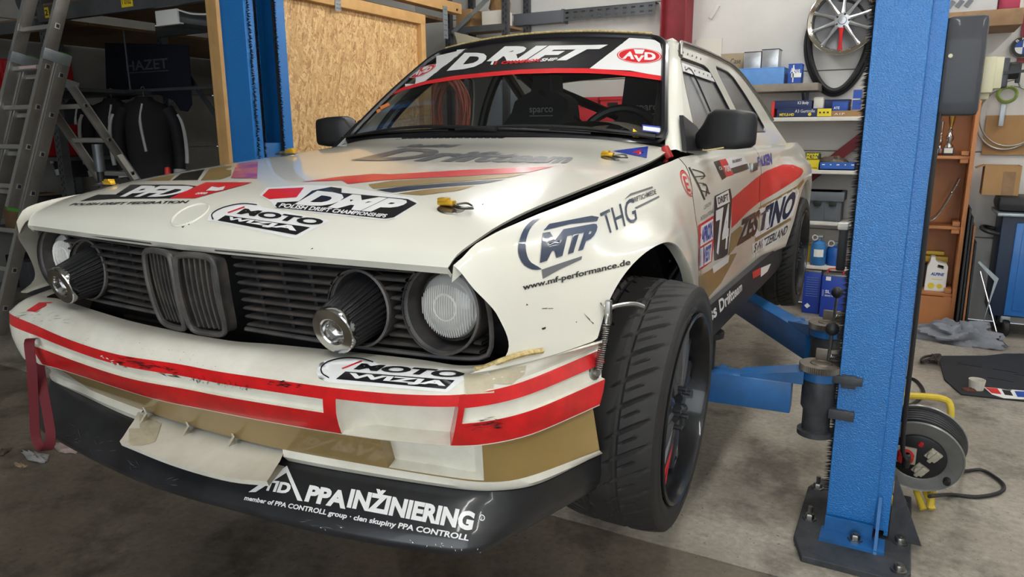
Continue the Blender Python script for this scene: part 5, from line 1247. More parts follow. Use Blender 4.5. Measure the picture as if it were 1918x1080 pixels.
# ---- bumper
z = zq((440, 640), 2.7)
motowizja(bB, bumper, z((412, 155), (430, 112), (470, 88), (540, 76), (660, 82), (725, 112), (1182, 150), (1162, 192), (1070, 256), (470, 206), (425, 184)),
          z((600, 142), (1125, 186), (1188, 154), (642, 112)), z((512, 190), (560, 152), (1112, 196), (1066, 240)), z((552, 190), (1058, 232), (1094, 202), (582, 160)),
          z((478, 184), (442, 160), (440, 128), (480, 100), (560, 84), (650, 90), (700, 106)), z((540, 136), (640, 97), (646, 103), (546, 141)), 2.4)
z8 = zq((0, 400), 3.6)
lay_poly('red_flash', z8((180, 655), (265, 600), (357, 597), (240, 665)), bB, M_sred, bumper, .0012, 3)
rs = random.Random(3)
def scuffs(n, box, m, par, b_, ln=(8, 26), w_=(.6, 2.), ang=(0, .5), mbx=None):
    mbx = MB()
    for k in range(n):
        t = rs.random(); u = box[0][0]+(box[1][0]-box[0][0])*t; v = box[0][1]+(box[1][1]-box[0][1])*t+rs.uniform(-box[2], box[2]); L = rs.uniform(*ln); a = rs.uniform(*ang); ww = rs.uniform(*w_)
        d = np.array((math.cos(a), math.sin(a))); nn = np.array((-d[1], d[0])); p0 = np.array((u, v))
        pts = [p0, p0+d*L*.4+nn*ww*rs.uniform(.3, 1), p0+d*L, p0+d*L*.6-nn*ww*rs.uniform(.2, 1)]
        lay('scuff', np.array(pts), [(0, 1, 2, 3)], lambda q: q, b_, m, par, .0016, 1, 1, mb=mbx)
    o = build('scuff_marks', mbx, m, par, smooth=0, recalc=False); o['kind'] = 'stuff'
scuffs(55, ((215, 672), (330, 697), 8), M_ink, bumper, bB, (5, 26), (.4, 1.5), (-.1, .5)); scuffs(50, ((355, 702), (470, 722), 7), M_ink, bumper, bB, (3, 10), (.3, 1.), (1., 2.0)); scuffs(26, ((862, 800), (930, 790), 9), M_ink, bumper, bB, (6, 30), (.4, 1.4), (-.3, .1))
scuffs(14, ((185, 668), (230, 688), 6), M_swhite, bumper, bB, (4, 14), (.8, 2.), (-.2, .8)); scuffs(25, ((500, 715), (560, 722), 4), M_ink, bumper, bB, (4, 16), (.5, 1.6), (-.1, .3)); scuffs(30, ((100, 620), (420, 690), 22), M_sgrey, bumper, bB, (1.5, 5), (.3, .8), (0, 3)); scuffs(20, ((20, 590), (130, 600), 8), M_sgrey, bumper, bB, (6, 20), (.3, .7), (-.4, .2))
# tape patches and LED strip
M_tape = pbr('masking_tape', srgb(196, 186, 160), .7, var=(40, .3), bump=(60, .5, .002)); M_led = pbr('led_strip', srgb(214, 192, 132), .5, var=(90, .6, .1), col2=srgb(120, 96, 50))
lay_poly('tape_patch', [(868, 702), (922, 702), (925, 735), (872, 738)], bB, M_tape, bumper, .0016, 3); lay_poly('tape_patch', [(915, 697), (985, 684), (982, 700), (958, 720), (925, 718)], bB, M_tape, bumper, .0013, 4)
lay_poly('tape_patch', zq((0, 560), 3.177)((705, 832), (800, 672), (960, 745), (925, 850), (850, 872), (760, 868)), bvh_of(tray), M_tape, tray, .0016, 4)
mb = MB(); q = [np.array(hit(u, v, bF)[0])+(.003, -.003, 0) for u, v in ((884, 680), (905, 678), (940, 671), (980, 661), (1015, 655))] if True else []
mb.tube(crv(q, 24), .0052, 6); ls = build('led_strip', mb, M_led, FL)
# ---- splitter lettering
lay_poly('company_mark', z((70, 760), (265, 626), (344, 806), (318, 802), (262, 662), (106, 760)), bP, M_swhite, splitter, .0014, 8)
lay_text('company_mark', 'ΠD', z((160, 752), (278, 772), (290, 710), (176, 700)), bP, M_swhite, splitter, .05, .1, .0016, 4, 3)
lay_text('company_lettering', 'PPA', z((352, 806), (560, 846), (572, 756), (372, 722)), bP, M_swhite, splitter, .05, .1, .0016, 6, 3)
lay_text('company_lettering', 'INŽINIERING', z((566, 838), (1204, 958), (1218, 838), (586, 718)), bP, M_swhite, splitter, .05, .1, .0016, 10, 3)
lay_text('company_lettering', 'member of PPA CONTROLL group · clen skupiny PPA CONTROLL', z((46, 806), (1180, 1016), (1186, 976), (54, 776)), bP, M_swhite, splitter, .03, .12, .0016, 16, 2)
lay_text('company_lettering', '®', z((1232, 902), (1262, 908), (1265, 876), (1236, 870)), bP, M_swhite, splitter, .02, 0, .0016, 2, 2)
scuffs(30, ((100, 790), (330, 915), 20), M_sgrey, splitter, bP, (3, 22), (.3, 1.), (-.5, 1.5)); scuffs(16, ((600, 985), (900, 1030), 5), M_swhite, splitter, bP, (2, 6), (.4, 1.2), (0, 2)); scuffs(10, ((560, 975), (690, 995), 6), M_sgrey, splitter, bP, (6, 24), (.4, 1.), (0, .4))
# ---- fender catch with spring, bolts
mb = MB(); a, na = hit(1143, 600, bF); c, nc = hit(1112, 697, bB); a = a+na*.010; c = c+nc*.010
L = np.linalg.norm(c-a); d = (c-a)/L; u1 = np.cross(d, (0, 0, 1.)); u1 /= np.linalg.norm(u1); u2 = np.cross(d, u1)
mb.tube([a+d*L*(.12+.84*t)+.0072*(math.cos(t*2*PI*22)*u1+math.sin(t*2*PI*22)*u2) for t in np.linspace(0, 1, 300)], .0014, 5); latch = build('spring_catch', mb, M_steel, car); latch['label'] = 'steel spring catch holding the bumper to the fender'
mb = MB(); top, nt_ = hit(1146, 583, bF); mb.tube(crv([a+d*L*.12, a, top+nt_*.014, top+nt_*.016+(.03, .03, .004), top+nt_*.012+(.05, .05, -.004)], 24), np.linspace(.004, .006, 24), 8); mb.box((a+top)/2+na*.004, (.012, .016, .05), bev=.003); build('catch_lever', mb, M_steel, latch)
mb = MB(); mb.lathe([(.0001, .012), (.008, .012), (.009, .006), (.015, .004), (.016, 0)], c-nc*.010, nc, 12); build('bolt', mb, M_steel, latch)
mb = MB(); mb.lathe([(.0001, .008), (.005, .008), (.006, .004), (.009, .0)], top, nt_, 10); build('bolt', mb, M_steel, latch)
# ---- tow strap
M_strap = pbr('strap_red', srgb(90, 20, 28), .8, bump=(400, .4, .001)); st = H(58, 650, y=-.72)
pts = [H(u, v, y=y) for u, v, y in ((66, 634, -.70), (55, 640, -.735), (60, 690, -.745), (64, 760, -.745), (68, 820, -.745), (84, 842, -.745), (95, 822, -.745), (88, 770, -.735), (78, 715, -.725), (72, 670, -.70), (78, 645, -.68))]
c = crv(np.array(pts), 46); t = np.gradient(c, axis=0); t /= np.linalg.norm(t, axis=1)[:, None]; side_ = np.cross(t, np.array((.25, .0, 0))+np.array([0, 1, .0])*0+np.array((.97, .2, 0))*0); w_ = np.array((.82, .57, 0.)); w_ = w_-t*(t@w_)[:, None]; w_ /= np.linalg.norm(w_, axis=1)[:, None]
nn = np.cross(t, w_)*.0015; mb = MB(); mb.grid(np.array([c-w_*.0115, c+w_*.0115, c+w_*.0115+nn, c-w_*.0115+nn, c-w_*.0115])); tow = build('tow_strap', mb, M_strap, car, hub=True, smooth=60); tow['label'] = 'dark red webbing tow strap'
# ---- red handle by the windscreen corner
mb = MB(); p = H(1250, 285, x=.665); mb.box(p, (.018, .03, .04), rot=Matrix.Rotation(-.5, 3, 'Y'), bev=.005); mb.tube([p+(0, 0, -.02), p+(-.02, 0, -.05)], .006, 8); build('cutoff_handle', mb, pbr('handle_red', srgb(170, 44, 40), .4), car, hub=True)
# LED strip along the roof front edge
mb = MB(); mb.tube([np.array(R_[0][k])+(0, .004, .003) for k in range(2, 24)] if False else [ws(u_, 1.0)+(0, .008, .017) for u_ in np.linspace(-.9, .9, 40)], .004, 6); build('led_strip', mb, M_led, roof, hub=True)
# ================================================================== two post lift
def hammered(name, col):
    m = pbr(name, col, .32, coat=.5, var=(3, .25, .25), col2=srgb(20, 80, 150)); nt = m.node_tree; b = nt.nodes['Principled BSDF']; L = nt.links.new
    tc = _n(nt, 'ShaderNodeTexCoord'); n = _n(nt, 'ShaderNodeTexNoise'); n.inputs['Scale'].default_value = 230; n.inputs['Detail'].default_value = 1; L(tc.outputs['Object'], n.inputs['Vector'])
    bp = _n(nt, 'ShaderNodeBump'); bp.inputs['Strength'].default_value = .55; bp.inputs['Distance'].default_value = .004; L(n.outputs['Fac'], bp.inputs['Height']); L(bp.outputs[0], b.inputs['Normal']); L(bp.outputs[0], b.inputs['Coat Normal']); return m
M_lift = hammered('lift_blue', srgb(26, 112, 182)); M_liftd = pbr('lift_blue_smooth', srgb(30, 100, 164), .4, coat=.3, var=(8, .5, .2), col2=srgb(30, 50, 70))
M_grime = pbr('grimy_steel', srgb(46, 48, 52), .5, metal=.3, var=(14, .6, .2), col2=srgb(90, 92, 96)); M_gear = pbr('gear_steel', srgb(120, 112, 102), .5, metal=.6, var=(30, .5)); M_brush = pbr('brush_bristle', srgb(22, 22, 26), .8)
def brush(parent, y, x, z0, z1, s, L_=.03):
    r = random.Random(int(y*100)); mb = MB()
    for z in np.arange(z0, z1, .0045):
        l = L_*r.uniform(.7, 1.15); dz = r.uniform(-.006, .004); yy = y+r.uniform(-.006, .006)
        mb.add([(x, yy, z), (x, yy+.002, z+.004), (x+s*l, yy+r.uniform(-.003, .003), z+dz)], [(0, 1, 2)])
        mb.add([(x, yy+.003, z+.002), (x, yy-.002, z+.006), (x+s*l*.85, yy, z+dz+.003)], [(0, 1, 2)])
    mb.box((x-s*.004, y, (z0+z1)/2), (.008, .012, z1-z0)); o = build('brush_strip', mb, M_brush, parent, smooth=0, recalc=False); o['kind'] = 'stuff'
def post(x0, s, y0, label, ztop=3.0, full=True):
    """x0: open channel edge facing the car, s: +1 column extends towards +X"""
    t = thing('lift_post', label, 'lift post', (x0+s*.1, y0+.14, 0)); X = lambda a: x0+s*a
    # folded column: outline in plan extruded upwards
    out = [(0, 0), (.152, 0), (.152, .022), (.196, .022), (.196, .26), (.152, .27), (0, .27), (0, .205), (.012, .205), (.012, .258), (.150, .258), (.184, .25), (.184, .034), (.140, .034), (.140, .012), (.012, .012), (.012, .062), (0, .062)]
    mb = MB(); mb.prism(out, lambda a, b_: (X(a), y0+b_, .05), (0, 0, ztop-.05)); build('column', mb, M_lift, t, smooth=0, bevel=.006)
    build('column_back', MB().box((X(.19), y0+.14, ztop/2), (.012, .22, ztop-.06)), M_lift, t)
    brush(t, y0+.020, X(.002), .16, ztop, -s, .026); brush(t, y0+.066, X(.006), .20, ztop, -s, .022); brush(t, y0+.200, X(.006), .20, ztop, -s, .022)
    build('carriage', MB().box((X(.075), y0+.135, .85), (.11, .15, 1.0), bev=.01), M_liftd, t)
    mb = MB(); mb.prism([(-.05, -.22), (.24, -.22), (.27, -.16), (.27, .40), (-.05, .40), (-.09, .30), (-.09, -.10)], lambda a, b_: (X(a), y0+b_, .0), (0, 0, .022)); build('base_plate', mb, M_grime, t, smooth=0, bevel=.004)
    mb = MB(); mb.box((X(.075), y0-.022, .052), (.15, .012, .06)); mb.box((X(.09), y0-.05, .028), (.20, .09, .012)); build('foot_channel', mb, M_liftd, t, smooth=0)
    mb = MB(); mb.prism([(0, 0), (.10, 0), (0, .24)], lambda a, b_: (X(.20)+s*a, y0+.03, .022+b_), (0, .012, 0)); build('gusset', mb, M_grime, t, smooth=0)
    mb = MB(); mb.prism([(0, 0), (-.10, 0), (0, .16)], lambda a, b_: (X(.158), y0+a, .022+b_), (s*.010, 0, 0)); build('gusset', mb, M_liftd, t, smooth=0)
    for dx, dy in ((-.055, .04), (-.055, .30), (.10, -.055), (.235, .02), (.235, -.16), (.235, .32)):
        mb = MB(); c = (X(dx), y0+dy, .034 if dy == -.055 else .022); mb.lathe([(1e-4, .022), (.014, .022), (.016, .018), (.016, .006), (.024, .005), (.024, 0)], c, (0, 0, 1), 6 if dx < .2 else 12); mb.cyl((c[0], c[1], c[2]+.02), (c[0], c[1], c[2]+.05 if dx < 0 else c[2]+.026), .008, 8); build('anchor_bolt', mb, M_steel, t)
    return t, X
PR, XRp = post(1.170, 1, .92, 'blue hammered lift post with black brush strips beside the cable reel')
# arms of the near post
def arm(parent, piv, end, w_=.085, h=.115, name='arm'):
    p = np.array(piv, float); e = np.array(end, float); d = e-p; d[2] = 0; L_ = np.linalg.norm(d); d /= L_; n = np.array((-d[1], d[0], 0))
    a = bpy.data.objects.new(name, None); COL.objects.link(a); a.parent = parent; a.location = (0, 0, 0)
    zt = p[2]-.028
    build('arm_tube', MB().bar(p+d*.085+(0, 0, -.028-.045-h/2+.0), (e[0], e[1], p[2]-.073-h/2), w_, h, bev=.006), M_liftd, a)
    mb = MB(); pts = [p+d*.05+n*.048, p+d*.05-n*.048, p+d*.26-n*.040, p+d*.26+n*.040]; z1 = zt; z2 = p[2]-.073
    mb.hexa([(q[0], q[1], z2-.001) for q in pts]+[(pts[0][0], pts[0][1], z1), (pts[1][0], pts[1][1], z1), (pts[2][0], pts[2][1], z2+.006), (pts[3][0], pts[3][1], z2+.006)]); mb.lathe([(1e-4, 0), (.062, 0), (.062, -.03), (1e-4, -.03)], (p[0], p[1], z1), (0, 0, 1), 28); build('arm_shoulder', mb, M_liftd, a, smooth=30)
    # toothed locking disc
    V = []; N = 120
    for zz in (0, .022):
        for k in range(N): r = .070 if k % 2 else .0665; V.append((p[0]+r*math.cos(2*PI*k/N), p[1]+r*math.sin(2*PI*k/N), zt+.001+zz))
    mb = MB(); mb.add(V, gridf(2, N, True)+[tuple(range(N)), tuple(N+k for k in range(N))]); mb.lathe([(.028, .022), (.034, .026), (.036, .022)], (p[0], p[1], zt+.001), (0, 0, 1), 24); build('locking_disc', mb, M_gear, a, smooth=25)
    build('pivot_barrel', MB().lathe([(1e-4, 0), (.052, 0), (.055, -.01), (.055, -.10), (.046, -.115), (.046, -.185), (.060, -.188), (.060, -.205), (1e-4, -.205)], (p[0], p[1], zt-.03), (0, 0, 1), 28), M_grime, a)
    k0 = p+np.array((.02, .03, 0)); build('lock_bracket', MB().box((k0[0], k0[1]+.01, zt+.045), (.085, .016, .04), bev=.004), M_gear, a)
    mb = MB(); mb.tube([(k0[0]+.034*math.cos(0)-.03+.06*t_, k0[1]-.004+.008*math.sin(t_*70), zt+.045+.008*math.cos(t_*70)) for t_ in np.linspace(0, 1, 160)], .0018, 5); build('lock_spring', mb, M_steel, a)
    build('lever', MB().tube([(k0[0], k0[1], zt+.03), (k0[0]+.003, k0[1], zt+.125)], .0055, 8), M_steel, a); build('lever_knob', MB().sphere((k0[0]+.003, k0[1], zt+.142), .023, 18), M_black, a)
    build('clevis_plate', MB().bar(p+(.04, 0, -.04), p+(.135, .0, -.04), .09, .028, bev=.003), M_grime, a); build('clevis_plate', MB().bar(p+(.04, 0, -.165), p+(.12, 0, -.165), .09, .035, bev=.003), M_grime, a)
    s0 = p+d*.33-n*(w_/2+.012)
    build('stop_pin', MB().lathe([(1e-4, .0), (.016, .0), (.018, -.01), (.018, -.075), (.008, -.08), (.008, -.13), (1e-4, -.13)], (s0[0], s0[1], p[2]-.075), (0, 0, 1), 14), M_liftd, a)
    ph = .6885-(p[2]-.074); build('lift_pad', MB().lathe([(1e-4, ph), (.06, ph), (.06, ph-.02), (.032, ph-.026), (.032, 0), (1e-4, 0)], (e[0]-d[0]*.06, e[1]-d[1]*.06, p[2]-.074), (0, 0, 1), 24), M_black, a)
    return a
a1 = arm(PR, (1.107, .95, .620), (.66, .92, .6)); a2 = arm(PR, (1.082, 1.40, .655), (.60, 2.16, .63))
a1.name = 'arm'
# cover plates on the column front
build('cover_plate', MB().box((XRp(.03), .914, .575), (.045, .012, .045), bev=.002), M_grime, PR)
# control box with switch on the post
cb = bpy.data.objects.new('control_box', None); COL.objects.link(cb); cb.parent = PR
M_cbox = pbr('control_box_black', srgb(52, 54, 60), .5, coat=.15, var=(6, .4), bump=(300, .1, .001)); M_cream = pbr('switch_cream', srgb(206, 200, 168), .5)
build('box_cover', MB().box((1.418, 1.03, 1.585), (.108, .15, .285), bev=.016), M_cbox, cb); build('box_screw', MB().cyl((1.383, .957, 1.615), (1.383, .952, 1.615), .006, 12), M_cream, cb)
mb = MB(); mb.box((1.487, 1.05, 1.56), (.035, .09, .105), bev=.005); mb.box((1.475, 1.08, 1.535), (.05, .06, .09), bev=.004); build('switch_housing', mb, M_cream, cb); build('switch_plate', MB().box((1.513, 1.05, 1.565), (.022, .08, .09), bev=.003), M_cream, cb); build('switch_front', MB().box((1.530, 1.05, 1.565), (.018, .075, .085), bev=.004), M_dblue if False else M_cbox, cb)
mb = MB(); mb.cyl((1.535, 1.04, 1.57), (1.565, 1.04, 1.57), .024, 14); mb.box((1.565, 1.04, 1.565), (.012, .016, .06), bev=.003); mb.bar((1.525, .99, 1.562), (1.575, .99, 1.566), .012, .008); build('switch_knob', mb, M_black, cb)
# left post on the far side
PL, XLp = post(-1.645, -1, 1.02, 'blue lift post standing before the strand board partition')
def farm(piv, end):
    return arm(PL, piv, end)
a3 = farm((-1.582, 1.05, .62), (-.66, .92, .6)); a4 = farm((-1.557, 1.50, .655), (-.60, 2.16, .63))
# black cable along the post
mb = MB(); P = [(1.372, .96, 1.45), (1.372, .94, 1.2), (1.374, .94, .8), (1.376, .95, .5), (1.382, 1.0, .34), (1.40, 1.08, .27)]; mb.tube(crv(P, 40), .0075, 8); mb.lathe([(.010, 0), (.013, .01), (.013, .05), (.008, .055)], (1.40, 1.09, .235), (0, -.1, 1), 12); tag(build('power_cable', mb, M_black, loc=(1.38, 1.0, .25)), 'straight black power cable hanging down the blue post to the reel', 'cable')

# ------------------------------------------------------------------ cable reel
rc = np.array((1.440, 1.235, .225)); axr = np.array((-.05, -.97, -.20)); axr /= np.linalg.norm(axr); rl = thing('cable_reel', 'steel cable reel with grey sockets and yellow tube frame on the floor', 'cable reel', (1.46, 1.27, 0)); M_reel = pbr('reel_zinc', srgb(150, 150, 146), .4, metal=.6, var=(14, .4)); M_yelf = pbr('frame_yellow', srgb(224, 196, 60), .4, var=(20, .35), col2=srgb(150, 120, 40))
u1 = np.cross(axr, (0, 0, 1.)); u1 /= np.linalg.norm(u1); u2 = np.cross(u1, axr); u2 = u2 if u2[2] > 0 else -u2
RR = .150
build('front_disc', MB().lathe([(.092, .001), (.10, .006), (RR-.012, .006), (RR-.004, .010), (RR, .004), (RR-.004, -.001), (.092, -.003)], rc, axr, 56), M_reel, rl); build('back_disc', MB().lathe([(.02, 0), (RR-.006, 0), (RR+.004, .006), (RR+.006, -.002), (RR-.006, -.006), (.02, -.006)], rc-axr*.105, axr, 56), M_reel, rl)
build('drum', MB().lathe([(.10, -.10), (.10, 0)], rc, axr, 40), M_reel, rl); build('socket_panel', MB().lathe([(1e-4, .012), (.085, .012), (.092, .008), (.094, .001)], rc, axr, 44), M_black, rl)
mb = MB(); P = []
for k in range(1100):
    t_ = k/1100; lay_ = int(t_*4); w_ = (t_*4) % 1; w_ = w_ if lay_ % 2 == 0 else 1-w_; a = t_*22*2*PI*1.0; r = .112+.011*lay_*.9; P.append(rc-axr*(.012+.082*w_)+r*(math.cos(a)*u1+math.sin(a)*u2))
mb.tube(P, .0062, 6); build('wound_cable', mb, M_black, rl)
def flap(a, b_, rot, nm='socket_flap'):
    c = rc+axr*.016+u1*a+u2*b_; B = np.stack([u1*math.cos(rot)+u2*math.sin(rot), -u1*math.sin(rot)+u2*math.cos(rot), axr], 1); mb = MB(); mb.box(c, (.044, .044, .010), rot=B, bev=.003); mb.lathe([(1e-4, .016), (.018, .015), (.021, .005)], c, axr, 18); mb.box(c+B[:, 1]*0+axr*.014, (.014, .050, .012), rot=B, bev=.003); build(nm, mb, pbr('socket_grey', srgb(176, 170, 152), .5, var=(20, .3)) if 'socket_grey' not in MATS else MATS['socket_grey'], rl)
flap(-.048, .026, .6); flap(-.012, -.046, .6)
c = rc+axr*.014+u1*.045; 
cR = rc+axr*.014+u1*.040+u2*.005
sgn = 1 if (u1@AR) < 0 else -1
mb = MB(); mb.box(cR, (.07, .07, .012), rot=np.stack([u1, u2, axr], 1), bev=.004); build('socket_plate', mb, MATS['socket_grey'], rl); build('red_socket', MB().lathe([(1e-4, .03), (.022, .03), (.028, .024), (.030, 0)], cR, axr, 24), pbr('socket_red', srgb(170, 36, 36), .45), rl)
build('red_button', MB().lathe([(1e-4, .010), (.008, .009), (.010, 0)], rc+axr*.012-u1*.005+u2*.062, axr, 14), MATS['socket_red'], rl); build('crank_knob', MB().lathe([(1e-4, .024), (.011, .024), (.013, .018), (.012, 0)], rc+axr*.006-u1*.105*sgn*0+u1*(-.100 if (u1@AR) < 0 else .100)*1.0-u2*.072, axr, 14), M_black, rl)
R1 = AR*np.array((1, 1, 0)); R1 /= np.linalg.norm(R1); B1 = np.array((-R1[1], R1[0], 0))
def rp(a, b_, c): return np.array((rc[0], rc[1], 0))+R1*a+B1*b_+np.array((0, 0, c))
mb = MB(); mb.tube(crv([rp(-.12, .12, .42), rp(.02, .12, .415), rp(.13, .12, .405), rp(.165, .11, .38), rp(.155, .08, .30), rp(.14, .06, .23), rp(.10, .04, .12), rp(.07, .0, .014)], 50), .0125, 10); build('handle_frame', mb, M_yelf, rl); mb = MB(); mb.tube(crv([rp(-.12, .12, .42), rp(-.15, .10, .3), rp(-.10, .06, .12), rp(-.06, .0, .014)], 30), .0125, 10); build('handle_frame', mb, M_yelf, rl)
for dx in (.04, .075): build('foot_tube', MB().tube([rp(dx, .05, .06), rp(dx+.002, -.005, .012)], .012, 10), M_yelf, rl)
# loose flex on the floor
pts = [rp(.115, -.02, .25), onz(1800, 880, .03), onz(1840, 880, .012), onz(1878, 905, .009), onz(1872, 922, .009), onz(1830, 930, .009), onz(1780, 926, .012), rp(.03, -.05, .09)]
tag(build('flex_cable', MB().tube(crv(np.array(pts), 70), .0075, 8), M_black, loc=(1.6, 1.25, 0)), 'loose black cable loop lying on the floor right of the reel', 'cable')
pts = [onz(1690, 705, .009), onz(1715, 712, .009), onz(1730, 735, .009), onz(1712, 755, .009), onz(1690, 762, .009)]; tag(build('flex_cable', MB().tube(crv(np.array(pts), 40), .009, 8), M_black), 'black cable curling on the floor behind the yellow reel handle', 'cable')

# ------------------------------------------------------------------ wooden cabinet
cab = thing('open_cabinet', 'tall open brown wooden cabinet with shelves at the back wall', 'cabinet', (1.39, 4.44, 0)); x0, x1, yf_ = 1.04, 1.665, 4.27
build('side_panel', MB().box((x1+.012, 4.43, .86), (.026, .32, 1.72), bev=.002), M_wood2, cab); build('side_panel', MB().box((x0-.012, 4.43, .86), (.026, .32, 1.72), bev=.002), M_wood2, cab); build('back_panel', MB().box(((x0+x1)/2, 4.578, .86), (x1-x0, .012, 1.70)), M_wood2, cab)
zc_ = [ony(1775, 292, yf_)[2], ony(1760, 424, yf_)[2], ony(1745, 549, yf_)[2], 1.70]
for z in zc_:
    build('shelf_board', MB().box(((x0+x1)/2-.0, 4.44, z-.011), (x1-x0-.002, .27, .022), bev=.002), M_wood2, cab)
    for xs_ in (x1-.03, x0+.03):
        if z < 1.6: build('shelf_batten', MB().box((xs_-.0, 4.42, z+.018), (.045, .24, .03), bev=.002), M_wood2, cab); build('shelf_batten', MB().box((xs_, 4.42, z-.036), (.05, .24, .026), bev=.002), M_wood2, cab)
build('plinth_panel', MB().box(((x0+x1)/2, 4.30, zc_[2]/2-.012), (x1-x0-.002, .02, zc_[2]-.03)), M_wood2, cab)
# shelf box on top of the cabinet
bx0, bx1 = 1.10, 1.845; top = thing('wooden_wall_box', 'thick brown board shelf projecting above the cabinet', 'shelf', (1.47, 4.35, 1.99)); mb = MB(); mb.box(((bx0+bx1)/2, 4.36, 2.095), (bx1-bx0, .46, .10), bev=.004); build('board', mb, M_wood3, top); build('support', MB().box((1.40, 4.48, 1.88), (.06, .20, .33)), M_wood3, top)
org = thing('parts_organiser', 'clear plastic parts organiser lying on the thick board shelf', 'organiser', (1.55, 4.35, 2.146)); M_clear = pbr('clear_plastic', srgb(222, 222, 220), .2, trans=.5, ior=1.2); build('organiser_tray', MB().box((1.50, 4.30, 2.20), (.40, .26, .105), bev=.008), M_clear, org); 
for k in range(3): build('clip_part', MB().box((1.44+k*.05, 4.165, 2.20), (.03, .01, .05), rot=Matrix.Rotation(.6, 3, 'Y')), M_rackst, org)
tag(build('red_case', MB().box((1.77, 4.36, 2.19), (.12, .2, .085), bev=.01), pbr('case_red', srgb(150, 30, 60), .4)), 'red plastic case beside the clear parts organiser', 'case')
# trophies
def trophy(px, zb, y, label, cup, base_c, cup_h):
    x_0, x_1, z0, z1 = pxr(*px, y); c = (x_0+x_1)/2; w_ = (x_1-x_0)/2; h = z1-zb; t = thing('trophy', label, 'trophy', (c, y, zb))
    build('plinth', MB().box((c, y, zb+h*.10), (w_*1.7, w_*1.5, h*.20), bev=.003), base_c, t); build('plaque', MB().box((c, y-w_*.76, zb+h*.12), (w_*1.3, .004, h*.12)), P_wht, t)
    build('stem', MB().lathe([(1e-4, h*.2), (w_*.75, h*.2), (w_*.7, h*.26), (w_*.35, h*.30), (w_*.62, h*.38), (w_*.66, h*.46), (w_*.3, h*.53), (w_*.28, h*.58), (w_*.42, h*.62), (w_*.2, h*.66), (w_*.2, h*.70)], (c, y, zb), (0, 0, 1), 20), M_chrome0, t)
    build('cup', MB().lathe([(w_*.2, h*.68), (w_*.34, h*.74), (w_*.62, h*1.0), (w_*.58, h*1.0), (w_*.28, h*.76), (1e-4, h*.74)], (c, y, zb), (0, 0, 1), 20), cup, t)
    return t
M_chrome0 = pbr('trophy_silver', srgb(206, 206, 204), .2, metal=1.); M_goldt = pbr('trophy_gold', srgb(214, 180, 104), .22, metal=1.); M_bluet = pbr('trophy_blue', srgb(40, 80, 160), .25, metal=.8); M_marble = pbr('trophy_base', srgb(36, 36, 38), .3)
trophy((1740, 222, 1764, 294), zc_[0]+.001, 4.36, 'silver trophy with blue cup on a black base', M_bluet, M_marble, 1); trophy((1767, 214, 1792, 294), zc_[0]+.001, 4.37, 'gold and silver trophy with tall golden cup', M_goldt, M_marble, 1); build_ = trophy((1757, 228, 1768, 292), zc_[0]+.001, 4.47, 'small trophy with red stem at the back between the two trophies', M_chrome0, P_red, 1)
# number board, jug and clamp on the lower shelves
mb = MB(); pts = crv([(1.28, 4.37, zc_[1]+.012), (1.42, 4.37, zc_[1]+.02), (1.50, 4.37, zc_[1]+.05), (1.56, 4.38, zc_[1]+.16), (1.625, 4.40, zc_[1]+.33)], 24); mb.grid([pts+(0, -.085, .0), pts+(0, .085, .0), pts+(-.004, .085, .006), pts+(-.004, -.085, .006), pts+(0, -.085, 0)]); o = thing('bent_plate', 'bent dark plate leaning inside the wooden cabinet', 'plate', (1.45, 4.37, zc_[1])); build('plate_sheet', mb, pbr('plate_brown', srgb(110, 92, 78), .35, metal=.3), o)
mb = MB(); e1 = pts+(0, -.088, .002); mb.tube(e1, .003, 6); build('bright_edge', mb, M_chrome0, o)
for z_ in (.24, .29): build('rivet', MB().sphere((1.575+(z_-.22)*.5, 4.295, zc_[1]+z_), .006, 8), M_chrome0, o)
yj = 4.36; x_0, x_1, z0, z1 = pxr(1734, 482, 1774, 549, yj); c = (x_0+x_1)/2; w_ = x_1-x_0; h = z1-zc_[2]; jg = thing('coolant_jug', 'white plastic jug with blue and yellow label on the lowest cabinet shelf', 'jug', (c, yj+.05, zc_[2])); P_jug = pbr('jug_white', srgb(232, 230, 224), .35)
mb = MB(); mb.prism([(-.5, 0), (.5, 0), (.5, .74), (.42, .82), (.0, .86), (-.12, .92), (-.14, 1.), (-.34, 1.), (-.36, .86), (-.47, .70)], lambda a, b_: (c+a*w_, yj, zc_[2]+.001+b_*h), (0, .10, 0), holes=[[(.0, .70), (.30, .66), (.30, .76), (.02, .79)]]); build('jug_body', mb, P_jug, jg, smooth=0, bevel=.008)
build('jug_label', MB().box((c+.01, yj-.002, zc_[2]+.31*h), (w_*.74, .004, h*.55)), P_text, jg); text_y('brand_print', 'ALPINE', c-.28*w_, c+.36*w_, zc_[2]+.47*h, zc_[2]+.56*h, yj-.0050, MATS['carton_blue'], jg, .04, .2); build('yellow_print', MB().lathe([(1e-4, 0), (.022, 0)], (c-.2*w_, yj-.0048, zc_[2]+.16*h), (0, 1, 0), 12), P_yel, jg); build('yellow_print', MB().lathe([(1e-4, 0), (.018, 0)], (c+.2*w_, yj-.0048, zc_[2]+.16*h), (0, 1, 0), 12), P_yel, jg); build('print_line', MB().box((c+.03*w_, yj-.0048, zc_[2]+.36*h), (w_*.5, .001, .004)), MATS['sticker_gold0'] if 'sticker_gold0' in MATS else P_yel, jg)
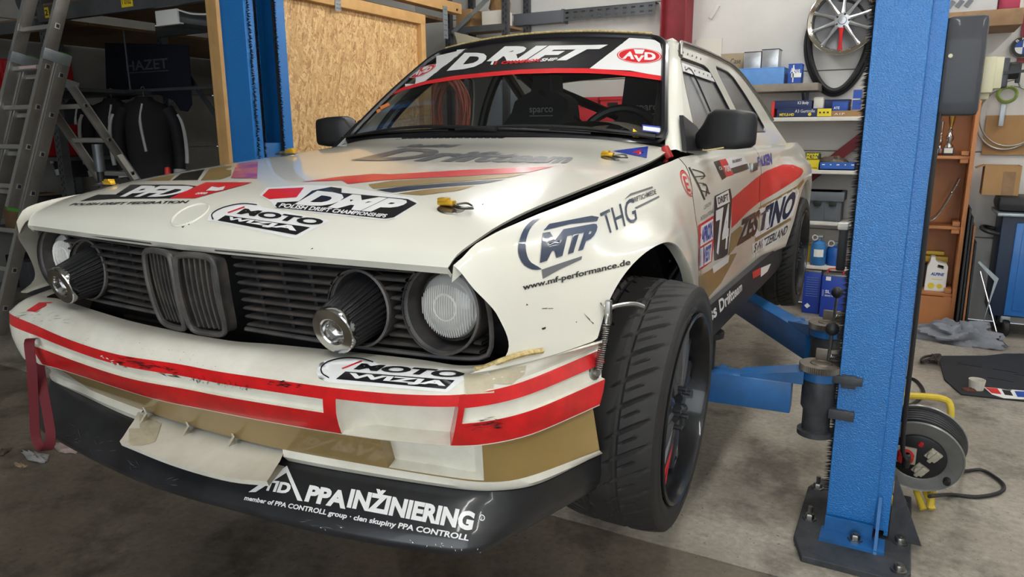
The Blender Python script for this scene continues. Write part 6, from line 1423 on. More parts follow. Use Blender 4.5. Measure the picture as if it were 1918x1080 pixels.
tl = thing('cordless_tool', 'black and yellow power tool lying behind the white jug', 'tool', (c-.02, yj+.16, zc_[2])); mb = MB(); mb.box((c-.03, yj+.16, zc_[2]+.09), (.16, .07, .17), bev=.02); build('tool_body', mb, M_black, tl); mb = MB(); mb.box((c-.005, yj+.16, zc_[2]+.215), (.15, .06, .05), bev=.015); mb.box((c-.02, yj+.15, zc_[2]+.262), (.12, .05, .03), bev=.01); build('tool_head', mb, pbr('tool_yellow', srgb(206, 170, 60), .5), tl)
# ------------------------------------------------------------------ panels leaning beside the cabinet
for k, (dx, top_, mat_, lb) in enumerate(((.004, .86, M_black, 'black sheet leaning directly on the cabinet side'), (.024, .80, M_black, 'black sheet leaning second from the cabinet side'), (.044, .74, M_wood2, 'brown wooden strip leaning among the black sheets'), (.064, .62, M_black, 'black sheet leaning near the tool cart'))):
    mb = MB(); x = x1+.035+dx; mb.hexa([(x+a, y, 0.001) for a, y in ((0, 4.18+.02*k), (.012, 4.18+.02*k), (.012, 4.50), (0, 4.50))]+[(x-.004+a, y, top_) for a, y in ((0, 4.24+.02*k), (.012, 4.24+.02*k), (.012, 4.56), (0, 4.56))]); tag(build('leaning_sheet', mb, mat_, smooth=0), lb, 'sheet')
mb = MB(); mb.prism([(0, 0), (.05, .30), (.075, .42), (-.06, .53), (-.07, .52), (.05, .40), (.01, .05)], lambda a, b_: (1.835+a*.9, 4.05, b_+.001), (0, .006, 0)); tag(build('metal_angle', mb, M_galv, smooth=0), 'thin angled metal strip leaning against the black sheets', 'metal strip')
tag(build('steel_rod', MB().tube([(1.95, 4.03, .004), (1.80, 4.12, .45)], .004, 6), M_chrome0), 'thin bright rod leaning in front of the metal strip', 'rod')
# ------------------------------------------------------------------ blue tool cart
ct = thing('tool_cart', 'blue steel tool cart with grey top edge on castors', 'tool cart', (2.2, 4.32, 0)); M_cart = pbr('cart_blue', srgb(36, 104, 176), .4, coat=.2, var=(8, .2)); cx0, cx1 = 1.885, 2.60
build('cart_body', MB().box(((cx0+cx1)/2, 4.33, .49), (cx1-cx0, .40, .68), bev=.006), pbr('cart_navy', srgb(28, 44, 66), .45), ct); build('cart_door', MB().box((cx0+.075+.28, 4.122, .475), (.55, .018, .63), bev=.006), M_cart, ct); build('door_panel', MB().box((cx0+.075+.28, 4.112, .475), (.47, .008, .55), bev=.003), M_cart, ct); build('cart_top', MB().box(((cx0+cx1)/2-.01, 4.32, .842), (cx1-cx0+.05, .45, .022), bev=.006), M_galv, ct)
build('push_handle', MB().tube(crv([(cx0+.02, 4.16, .70), (cx0-.07, 4.15, .72), (cx0-.10, 4.25, .73), (cx0-.07, 4.45, .72), (cx0+.02, 4.46, .70)], 30), .014, 8), M_black, ct)
for x in (cx0+.10, cx1-.1):
    for y in (4.18, 4.46):
        mb = MB(); mb.lathe([(.02, -.02), (.058, -.02), (.064, -.012), (.064, .012), (.058, .02), (.02, .02)], (x, y, .065), (1, .2, 0), 24); build('castor_wheel', mb, M_black, ct); build('castor_fork', MB().box((x, y, .125), (.06, .05, .05), bev=.006), M_galv, ct)
tb_ = thing('tool_bag', 'soft black tool bag lying on the blue cart', 'bag', (2.2, 4.35, .853)); mb = MB(); mb.box((2.22, 4.33, .905), (.74, .34, .10), bev=.04); build('bag_body', mb, M_black, tb_); mb = MB(); 
for k in range(7): build('grip_rib', MB().box((2.20+k*.022, 4.19, .945), (.012, .10, .014), bev=.003), M_rackst, tb_)
x_0, x_1, z0, z1 = pxr(1843, 310, 1911, 358, 4.26); zc9 = .957; bxx = thing('cardboard_box', 'open brown cardboard box standing on the black tool bag', 'box', ((x_0+x_1)/2, 4.36, zc9)); mb = MB(); t_ = .004; h = z1-zc9
yy0, yy1 = 4.26, 4.44; mb.box(((x_0+x_1)/2, yy0, zc9+h/2), (x_1-x_0, t_, h)); mb.box(((x_0+x_1)/2, yy1, zc9+h/2), (x_1-x_0, t_, h)); mb.box((x_0, (yy0+yy1)/2, zc9+h/2), (t_, yy1-yy0, h)); mb.box((x_1, (yy0+yy1)/2, zc9+h/2), (t_, yy1-yy0, h)); mb.box(((x_0+x_1)/2, (yy0+yy1)/2, zc9+.003), (x_1-x_0, yy1-yy0, t_)); build('box_walls', mb, M_card, bxx, smooth=0); build('flap', MB().bar((x_0, (yy0+yy1)/2, zc9+h), (x_0-.05, (yy0+yy1)/2, zc9+h-.02), yy1-yy0, t_), M_card, bxx); build('tape_strip', MB().box(((x_0+x_1)/2+.04, yy0-.003, zc9+h*.4), (.07, .002, h*.8)), M_wood3, bxx)
# ------------------------------------------------------------------ wall behind the cart
x_0, x_1, z0, z1 = pxr(1832, 216, 1918, 290, 4.58); peg = thing('wall_cardboard', 'large brown cardboard sheet fixed to the wall behind the wire coils', 'cardboard', (2.1, 4.59, z0)); build('panel_sheet', MB().box((2.18, 4.588, (z0+z1)/2), (.86, .012, z1-z0)), M_card, peg)
M_wire = pbr('wire_grey', srgb(150, 148, 140), .4, metal=.5)
def coil(c, r, rz, y, n, label, mat, rad=.005, seed=1, cat='wire coil'):
    rr = random.Random(seed); mb = MB(); P = []
    for k in range(n):
        ox, oz, q = rr.uniform(-.02, .02)*r*4, rr.uniform(-.03, .03)*r*4, rr.uniform(.93, 1.05)
        P += [(c[0]+ox+r*q*math.cos(a), y-.004*k+.004*math.sin(a*3), c[2]+oz+rz*q*math.sin(a)) for a in np.linspace(PI/2, PI/2+2*PI, 50, endpoint=False)]
    mb.tube(crv(np.array(P)[::2], len(P)), rad, 6); return tag(build('wire_coil', mb, mat), label, cat)
c = ony(1892, 216, 4.56); coil(c, .19, .22, 4.57, 3, 'large loose coil of grey wire hanging on the wall above the cardboard box', M_wire, .006, 4)
c = ony(1886, 178, 4.54); coil(c, .055, .05, 4.545, 6, 'small green cord coil hanging inside the grey wire coil', pbr('cord_green', srgb(120, 140, 70), .6), .007, 2)
x_0, x_1, z0, z1 = pxr(1872, 192, 1882, 236, 4.56); tag(build('wall_hook', MB().box(((x_0+x_1)/2, 4.55, (z0+z1)/2), (.03, .008, z1-z0), bev=.002), M_galv), 'flat metal hook holding the wire coils on the wall', 'hook')
em = ony(1916, 88, 4.56); t = thing('round_emblem', 'round blue and white car emblem on the wall beside the red column', 'emblem', (em[0], 4.585, em[2]-.07)); build('emblem_ring', MB().lathe([(.045, .016), (.066, .014), (.07, .006), (.07, -.012)], (em[0], 4.585, em[2]), (0, -1, 0), 36), M_black, t); build('chrome_rim', MB().lathe([(.066, .0145), (.0685, .017), (.071, .014)], (em[0], 4.585, em[2]), (0, -1, 0), 36), M_chrome0, t)
for k in range(4):
    mb = MB(); an = np.linspace(k*PI/2, (k+1)*PI/2, 8); mb.add([(em[0], 4.570, em[2])]+[(em[0]+.045*math.cos(a), 4.570, em[2]+.045*math.sin(a)) for a in an], [(0, i, i+1) for i in range(1, 8)]); build('emblem_quarter', mb, (P_text, MATS['carton_blue'])[k % 2], t)
for ch, a in zip('BMW', (2.25, PI/2, .9)):
    v, f, q = text2d(ch, .02); mb = MB(); cc, ss = math.cos(a-PI/2), math.sin(a-PI/2); mb.add([(em[0]+.056*math.cos(a)+cc*(x-.5)*.018-ss*(y-.5)*.016, 4.568, em[2]+.056*math.sin(a)+ss*(x-.5)*.018+cc*(y-.5)*.016) for x, y in v], f); build('emblem_letter', mb, P_text, t, smooth=0)
# ------------------------------------------------------------------ on the floor at the right
M_mat = pbr('rubber_mat', srgb(36, 38, 42), .7, var=(16, .3)); out = [tuple(onz(u, v, 0)[:2]) for u, v in ((1757, 668), (1845, 668), (1880, 664), (1930, 664), (1990, 700), (1960, 757), (1800, 740), (1768, 712))]
mb = MB(); mb.prism(out, lambda a, b_: (a, b_, .001), (0, 0, .008)); fm_ = thing('floor_mat', 'black moulded rubber mat lying flat on the floor', 'mat', (*np.mean(out, 0), 0)); build('mat_sheet', mb, M_mat, fm_, smooth=0, bevel=.002)
for u, v in ((1795, 680), (1860, 690), (1850, 706), (1900, 700), (1845, 722)): p = onz(u, v, .010); build('mat_rib', MB().bar(p, p+(.12, -.02, 0), .012, .004), M_black, fm_)
p = onz(1828, 728, .01); t = thing('white_cup', 'small white plastic cup standing at the edge of the black mat', 'cup', (p[0], p[1], .0095)); build('cup_wall', MB().lathe([(1e-4, .002), (.035, .0), (.041, .055), (.039, .055), (.033, .004)], (p[0], p[1], .0097), (0, 0, 1), 24), P_wht, t)
p = onz(1815, 733, .0); tag(build('rag_ball', blob((p[0], p[1], 0), (.035, .025, .014), 9), pbr('rag_rust', srgb(92, 54, 44), .9)), 'small rusty brown lump beside the white cup', 'rag')
out = [tuple(onz(u, v, .011)[:2]) for u, v in ((1842, 724), (1905, 730), (1930, 732), (1930, 748), (1880, 745), (1858, 738))]; lf = thing('leaflet', 'red and white printed leaflet lying on the black mat', 'leaflet', (*np.mean(out, 0), .0095)); mb = MB(); mb.prism(out, lambda a, b_: (a, b_, .0098), (0, 0, .0012)); build('paper', mb, P_text, lf, smooth=0)
for q, m in ((((1845, 725), (1868, 727), (1876, 738), (1858, 736)), P_red), (((1876, 729), (1892, 731), (1898, 741), (1882, 739)), P_textk), (((1900, 732), (1925, 733), (1925, 744), (1906, 743)), MATS['carton_blue'])): build('print_field', MB().prism([tuple(onz(u, v, .011)[:2]) for u, v in q], lambda a, b_: (a, b_, .0111), (0, 0, .0004)), m, lf, smooth=0)
M_pbag = pbr('plastic_grey', srgb(150, 154, 162), .25, trans=.25, ior=1.2, var=(18, .4)); p = (onz(1740, 628, 0)+onz(1855, 638, 0))/2+np.array((-.02, -.12, 0)); mb = blob((p[0], p[1], 0), (.20, .10, .075), 12, 44, .7); tag(build('crumpled_bag', mb, M_pbag), 'crumpled translucent grey plastic bag on the floor by the cabinet', 'bag')
p = onz(1738, 672, .012); mb = MB(); rr = random.Random(4); mb.tube(crv(np.array([p+(rr.uniform(-.05, .07), rr.uniform(-.12, .12), rr.uniform(0, .02)) for _ in range(14)]), 120), .008, 6); tag(build('tangled_strap', mb, pbr('strap_dark', srgb(52, 46, 42), .8)), 'tangled dark strap lying on the floor beside the black mat', 'strap')
# black lever with white cap at the far side of the post
p0 = ony(1583, 400, 1.16); mb = MB(); mb.bar((1.125, 1.17, .905), (1.125, 1.17, 1.06), .03, .03, (0, 1, 0), bev=.008); o = build('pad_holder', mb, M_black, PR); build('holder_cap', MB().box((1.122, 1.165, 1.066), (.036, .036, .025), bev=.008), P_wht, PR)
# ================================================================== left side: partition, rack, ladder, clothes
XO = -2.30
part = thing('board_partition', 'strand board partition in a light timber frame behind the lift post', 'partition', (XO, 2.4, 0))
build('strand_board', MB().box((XO-.012, 2.39, 1.14), (.018, 2.02, 2.26)), M_osb, part)
for y in (1.40, 3.40): build('frame_post', MB().box((XO+.012, y, 1.13), (.062, .06, 2.26), bev=.003), M_wood, part)
build('frame_post', MB().box((XO-.035, 1.40, 1.13), (.03, .05, 2.26), bev=.003), M_wood, part)
build('frame_beam', MB().box((XO+.012, 2.40, 2.285), (.066, 2.06, .075), bev=.003), M_wood, part); build('frame_beam', MB().box((XO+.012, 2.40, .05), (.066, 2.0, .08), bev=.003), M_wood, part)
def plate(u, v0, v1, x, par, w_=.06):
    a = onx(u, v0, x); b_ = onx(u, v1, x); zc = (a[2]+b_[2])/2; h = abs(a[2]-b_[2]); y = (a[1]+b_[1])/2
    hs = [[(y+dy-.004, zc+dz-.004), (y+dy-.004, zc+dz+.004), (y+dy+.004, zc+dz+.004), (y+dy+.004, zc+dz-.004)] for dy in (-.017, 0, .017) for dz in np.linspace(-h*.4, h*.4, 6)]
    mb = MB(); mb.prism([(y-w_/2, zc-h/2), (y+w_/2, zc-h/2), (y+w_/2, zc+h/2), (y-w_/2, zc+h/2)], lambda a, b_: (x, a, b_), (.003, 0, 0), holes=hs); return build('nail_plate', mb, M_galv, par, smooth=0)
plate(632, -28, 20, XO+.047, part)
ub = thing('timber_beam', 'long light timber beam running above the partition to the back wall', 'beam', (XO-.1, 3.2, 2.33)); build('beam', MB().box((XO-.02, 3.18, 2.445), (.09, 1.66, .085), bev=.004), M_wood, ub); plate(834, 12, 72, XO+.027, ub, .07)
build('bolt_head', MB().cyl((XO+.024, 3.93, 2.43), (XO+.032, 3.93, 2.43), .010, 8), M_black, ub)
# second board behind
sb = thing('rear_board', 'second strand board behind the partition towards the back wall', 'board', (XO-.10, 3.57, 0)); build('board_sheet', MB().box((XO-.12, 3.57, .98), (.018, .27, 1.96)), M_osb, sb)
# rear rack with a diagonal strut
M_racks = pbr('rack_bluegrey', srgb(86, 90, 96), .5, metal=.5, var=(12, .5), col2=srgb(60, 50, 44))
def upright(parent, x, y, z1, w_=.055, d=.045, mat=None, name='upright', z0=0.):
    mb = MB(); mb.box((x, y, (z0+z1)/2), (w_, .004, z1-z0)); mb.box((x-w_/2, y+d/2, (z0+z1)/2), (.004, d, z1-z0)); mb.box((x+w_/2, y+d/2, (z0+z1)/2), (.004, d, z1-z0)); o = build(name, mb, mat or M_racks, parent, smooth=0)
    mb = MB()
    for z in np.arange(max(z0, .6)+.05, z1, .05): mb.box((x-.012, y-.0026, z), (.010, .002, .022)); mb.box((x+.014, y-.0026, z+.02), (.010, .002, .022))
    q = build('slot_row', mb, M_black, o, smooth=0); q['kind'] = 'stuff'
    return o
rk = thing('corner_rack', 'steel storage rack standing in the back corner behind the partition', 'rack', (-1.9, 4.2, 0))
xa = ony(838, 30, 4.12)[0]; xb = ony(945, 30, 4.12)[0]
upright(rk, xa, 4.12, 3.0); upright(rk, xb, 4.12, 3.0); upright(rk, xa, 4.52, 3.0); upright(rk, xb, 4.52, 3.0)
build('diagonal_strut', MB().bar(ony(848, 62, 4.10), ony(925, -14, 4.10), .04, .012, (0, 1, 0)), M_galv, rk)
zr = ony(890, 50, 4.12)[2]
for z in (zr, 1.35, .55): build('shelf_beam', MB().box(((xa+xb)/2, 4.13, z-.02), (xb-xa, .03, .05)), M_rackst, rk); build('shelf_deck', MB().box(((xa+xb)/2, 4.33, z), (xb-xa-.06, .40, .02)), M_wood3, rk)
tag(build('white_box', MB().box(((xb)-.16, 4.27, zr+.071), (.20, .2, .12), bev=.004), P_wht), 'white box on the corner rack beside the upright', 'box'); tag(build('brown_parcel', blob((xb-.15, 4.30, zr+.132), (.10, .07, .10), 6), M_card), 'crumpled brown paper parcel lying on the white box', 'parcel')
tag(build('cardboard_box', MB().box((xa+.12, 4.30, zr+.09), (.16, .2, .16), bev=.004), M_card), 'brown cardboard box on the corner rack behind the diagonal strut', 'box')
mb = MB(); p = ony(905, 62, 4.0); mb.hexa([(xa+.18, 4.03, zr-.22), (xb+.12, 4.03, zr-.30), (xb+.12, 4.07, zr-.30), (xa+.18, 4.07, zr-.22), (xa+.16, 3.98, zr-.05), (xb+.12, 3.98, zr-.20), (xb+.12, 4.02, zr-.20), (xa+.16, 4.02, zr-.05)]); build('cream_panel', mb, pbr('panel_cream', srgb(206, 200, 176), .5), rk, smooth=0)
# red crates and orange hose seen through the car
P_rc = pbr('crate_red', srgb(196, 40, 52), .5, var=(8, .15)); 
rs_ = thing('low_wall_shelf', 'grey wall shelf behind the car carrying two red crates', 'shelf', (.1, 4.45, 1.0)); xq0, xq1, zq0, zq1 = pxr(1072, 180, 1170, 232, 4.25); build('board', MB().box((-.35, 4.42, zq0-.02), (1.1, .34, .03)), M_shelfw, rs_); 
for x in (-.8, .1): build('bracket', MB().box((x, 4.58, zq0-.12), (.03, .02, .17)), M_rackst, rs_)
for k, (x0, x1) in enumerate(((xq0, (xq0+xq1)/2-.01), ((xq0+xq1)/2+.01, xq1))):
    t = thing('red_crate', ('red plastic crate on the wall shelf behind the passenger seat', 'red plastic crate on the wall shelf behind the driver side')[k], 'crate', ((x0+x1)/2, 4.40, zq0-.005)); h = zq1-zq0; build('crate_body', MB().box(((x0+x1)/2, 4.41, zq0-.0045+h/2), (x1-x0, .28, h), bev=.01), P_rc, t); build('crate_rim', MB().box(((x0+x1)/2, 4.41, zq1-.02), (x1-x0+.012, .30, .03), bev=.004), P_rc, t); build('grip_slot', MB().box(((x0+x1)/2, 4.266, zq1-.07), (.09, .01, .03)), M_black, t)
M_or = pbr('hose_orange', srgb(214, 116, 84), .5)
oc = ony(842, 205, 3.9)
hk = thing('orange_hose_coil', 'coiled orange air hose hanging on the rear rack upright', 'hose', (oc[0], 3.9, oc[2]-.35)); mb = MB(); rr = random.Random(5)
for k in range(16):
    q = rr.uniform(.9, 1.05); ox = rr.uniform(-.05, .05); a = np.linspace(0, 2*PI, 40, endpoint=False); P = [(oc[0]+ox+.17*q*math.cos(t_), 3.9+.03*math.sin(t_*2+k)+rr.uniform(-.002, .002)+.006*k-.05, oc[2]-.02+.30*q*math.sin(t_)) for t_ in a]; build('hose_loop', MB().tube(P, .0085, 6, closed=True), M_or, hk)
build('hook', MB().bar((oc[0], 4.14, oc[2]+.27), (oc[0], 3.84, oc[2]+.29), .03, .03), M_black, hk)
# ------------------------------------------------------------------ big pallet rack at the left
YR = 1.72; rx0, rx1 = -4.62, -2.62
rack = thing('pallet_rack', 'grey steel pallet rack with yellow numbered tags at the left', 'rack', (-4.4, 2.2, 0))
for y in (YR, YR+1.0):
    for x in (rx0, -6.2): upright(rack, x, y, 3.6, .075, .06, M_rackst)
upright(rack, rx1+.02, YR+1.0, 3.6, .075, .06, M_rackst); upright(rack, rx1+.02, YR+.12, 3.6, .075, .06, M_rackst)
zb = 2.235
build('front_beam', MB().box(((rx0+rx1)/2+.02, YR-.01, zb+.045), (rx1-rx0, .045, .115), bev=.006), M_rackst, rack); build('rear_beam', MB().box(((rx0+rx1)/2, YR+1.0, zb+.045), (rx1-rx0, .045, .11), bev=.006), M_rackst, rack)
build('front_beam', MB().box((-5.42, YR-.01, zb-.02), (1.55, .045, .09), bev=.006), M_rackst, rack)
for k in range(17): build('deck_board', MB().box(((rx0+XO)/2-.04, YR+.07+k*.129, zb+.115), (XO-rx0-.10, .125, .022)), M_wood3, rack)  # both decks extended, unseen, behind the rack frame to darken the bay below
for k in range(14): build('deck_board', MB().box((-5.42, YR+.1+k*.202, zb+.035), (1.5, .196, .022)), M_wood3, rack)
for z in (.55, 1.20, 1.75):
    build('side_shelf', MB().box((-5.42, YR+.5, z), (1.5, .98, .03)), M_rackst, rack)
for (u, v, tx) in ((86, 22, '2'), (236, 2, '1 0102')):
    p = ony(u, v, YR-.04); w_ = .05 if tx == '2' else .12; build('number_tag', MB().box((p[0], YR-.0345, zb+.05), (w_, .004, .075)), M_yellow, rack); text_y('tag_print', tx, p[0]-w_*.4, p[0]+w_*.4, zb+.03, zb+.07, YR-.0375, P_textk, rack, .02)
build('cross_brace', MB().bar((rx0+.1, YR+1.0, 2.15), (rx0+.95, YR+1.0, 1.2), .05, .01, (0, 1, 0)), M_rackst, rack); build('cross_brace', MB().bar((-3.35, YR+1.02, 1.45), (-2.65, YR+1.02, .55), .06, .01, (0, 1, 0)), M_black, rack)
# things on the rack
lmp = thing('shelf_lamp', 'white strip lamp fixed under the rack beam', 'lamp', (-3.18, 2.3, 2.13)); build('lamp_housing', MB().box((-3.18, 2.35, 2.165), (.22, 1.2, .085), bev=.006), M_rackst, lmp); build('end_cap', MB().box((-3.18, 1.742, 2.165), (.225, .016, .09), bev=.003), M_lampw, lmp); build('reflector_lip', MB().box((-3.18, 1.75, 2.117), (.26, .03, .008)), M_lampw, lmp); build('lamp_cable', MB().tube(crv([(-3.06, 1.74, 2.20), (-2.95, 1.76, 2.17), (-2.82, 1.80, 2.165), (-2.70, 1.82, 2.18)], 20), .006, 6), M_lampw, lmp)
P_rb = pbr('bin_red', srgb(170, 28, 34), .45, var=(6, .3)); rnd_ = random.Random(2)
for k, (x, z, h) in enumerate(((-5.12, 1.216, .26), (-5.50, 1.216, .28), (-5.10, 1.766, .22), (-5.48, 1.766, .24))):
    t = thing('red_bin', ('red storage bin on the middle rack shelf behind the ladder', 'red storage bin on the middle rack shelf against its neighbour', 'red storage bin on the upper rack shelf behind the ladder', 'red storage bin on the upper rack shelf against its neighbour')[k], 'bin', (x, YR+.2, z)); build('bin_body', MB().box((x, YR+.2, z+h/2), (.34, .36, h), bev=.012), P_rb, t); build('bin_front', MB().box((x, YR+.008, z+h*.3), (.30, .02, h*.5), bev=.005), P_rb, t); build('label_holder', MB().box((x+.03, YR-.004, z+h*.3), (.14, .004, .06)), P_wht, t)
tag(build('cable_drum', MB().lathe([(1e-4, -.16), (.17, -.16), (.17, -.14), (.10, -.13), (.10, .13), (.17, .14), (.17, .16), (1e-4, .16)], (-4.92, YR+.25, zb+.217), (1, 0, 0), 28), M_rackst), 'grey cable drum lying on top of the pallet rack', 'drum')
for k, (x, w_, h) in enumerate(((-4.2, .3, .22), (-3.75, .4, .3), (-3.2, .3, .2))): tag(build('stored_box', MB().box((x, YR+.3, zb+.127+h/2), (w_, .4, h), bev=.006), (M_wood3, M_card, M_rackst)[k]), ('old wooden box stored on the rack deck', 'brown carton stored on the rack deck', 'grey metal box stored on the rack deck')[k], 'box')
for k in range(6):
    x = -4.95-.02*k; z = .566 if k % 2 == 0 else .001; tag(build('stored_crate', MB().box((-4.88-.21*k, YR+.25+.06*(k % 3), z+.15), (.19, .4, .30), bev=.01), (M_rackst, M_wood3, M_black)[k % 3]), ('grey crate on the lowest rack shelf', 'wooden crate on the floor under the lowest rack shelf', 'black crate on the lowest rack shelf', 'grey crate on the floor under the lowest rack shelf', 'wooden crate on the lowest rack shelf far from the ladder', 'black crate on the floor under the lowest rack shelf')[k], 'crate')
# ------------------------------------------------------------------ clothes
M_cloth = pbr('jacket_black', srgb(26, 26, 30), .75, bump=(120, .3, .002)); M_stripe = pbr('jacket_white', srgb(196, 196, 194), .6); M_navycl = pbr('banner_navy', srgb(22, 26, 40), .8)
rail_y = 2.35
gr_ = thing('clothes_rail', 'steel clothes rail hung between the rack uprights', 'rail', (-3.8, rail_y, 1.72)); build('rail_tube', MB().tube([(rx0, rail_y, 1.75), (rx1+.02, rail_y, 1.75)], .014, 8), M_rackst, gr_)
for x in (rx0+.06, rx1-.06): build('rail_hanger', MB().tube([(x, rail_y, 1.75), (x, rail_y, zb)], .008, 6), M_rackst, gr_)
def jacket(u, label, seed, rz, h=.68):
    p = ony(u, 235, rail_y); x = p[0]; r = random.Random(seed); t = thing('jacket', label, 'jacket', (x, rail_y, 1.02)); ca, sa = math.cos(rz), math.sin(rz); T = lambda a, b_, c: (x+ca*a-sa*b_, rail_y+sa*a+ca*b_, c)
    zt = 1.70; mb = MB(); R_ = []
    for k, (d, w_, b_) in enumerate(((0, .06, .05), (.03, .08, .06), (.07, .17, .07), (.14, .195, .08), (.30, .185, .085), (.50, .18, .09), (h, .19, .10), (h+.005, .16, .07))):
        R_.append([T(w_*math.cos(a)*(1+.04*math.sin(5*a+seed)), b_*math.sin(a)*(1+.12*math.sin(4*a+k)), zt-d) for a in np.linspace(0, 2*PI, 24, endpoint=False)])
    mb.add(np.array(R_).reshape(-1, 3), gridf(8, 24, True)); build('jacket_body', mb, M_cloth, t, smooth=60)
    for s in (-1, 1):
        mb = MB(); q = crv([T(s*.16, 0, zt-.10), T(s*.215, -.02, zt-.22), T(s*.23, -.05, zt-.42), T(s*.21, -.09, zt-.66)], 12); mb.tube(q, np.linspace(.062, .044, 12), 12); sl = build('sleeve', mb, M_cloth, t, smooth=60)
        mb = MB(); q2 = np.array(q)+(np.array(T(s*.055, -.03, 0))-np.array(T(0, 0, 0))); mb.tube(q2[1:10], .016, 6); build('sleeve_stripe', mb, M_stripe, sl)
        mb = MB(); mb.tube([tuple(q[-2]), tuple(q[-1])], [.050, .048], 12); build('cuff_band', mb, M_stripe, sl)
    mb = MB(); mb.tube(crv([T(-.02, -.065, zt-.06), T(-.05, -.082, zt-.2), T(-.03, -.09, zt-.45)], 12), .012, 6); build('front_stripe', mb, M_stripe, t)
    mb = MB(); mb.tube(crv([T(0, 0, zt-.005), T(0, 0, 1.74), T(.012, 0, 1.768), T(.0, 0, 1.782), T(-.016, 0, 1.765)], 14), .003, 5); build('hanger_hook', mb, M_galv, t)
jacket(150, 'black jacket with white piping hanging nearest to the ladder', 1, 1.25); jacket(215, 'black jacket with white piping hanging in the middle of the three', 2, 1.15); jacket(275, 'black jacket with white cuffs hanging nearest to the timber post', 3, 1.0)
# dark banner with pale brand letters behind the jackets
yb_ = 2.62; q = lambda *p: [tuple(ony(u, v, yb_)[[0, 2]]) for u, v in p]
bn = thing('workshop_banner', 'dark navy cloth banner with pale letters hanging in the shade under the rack', 'banner', (-3.4, yb_, 1.5)); mb = MB(); mb.prism(q((196, 80), (352, 84), (358, 196), (350, 209), (338, 207), (325, 188), (300, 178), (262, 176), (240, 186), (200, 190)), lambda a, b_: (a, yb_, b_), (0, .012, 0)); build('banner_cloth', mb, M_navycl, bn, smooth=0)
pa = q((238, 130), (316, 126)); text_y('banner_lettering', 'HAZET', pa[0][0], pa[1][0], q((270, 131))[0][1], q((270, 112))[0][1], yb_-.004, pbr('letter_pale', srgb(82, 84, 90), .7), bn, .015)
z_a = q((270, 135))[0][1]; build('banner_line', MB().box(((pa[0][0]+pa[1][0])/2, yb_-.003, z_a), (pa[1][0]-pa[0][0], .003, .006)), MATS['letter_pale'], bn)
# poles beyond the bonnet
p = ony(189, 330, 1.15); po = thing('jack_pole', 'black pole with a grey sleeve standing behind the bonnet', 'pole', (p[0], 1.15, 0)); zt = ony(189, 270, 1.15)[2]; build('pole', MB().cyl((p[0], 1.15, 0), (p[0], 1.15, zt-.13), .022, 14), M_black, po); build('sleeve', MB().cyl((p[0], 1.15, zt-.17), (p[0], 1.15, zt), .031, 16), M_rackst, po)
p = ony(314, 318, 1.3); po = thing('marker_post', 'thin post with a bright red cap behind the bonnet', 'post', (p[0], 1.3, 0)); zt = ony(314, 318, 1.3)[2]; build('post', MB().cyl((p[0], 1.3, 0), (p[0], 1.3, zt-.02), .010, 10), M_black, po); build('red_cap', MB().lathe([(1e-4, .02), (.014, .016), (.018, .0), (.018, -.045)], (p[0], 1.3, zt), (0, 0, 1), 14), P_red, po)
tag(build('red_roll', MB().cyl(np.array((-2.62, 1.98, .0005)), np.array((-2.66, 2.02, 1.50)), .05, 16), pbr('roll_maroon', srgb(74, 26, 36), .7)), 'dark red roll leaning upright behind the timber post', 'roll')
# ------------------------------------------------------------------ ladder
M_alu = pbr('aluminium', srgb(150, 146, 140), .42, metal=.75, var=(12, .35), col2=srgb(110, 100, 92)); M_aluf = pbr('aluminium_edge', srgb(200, 200, 198), .35, metal=.8); M_green = pbr('cap_green', srgb(70, 130, 50), .5)
lad = thing('ladder', 'aluminium combination ladder standing open before the pallet rack', 'ladder', (-4.1, 1.1, 0))
def section(p_lo_l, p_hi_l, p_lo_r, p_hi_r, rungs, out, w_=.026, d=.085, step=False, nm='rail'):
    pts = [np.array(p, float) for p in (p_lo_l, p_hi_l, p_lo_r, p_hi_r)]; out = np.array(out, float)
    for a, b_, s in ((pts[0], pts[1], -1), (pts[2], pts[3], 1)):
        r = build(nm, MB().bar(a, b_, w_, d, out, bev=.004), M_alu, lad)
        mb = MB(); mb.bar(a-out*(d/2), b_-out*(d/2), w_+.006, .006, out); build('rail_edge', mb, M_aluf, r)
    lo = (pts[0], pts[2]); hi = (pts[1], pts[3])
    for t in rungs:
        a = lo[0]+(hi[0]-lo[0])*t; b_ = lo[1]+(hi[1]-lo[1])*t; e = b_-a; L_ = np.linalg.norm(e); e /= L_
        build('rung', MB().bar(a, b_, .032, .028, out, bev=.005), M_aluf, lad)
        for p, s in ((a, -1), (b_, 1)):
            mb = MB(); c = p+e*s*(w_/2+.001); up = np.cross(e, out); up /= np.linalg.norm(up); B = np.stack([e, up, out], 1); mb.box(c, (.008, .036, .030), 0, B); o = build('rung_socket', mb, M_aluf, lad); mb = MB(); mb.box(c+e*s*.003, (.006, .024, .020), 0, B); build('socket_hole', mb, M_black, o)
def LP(u, v, y): return ony(u, v, y)
def ext(u0, v0, u1, v1, y0, y1, z_lo=None, z_hi=None):
    """straight line through two photo points at given depths, run out to heights z_lo..z_hi"""
    a = LP(u0, v0, y0); b_ = LP(u1, v1, y1); d = (b_-a)/(b_[2]-a[2])
    return (a if z_lo is None else a+d*(z_lo-a[2])), (b_ if z_hi is None else a+d*(z_hi-a[2]))
def rungs(a, b_, first=.20): n = np.linalg.norm(b_-a); return [(first+.28*k)/n for k in range(int((n-first-.05)/.28)+1)]
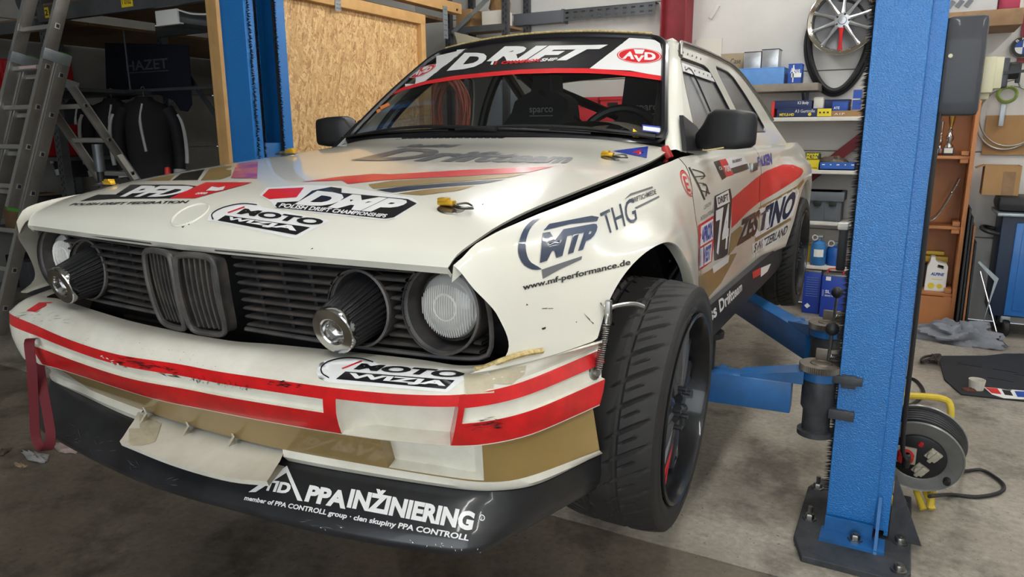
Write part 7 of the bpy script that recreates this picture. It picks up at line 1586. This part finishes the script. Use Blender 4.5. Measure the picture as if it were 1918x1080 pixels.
# lower section standing on the floor, its right rail ends in a green cap
Rl, Rh = ext(12, 560, 121, 106, .98, 1.42, .01); d_ = (Rh-Rl)/np.linalg.norm(Rh-Rl); e_ = np.array((1., 0., 0.)); Ll, Lh = Rl-e_*.40, Rh-e_*.40
up_ = d_; on_ = np.cross(e_, up_); on_ = on_ if on_[1] > 0 else -on_
section(Ll, Lh, Rl, Rh, rungs(Ll, Lh), on_)
# upper section sliding in front of it, running out of the picture above
o_ = -on_*.092-e_*.012; k0 = .92
Al, Ar = Ll+up_*k0+o_, Rl+up_*k0+o_; Bl_, Br_ = Ll+up_*2.95+o_, Rl+up_*2.95+o_
section(Al, Bl_, Ar, Br_, rungs(Al, Bl_, .15), on_)
for p in (Al, Ar): build('end_cap', MB().bar(p-up_*.022, p, .030, .072, on_), M_green, lad)
for p in (Lh, Rh): build('end_cap', MB().bar(p, p+up_*.022, .030, .072, on_), M_green, lad)
hL = np.linalg.norm(Rh-Rl)
for base in (Ll, Rl):
    m_ = base+up_*(hL-.02); build('guide_bracket', MB().bar(m_-on_*.14-e_*.012, m_+on_*.04, .045, .075, up_, bev=.004), M_galv, lad)
# folding back leg
Br, Tr = ext(255, 338, 131, 158, 1.60, 1.46, .01); Bl, Tl = Br-e_*.42, Tr-e_*.42
u2_ = (Tl-Bl)/np.linalg.norm(Tl-Bl); o2 = np.cross(e_, u2_); o2 = o2 if o2[1] < 0 else -o2
section(Bl, Tl, Br, Tr, rungs(Bl, Tl), o2, .025, .06)
build('warning_label', MB().bar(Br+(Tr-Br)*.62+e_*.014, Br+(Tr-Br)*.72+e_*.014, .002, .04, o2), P_wht, lad); build('warning_label', MB().bar(Bl+(Tl-Bl)*.55-e_*.014, Bl+(Tl-Bl)*.65-e_*.014, .002, .04, o2), P_red, lad); build('hinge', MB().bar(Tr-on_*.10, Tr+on_*.05, .05, .06, up_, bev=.006), M_galv, lad); build('hinge', MB().bar(Tl-on_*.10, Tl+on_*.05, .05, .06, up_, bev=.006), M_galv, lad)
build('rung_label', MB().bar(Al+(Ar-Al)*.25+up_*(.15+.28*3)-on_*.018, Al+(Ar-Al)*.75+up_*(.15+.28*3)-on_*.018, .003, .02, up_), pbr('label_pink', srgb(224, 196, 186), .6), lad)
# scraps on the floor in front of the car
for k, (u, v, s, sd, lb, cl) in enumerate(((68, 858, (.09, .03, .012), 3, 'crumpled grey paper scrap on the floor under the tow strap', srgb(150, 148, 146)), (130, 840, (.10, .035, .010), 8, 'crumpled pinkish paper scrap on the floor under the splitter edge', srgb(170, 150, 144)), (38, 872, (.035, .012, .006), 5, 'small tan paper scrap lying beside the grey one', srgb(150, 128, 100)), (5, 848, (.03, .03, .01), 7, 'small dark crumb of debris on the floor at the left', srgb(96, 84, 70)))):
    p = onz(u, v, 0); tag(build('paper_scrap', blob((p[0], p[1], 0), s, sd, 20, .5), pbr('scrap%d' % k, cl, .8, var=(40, .3))), lb, 'paper scrap')
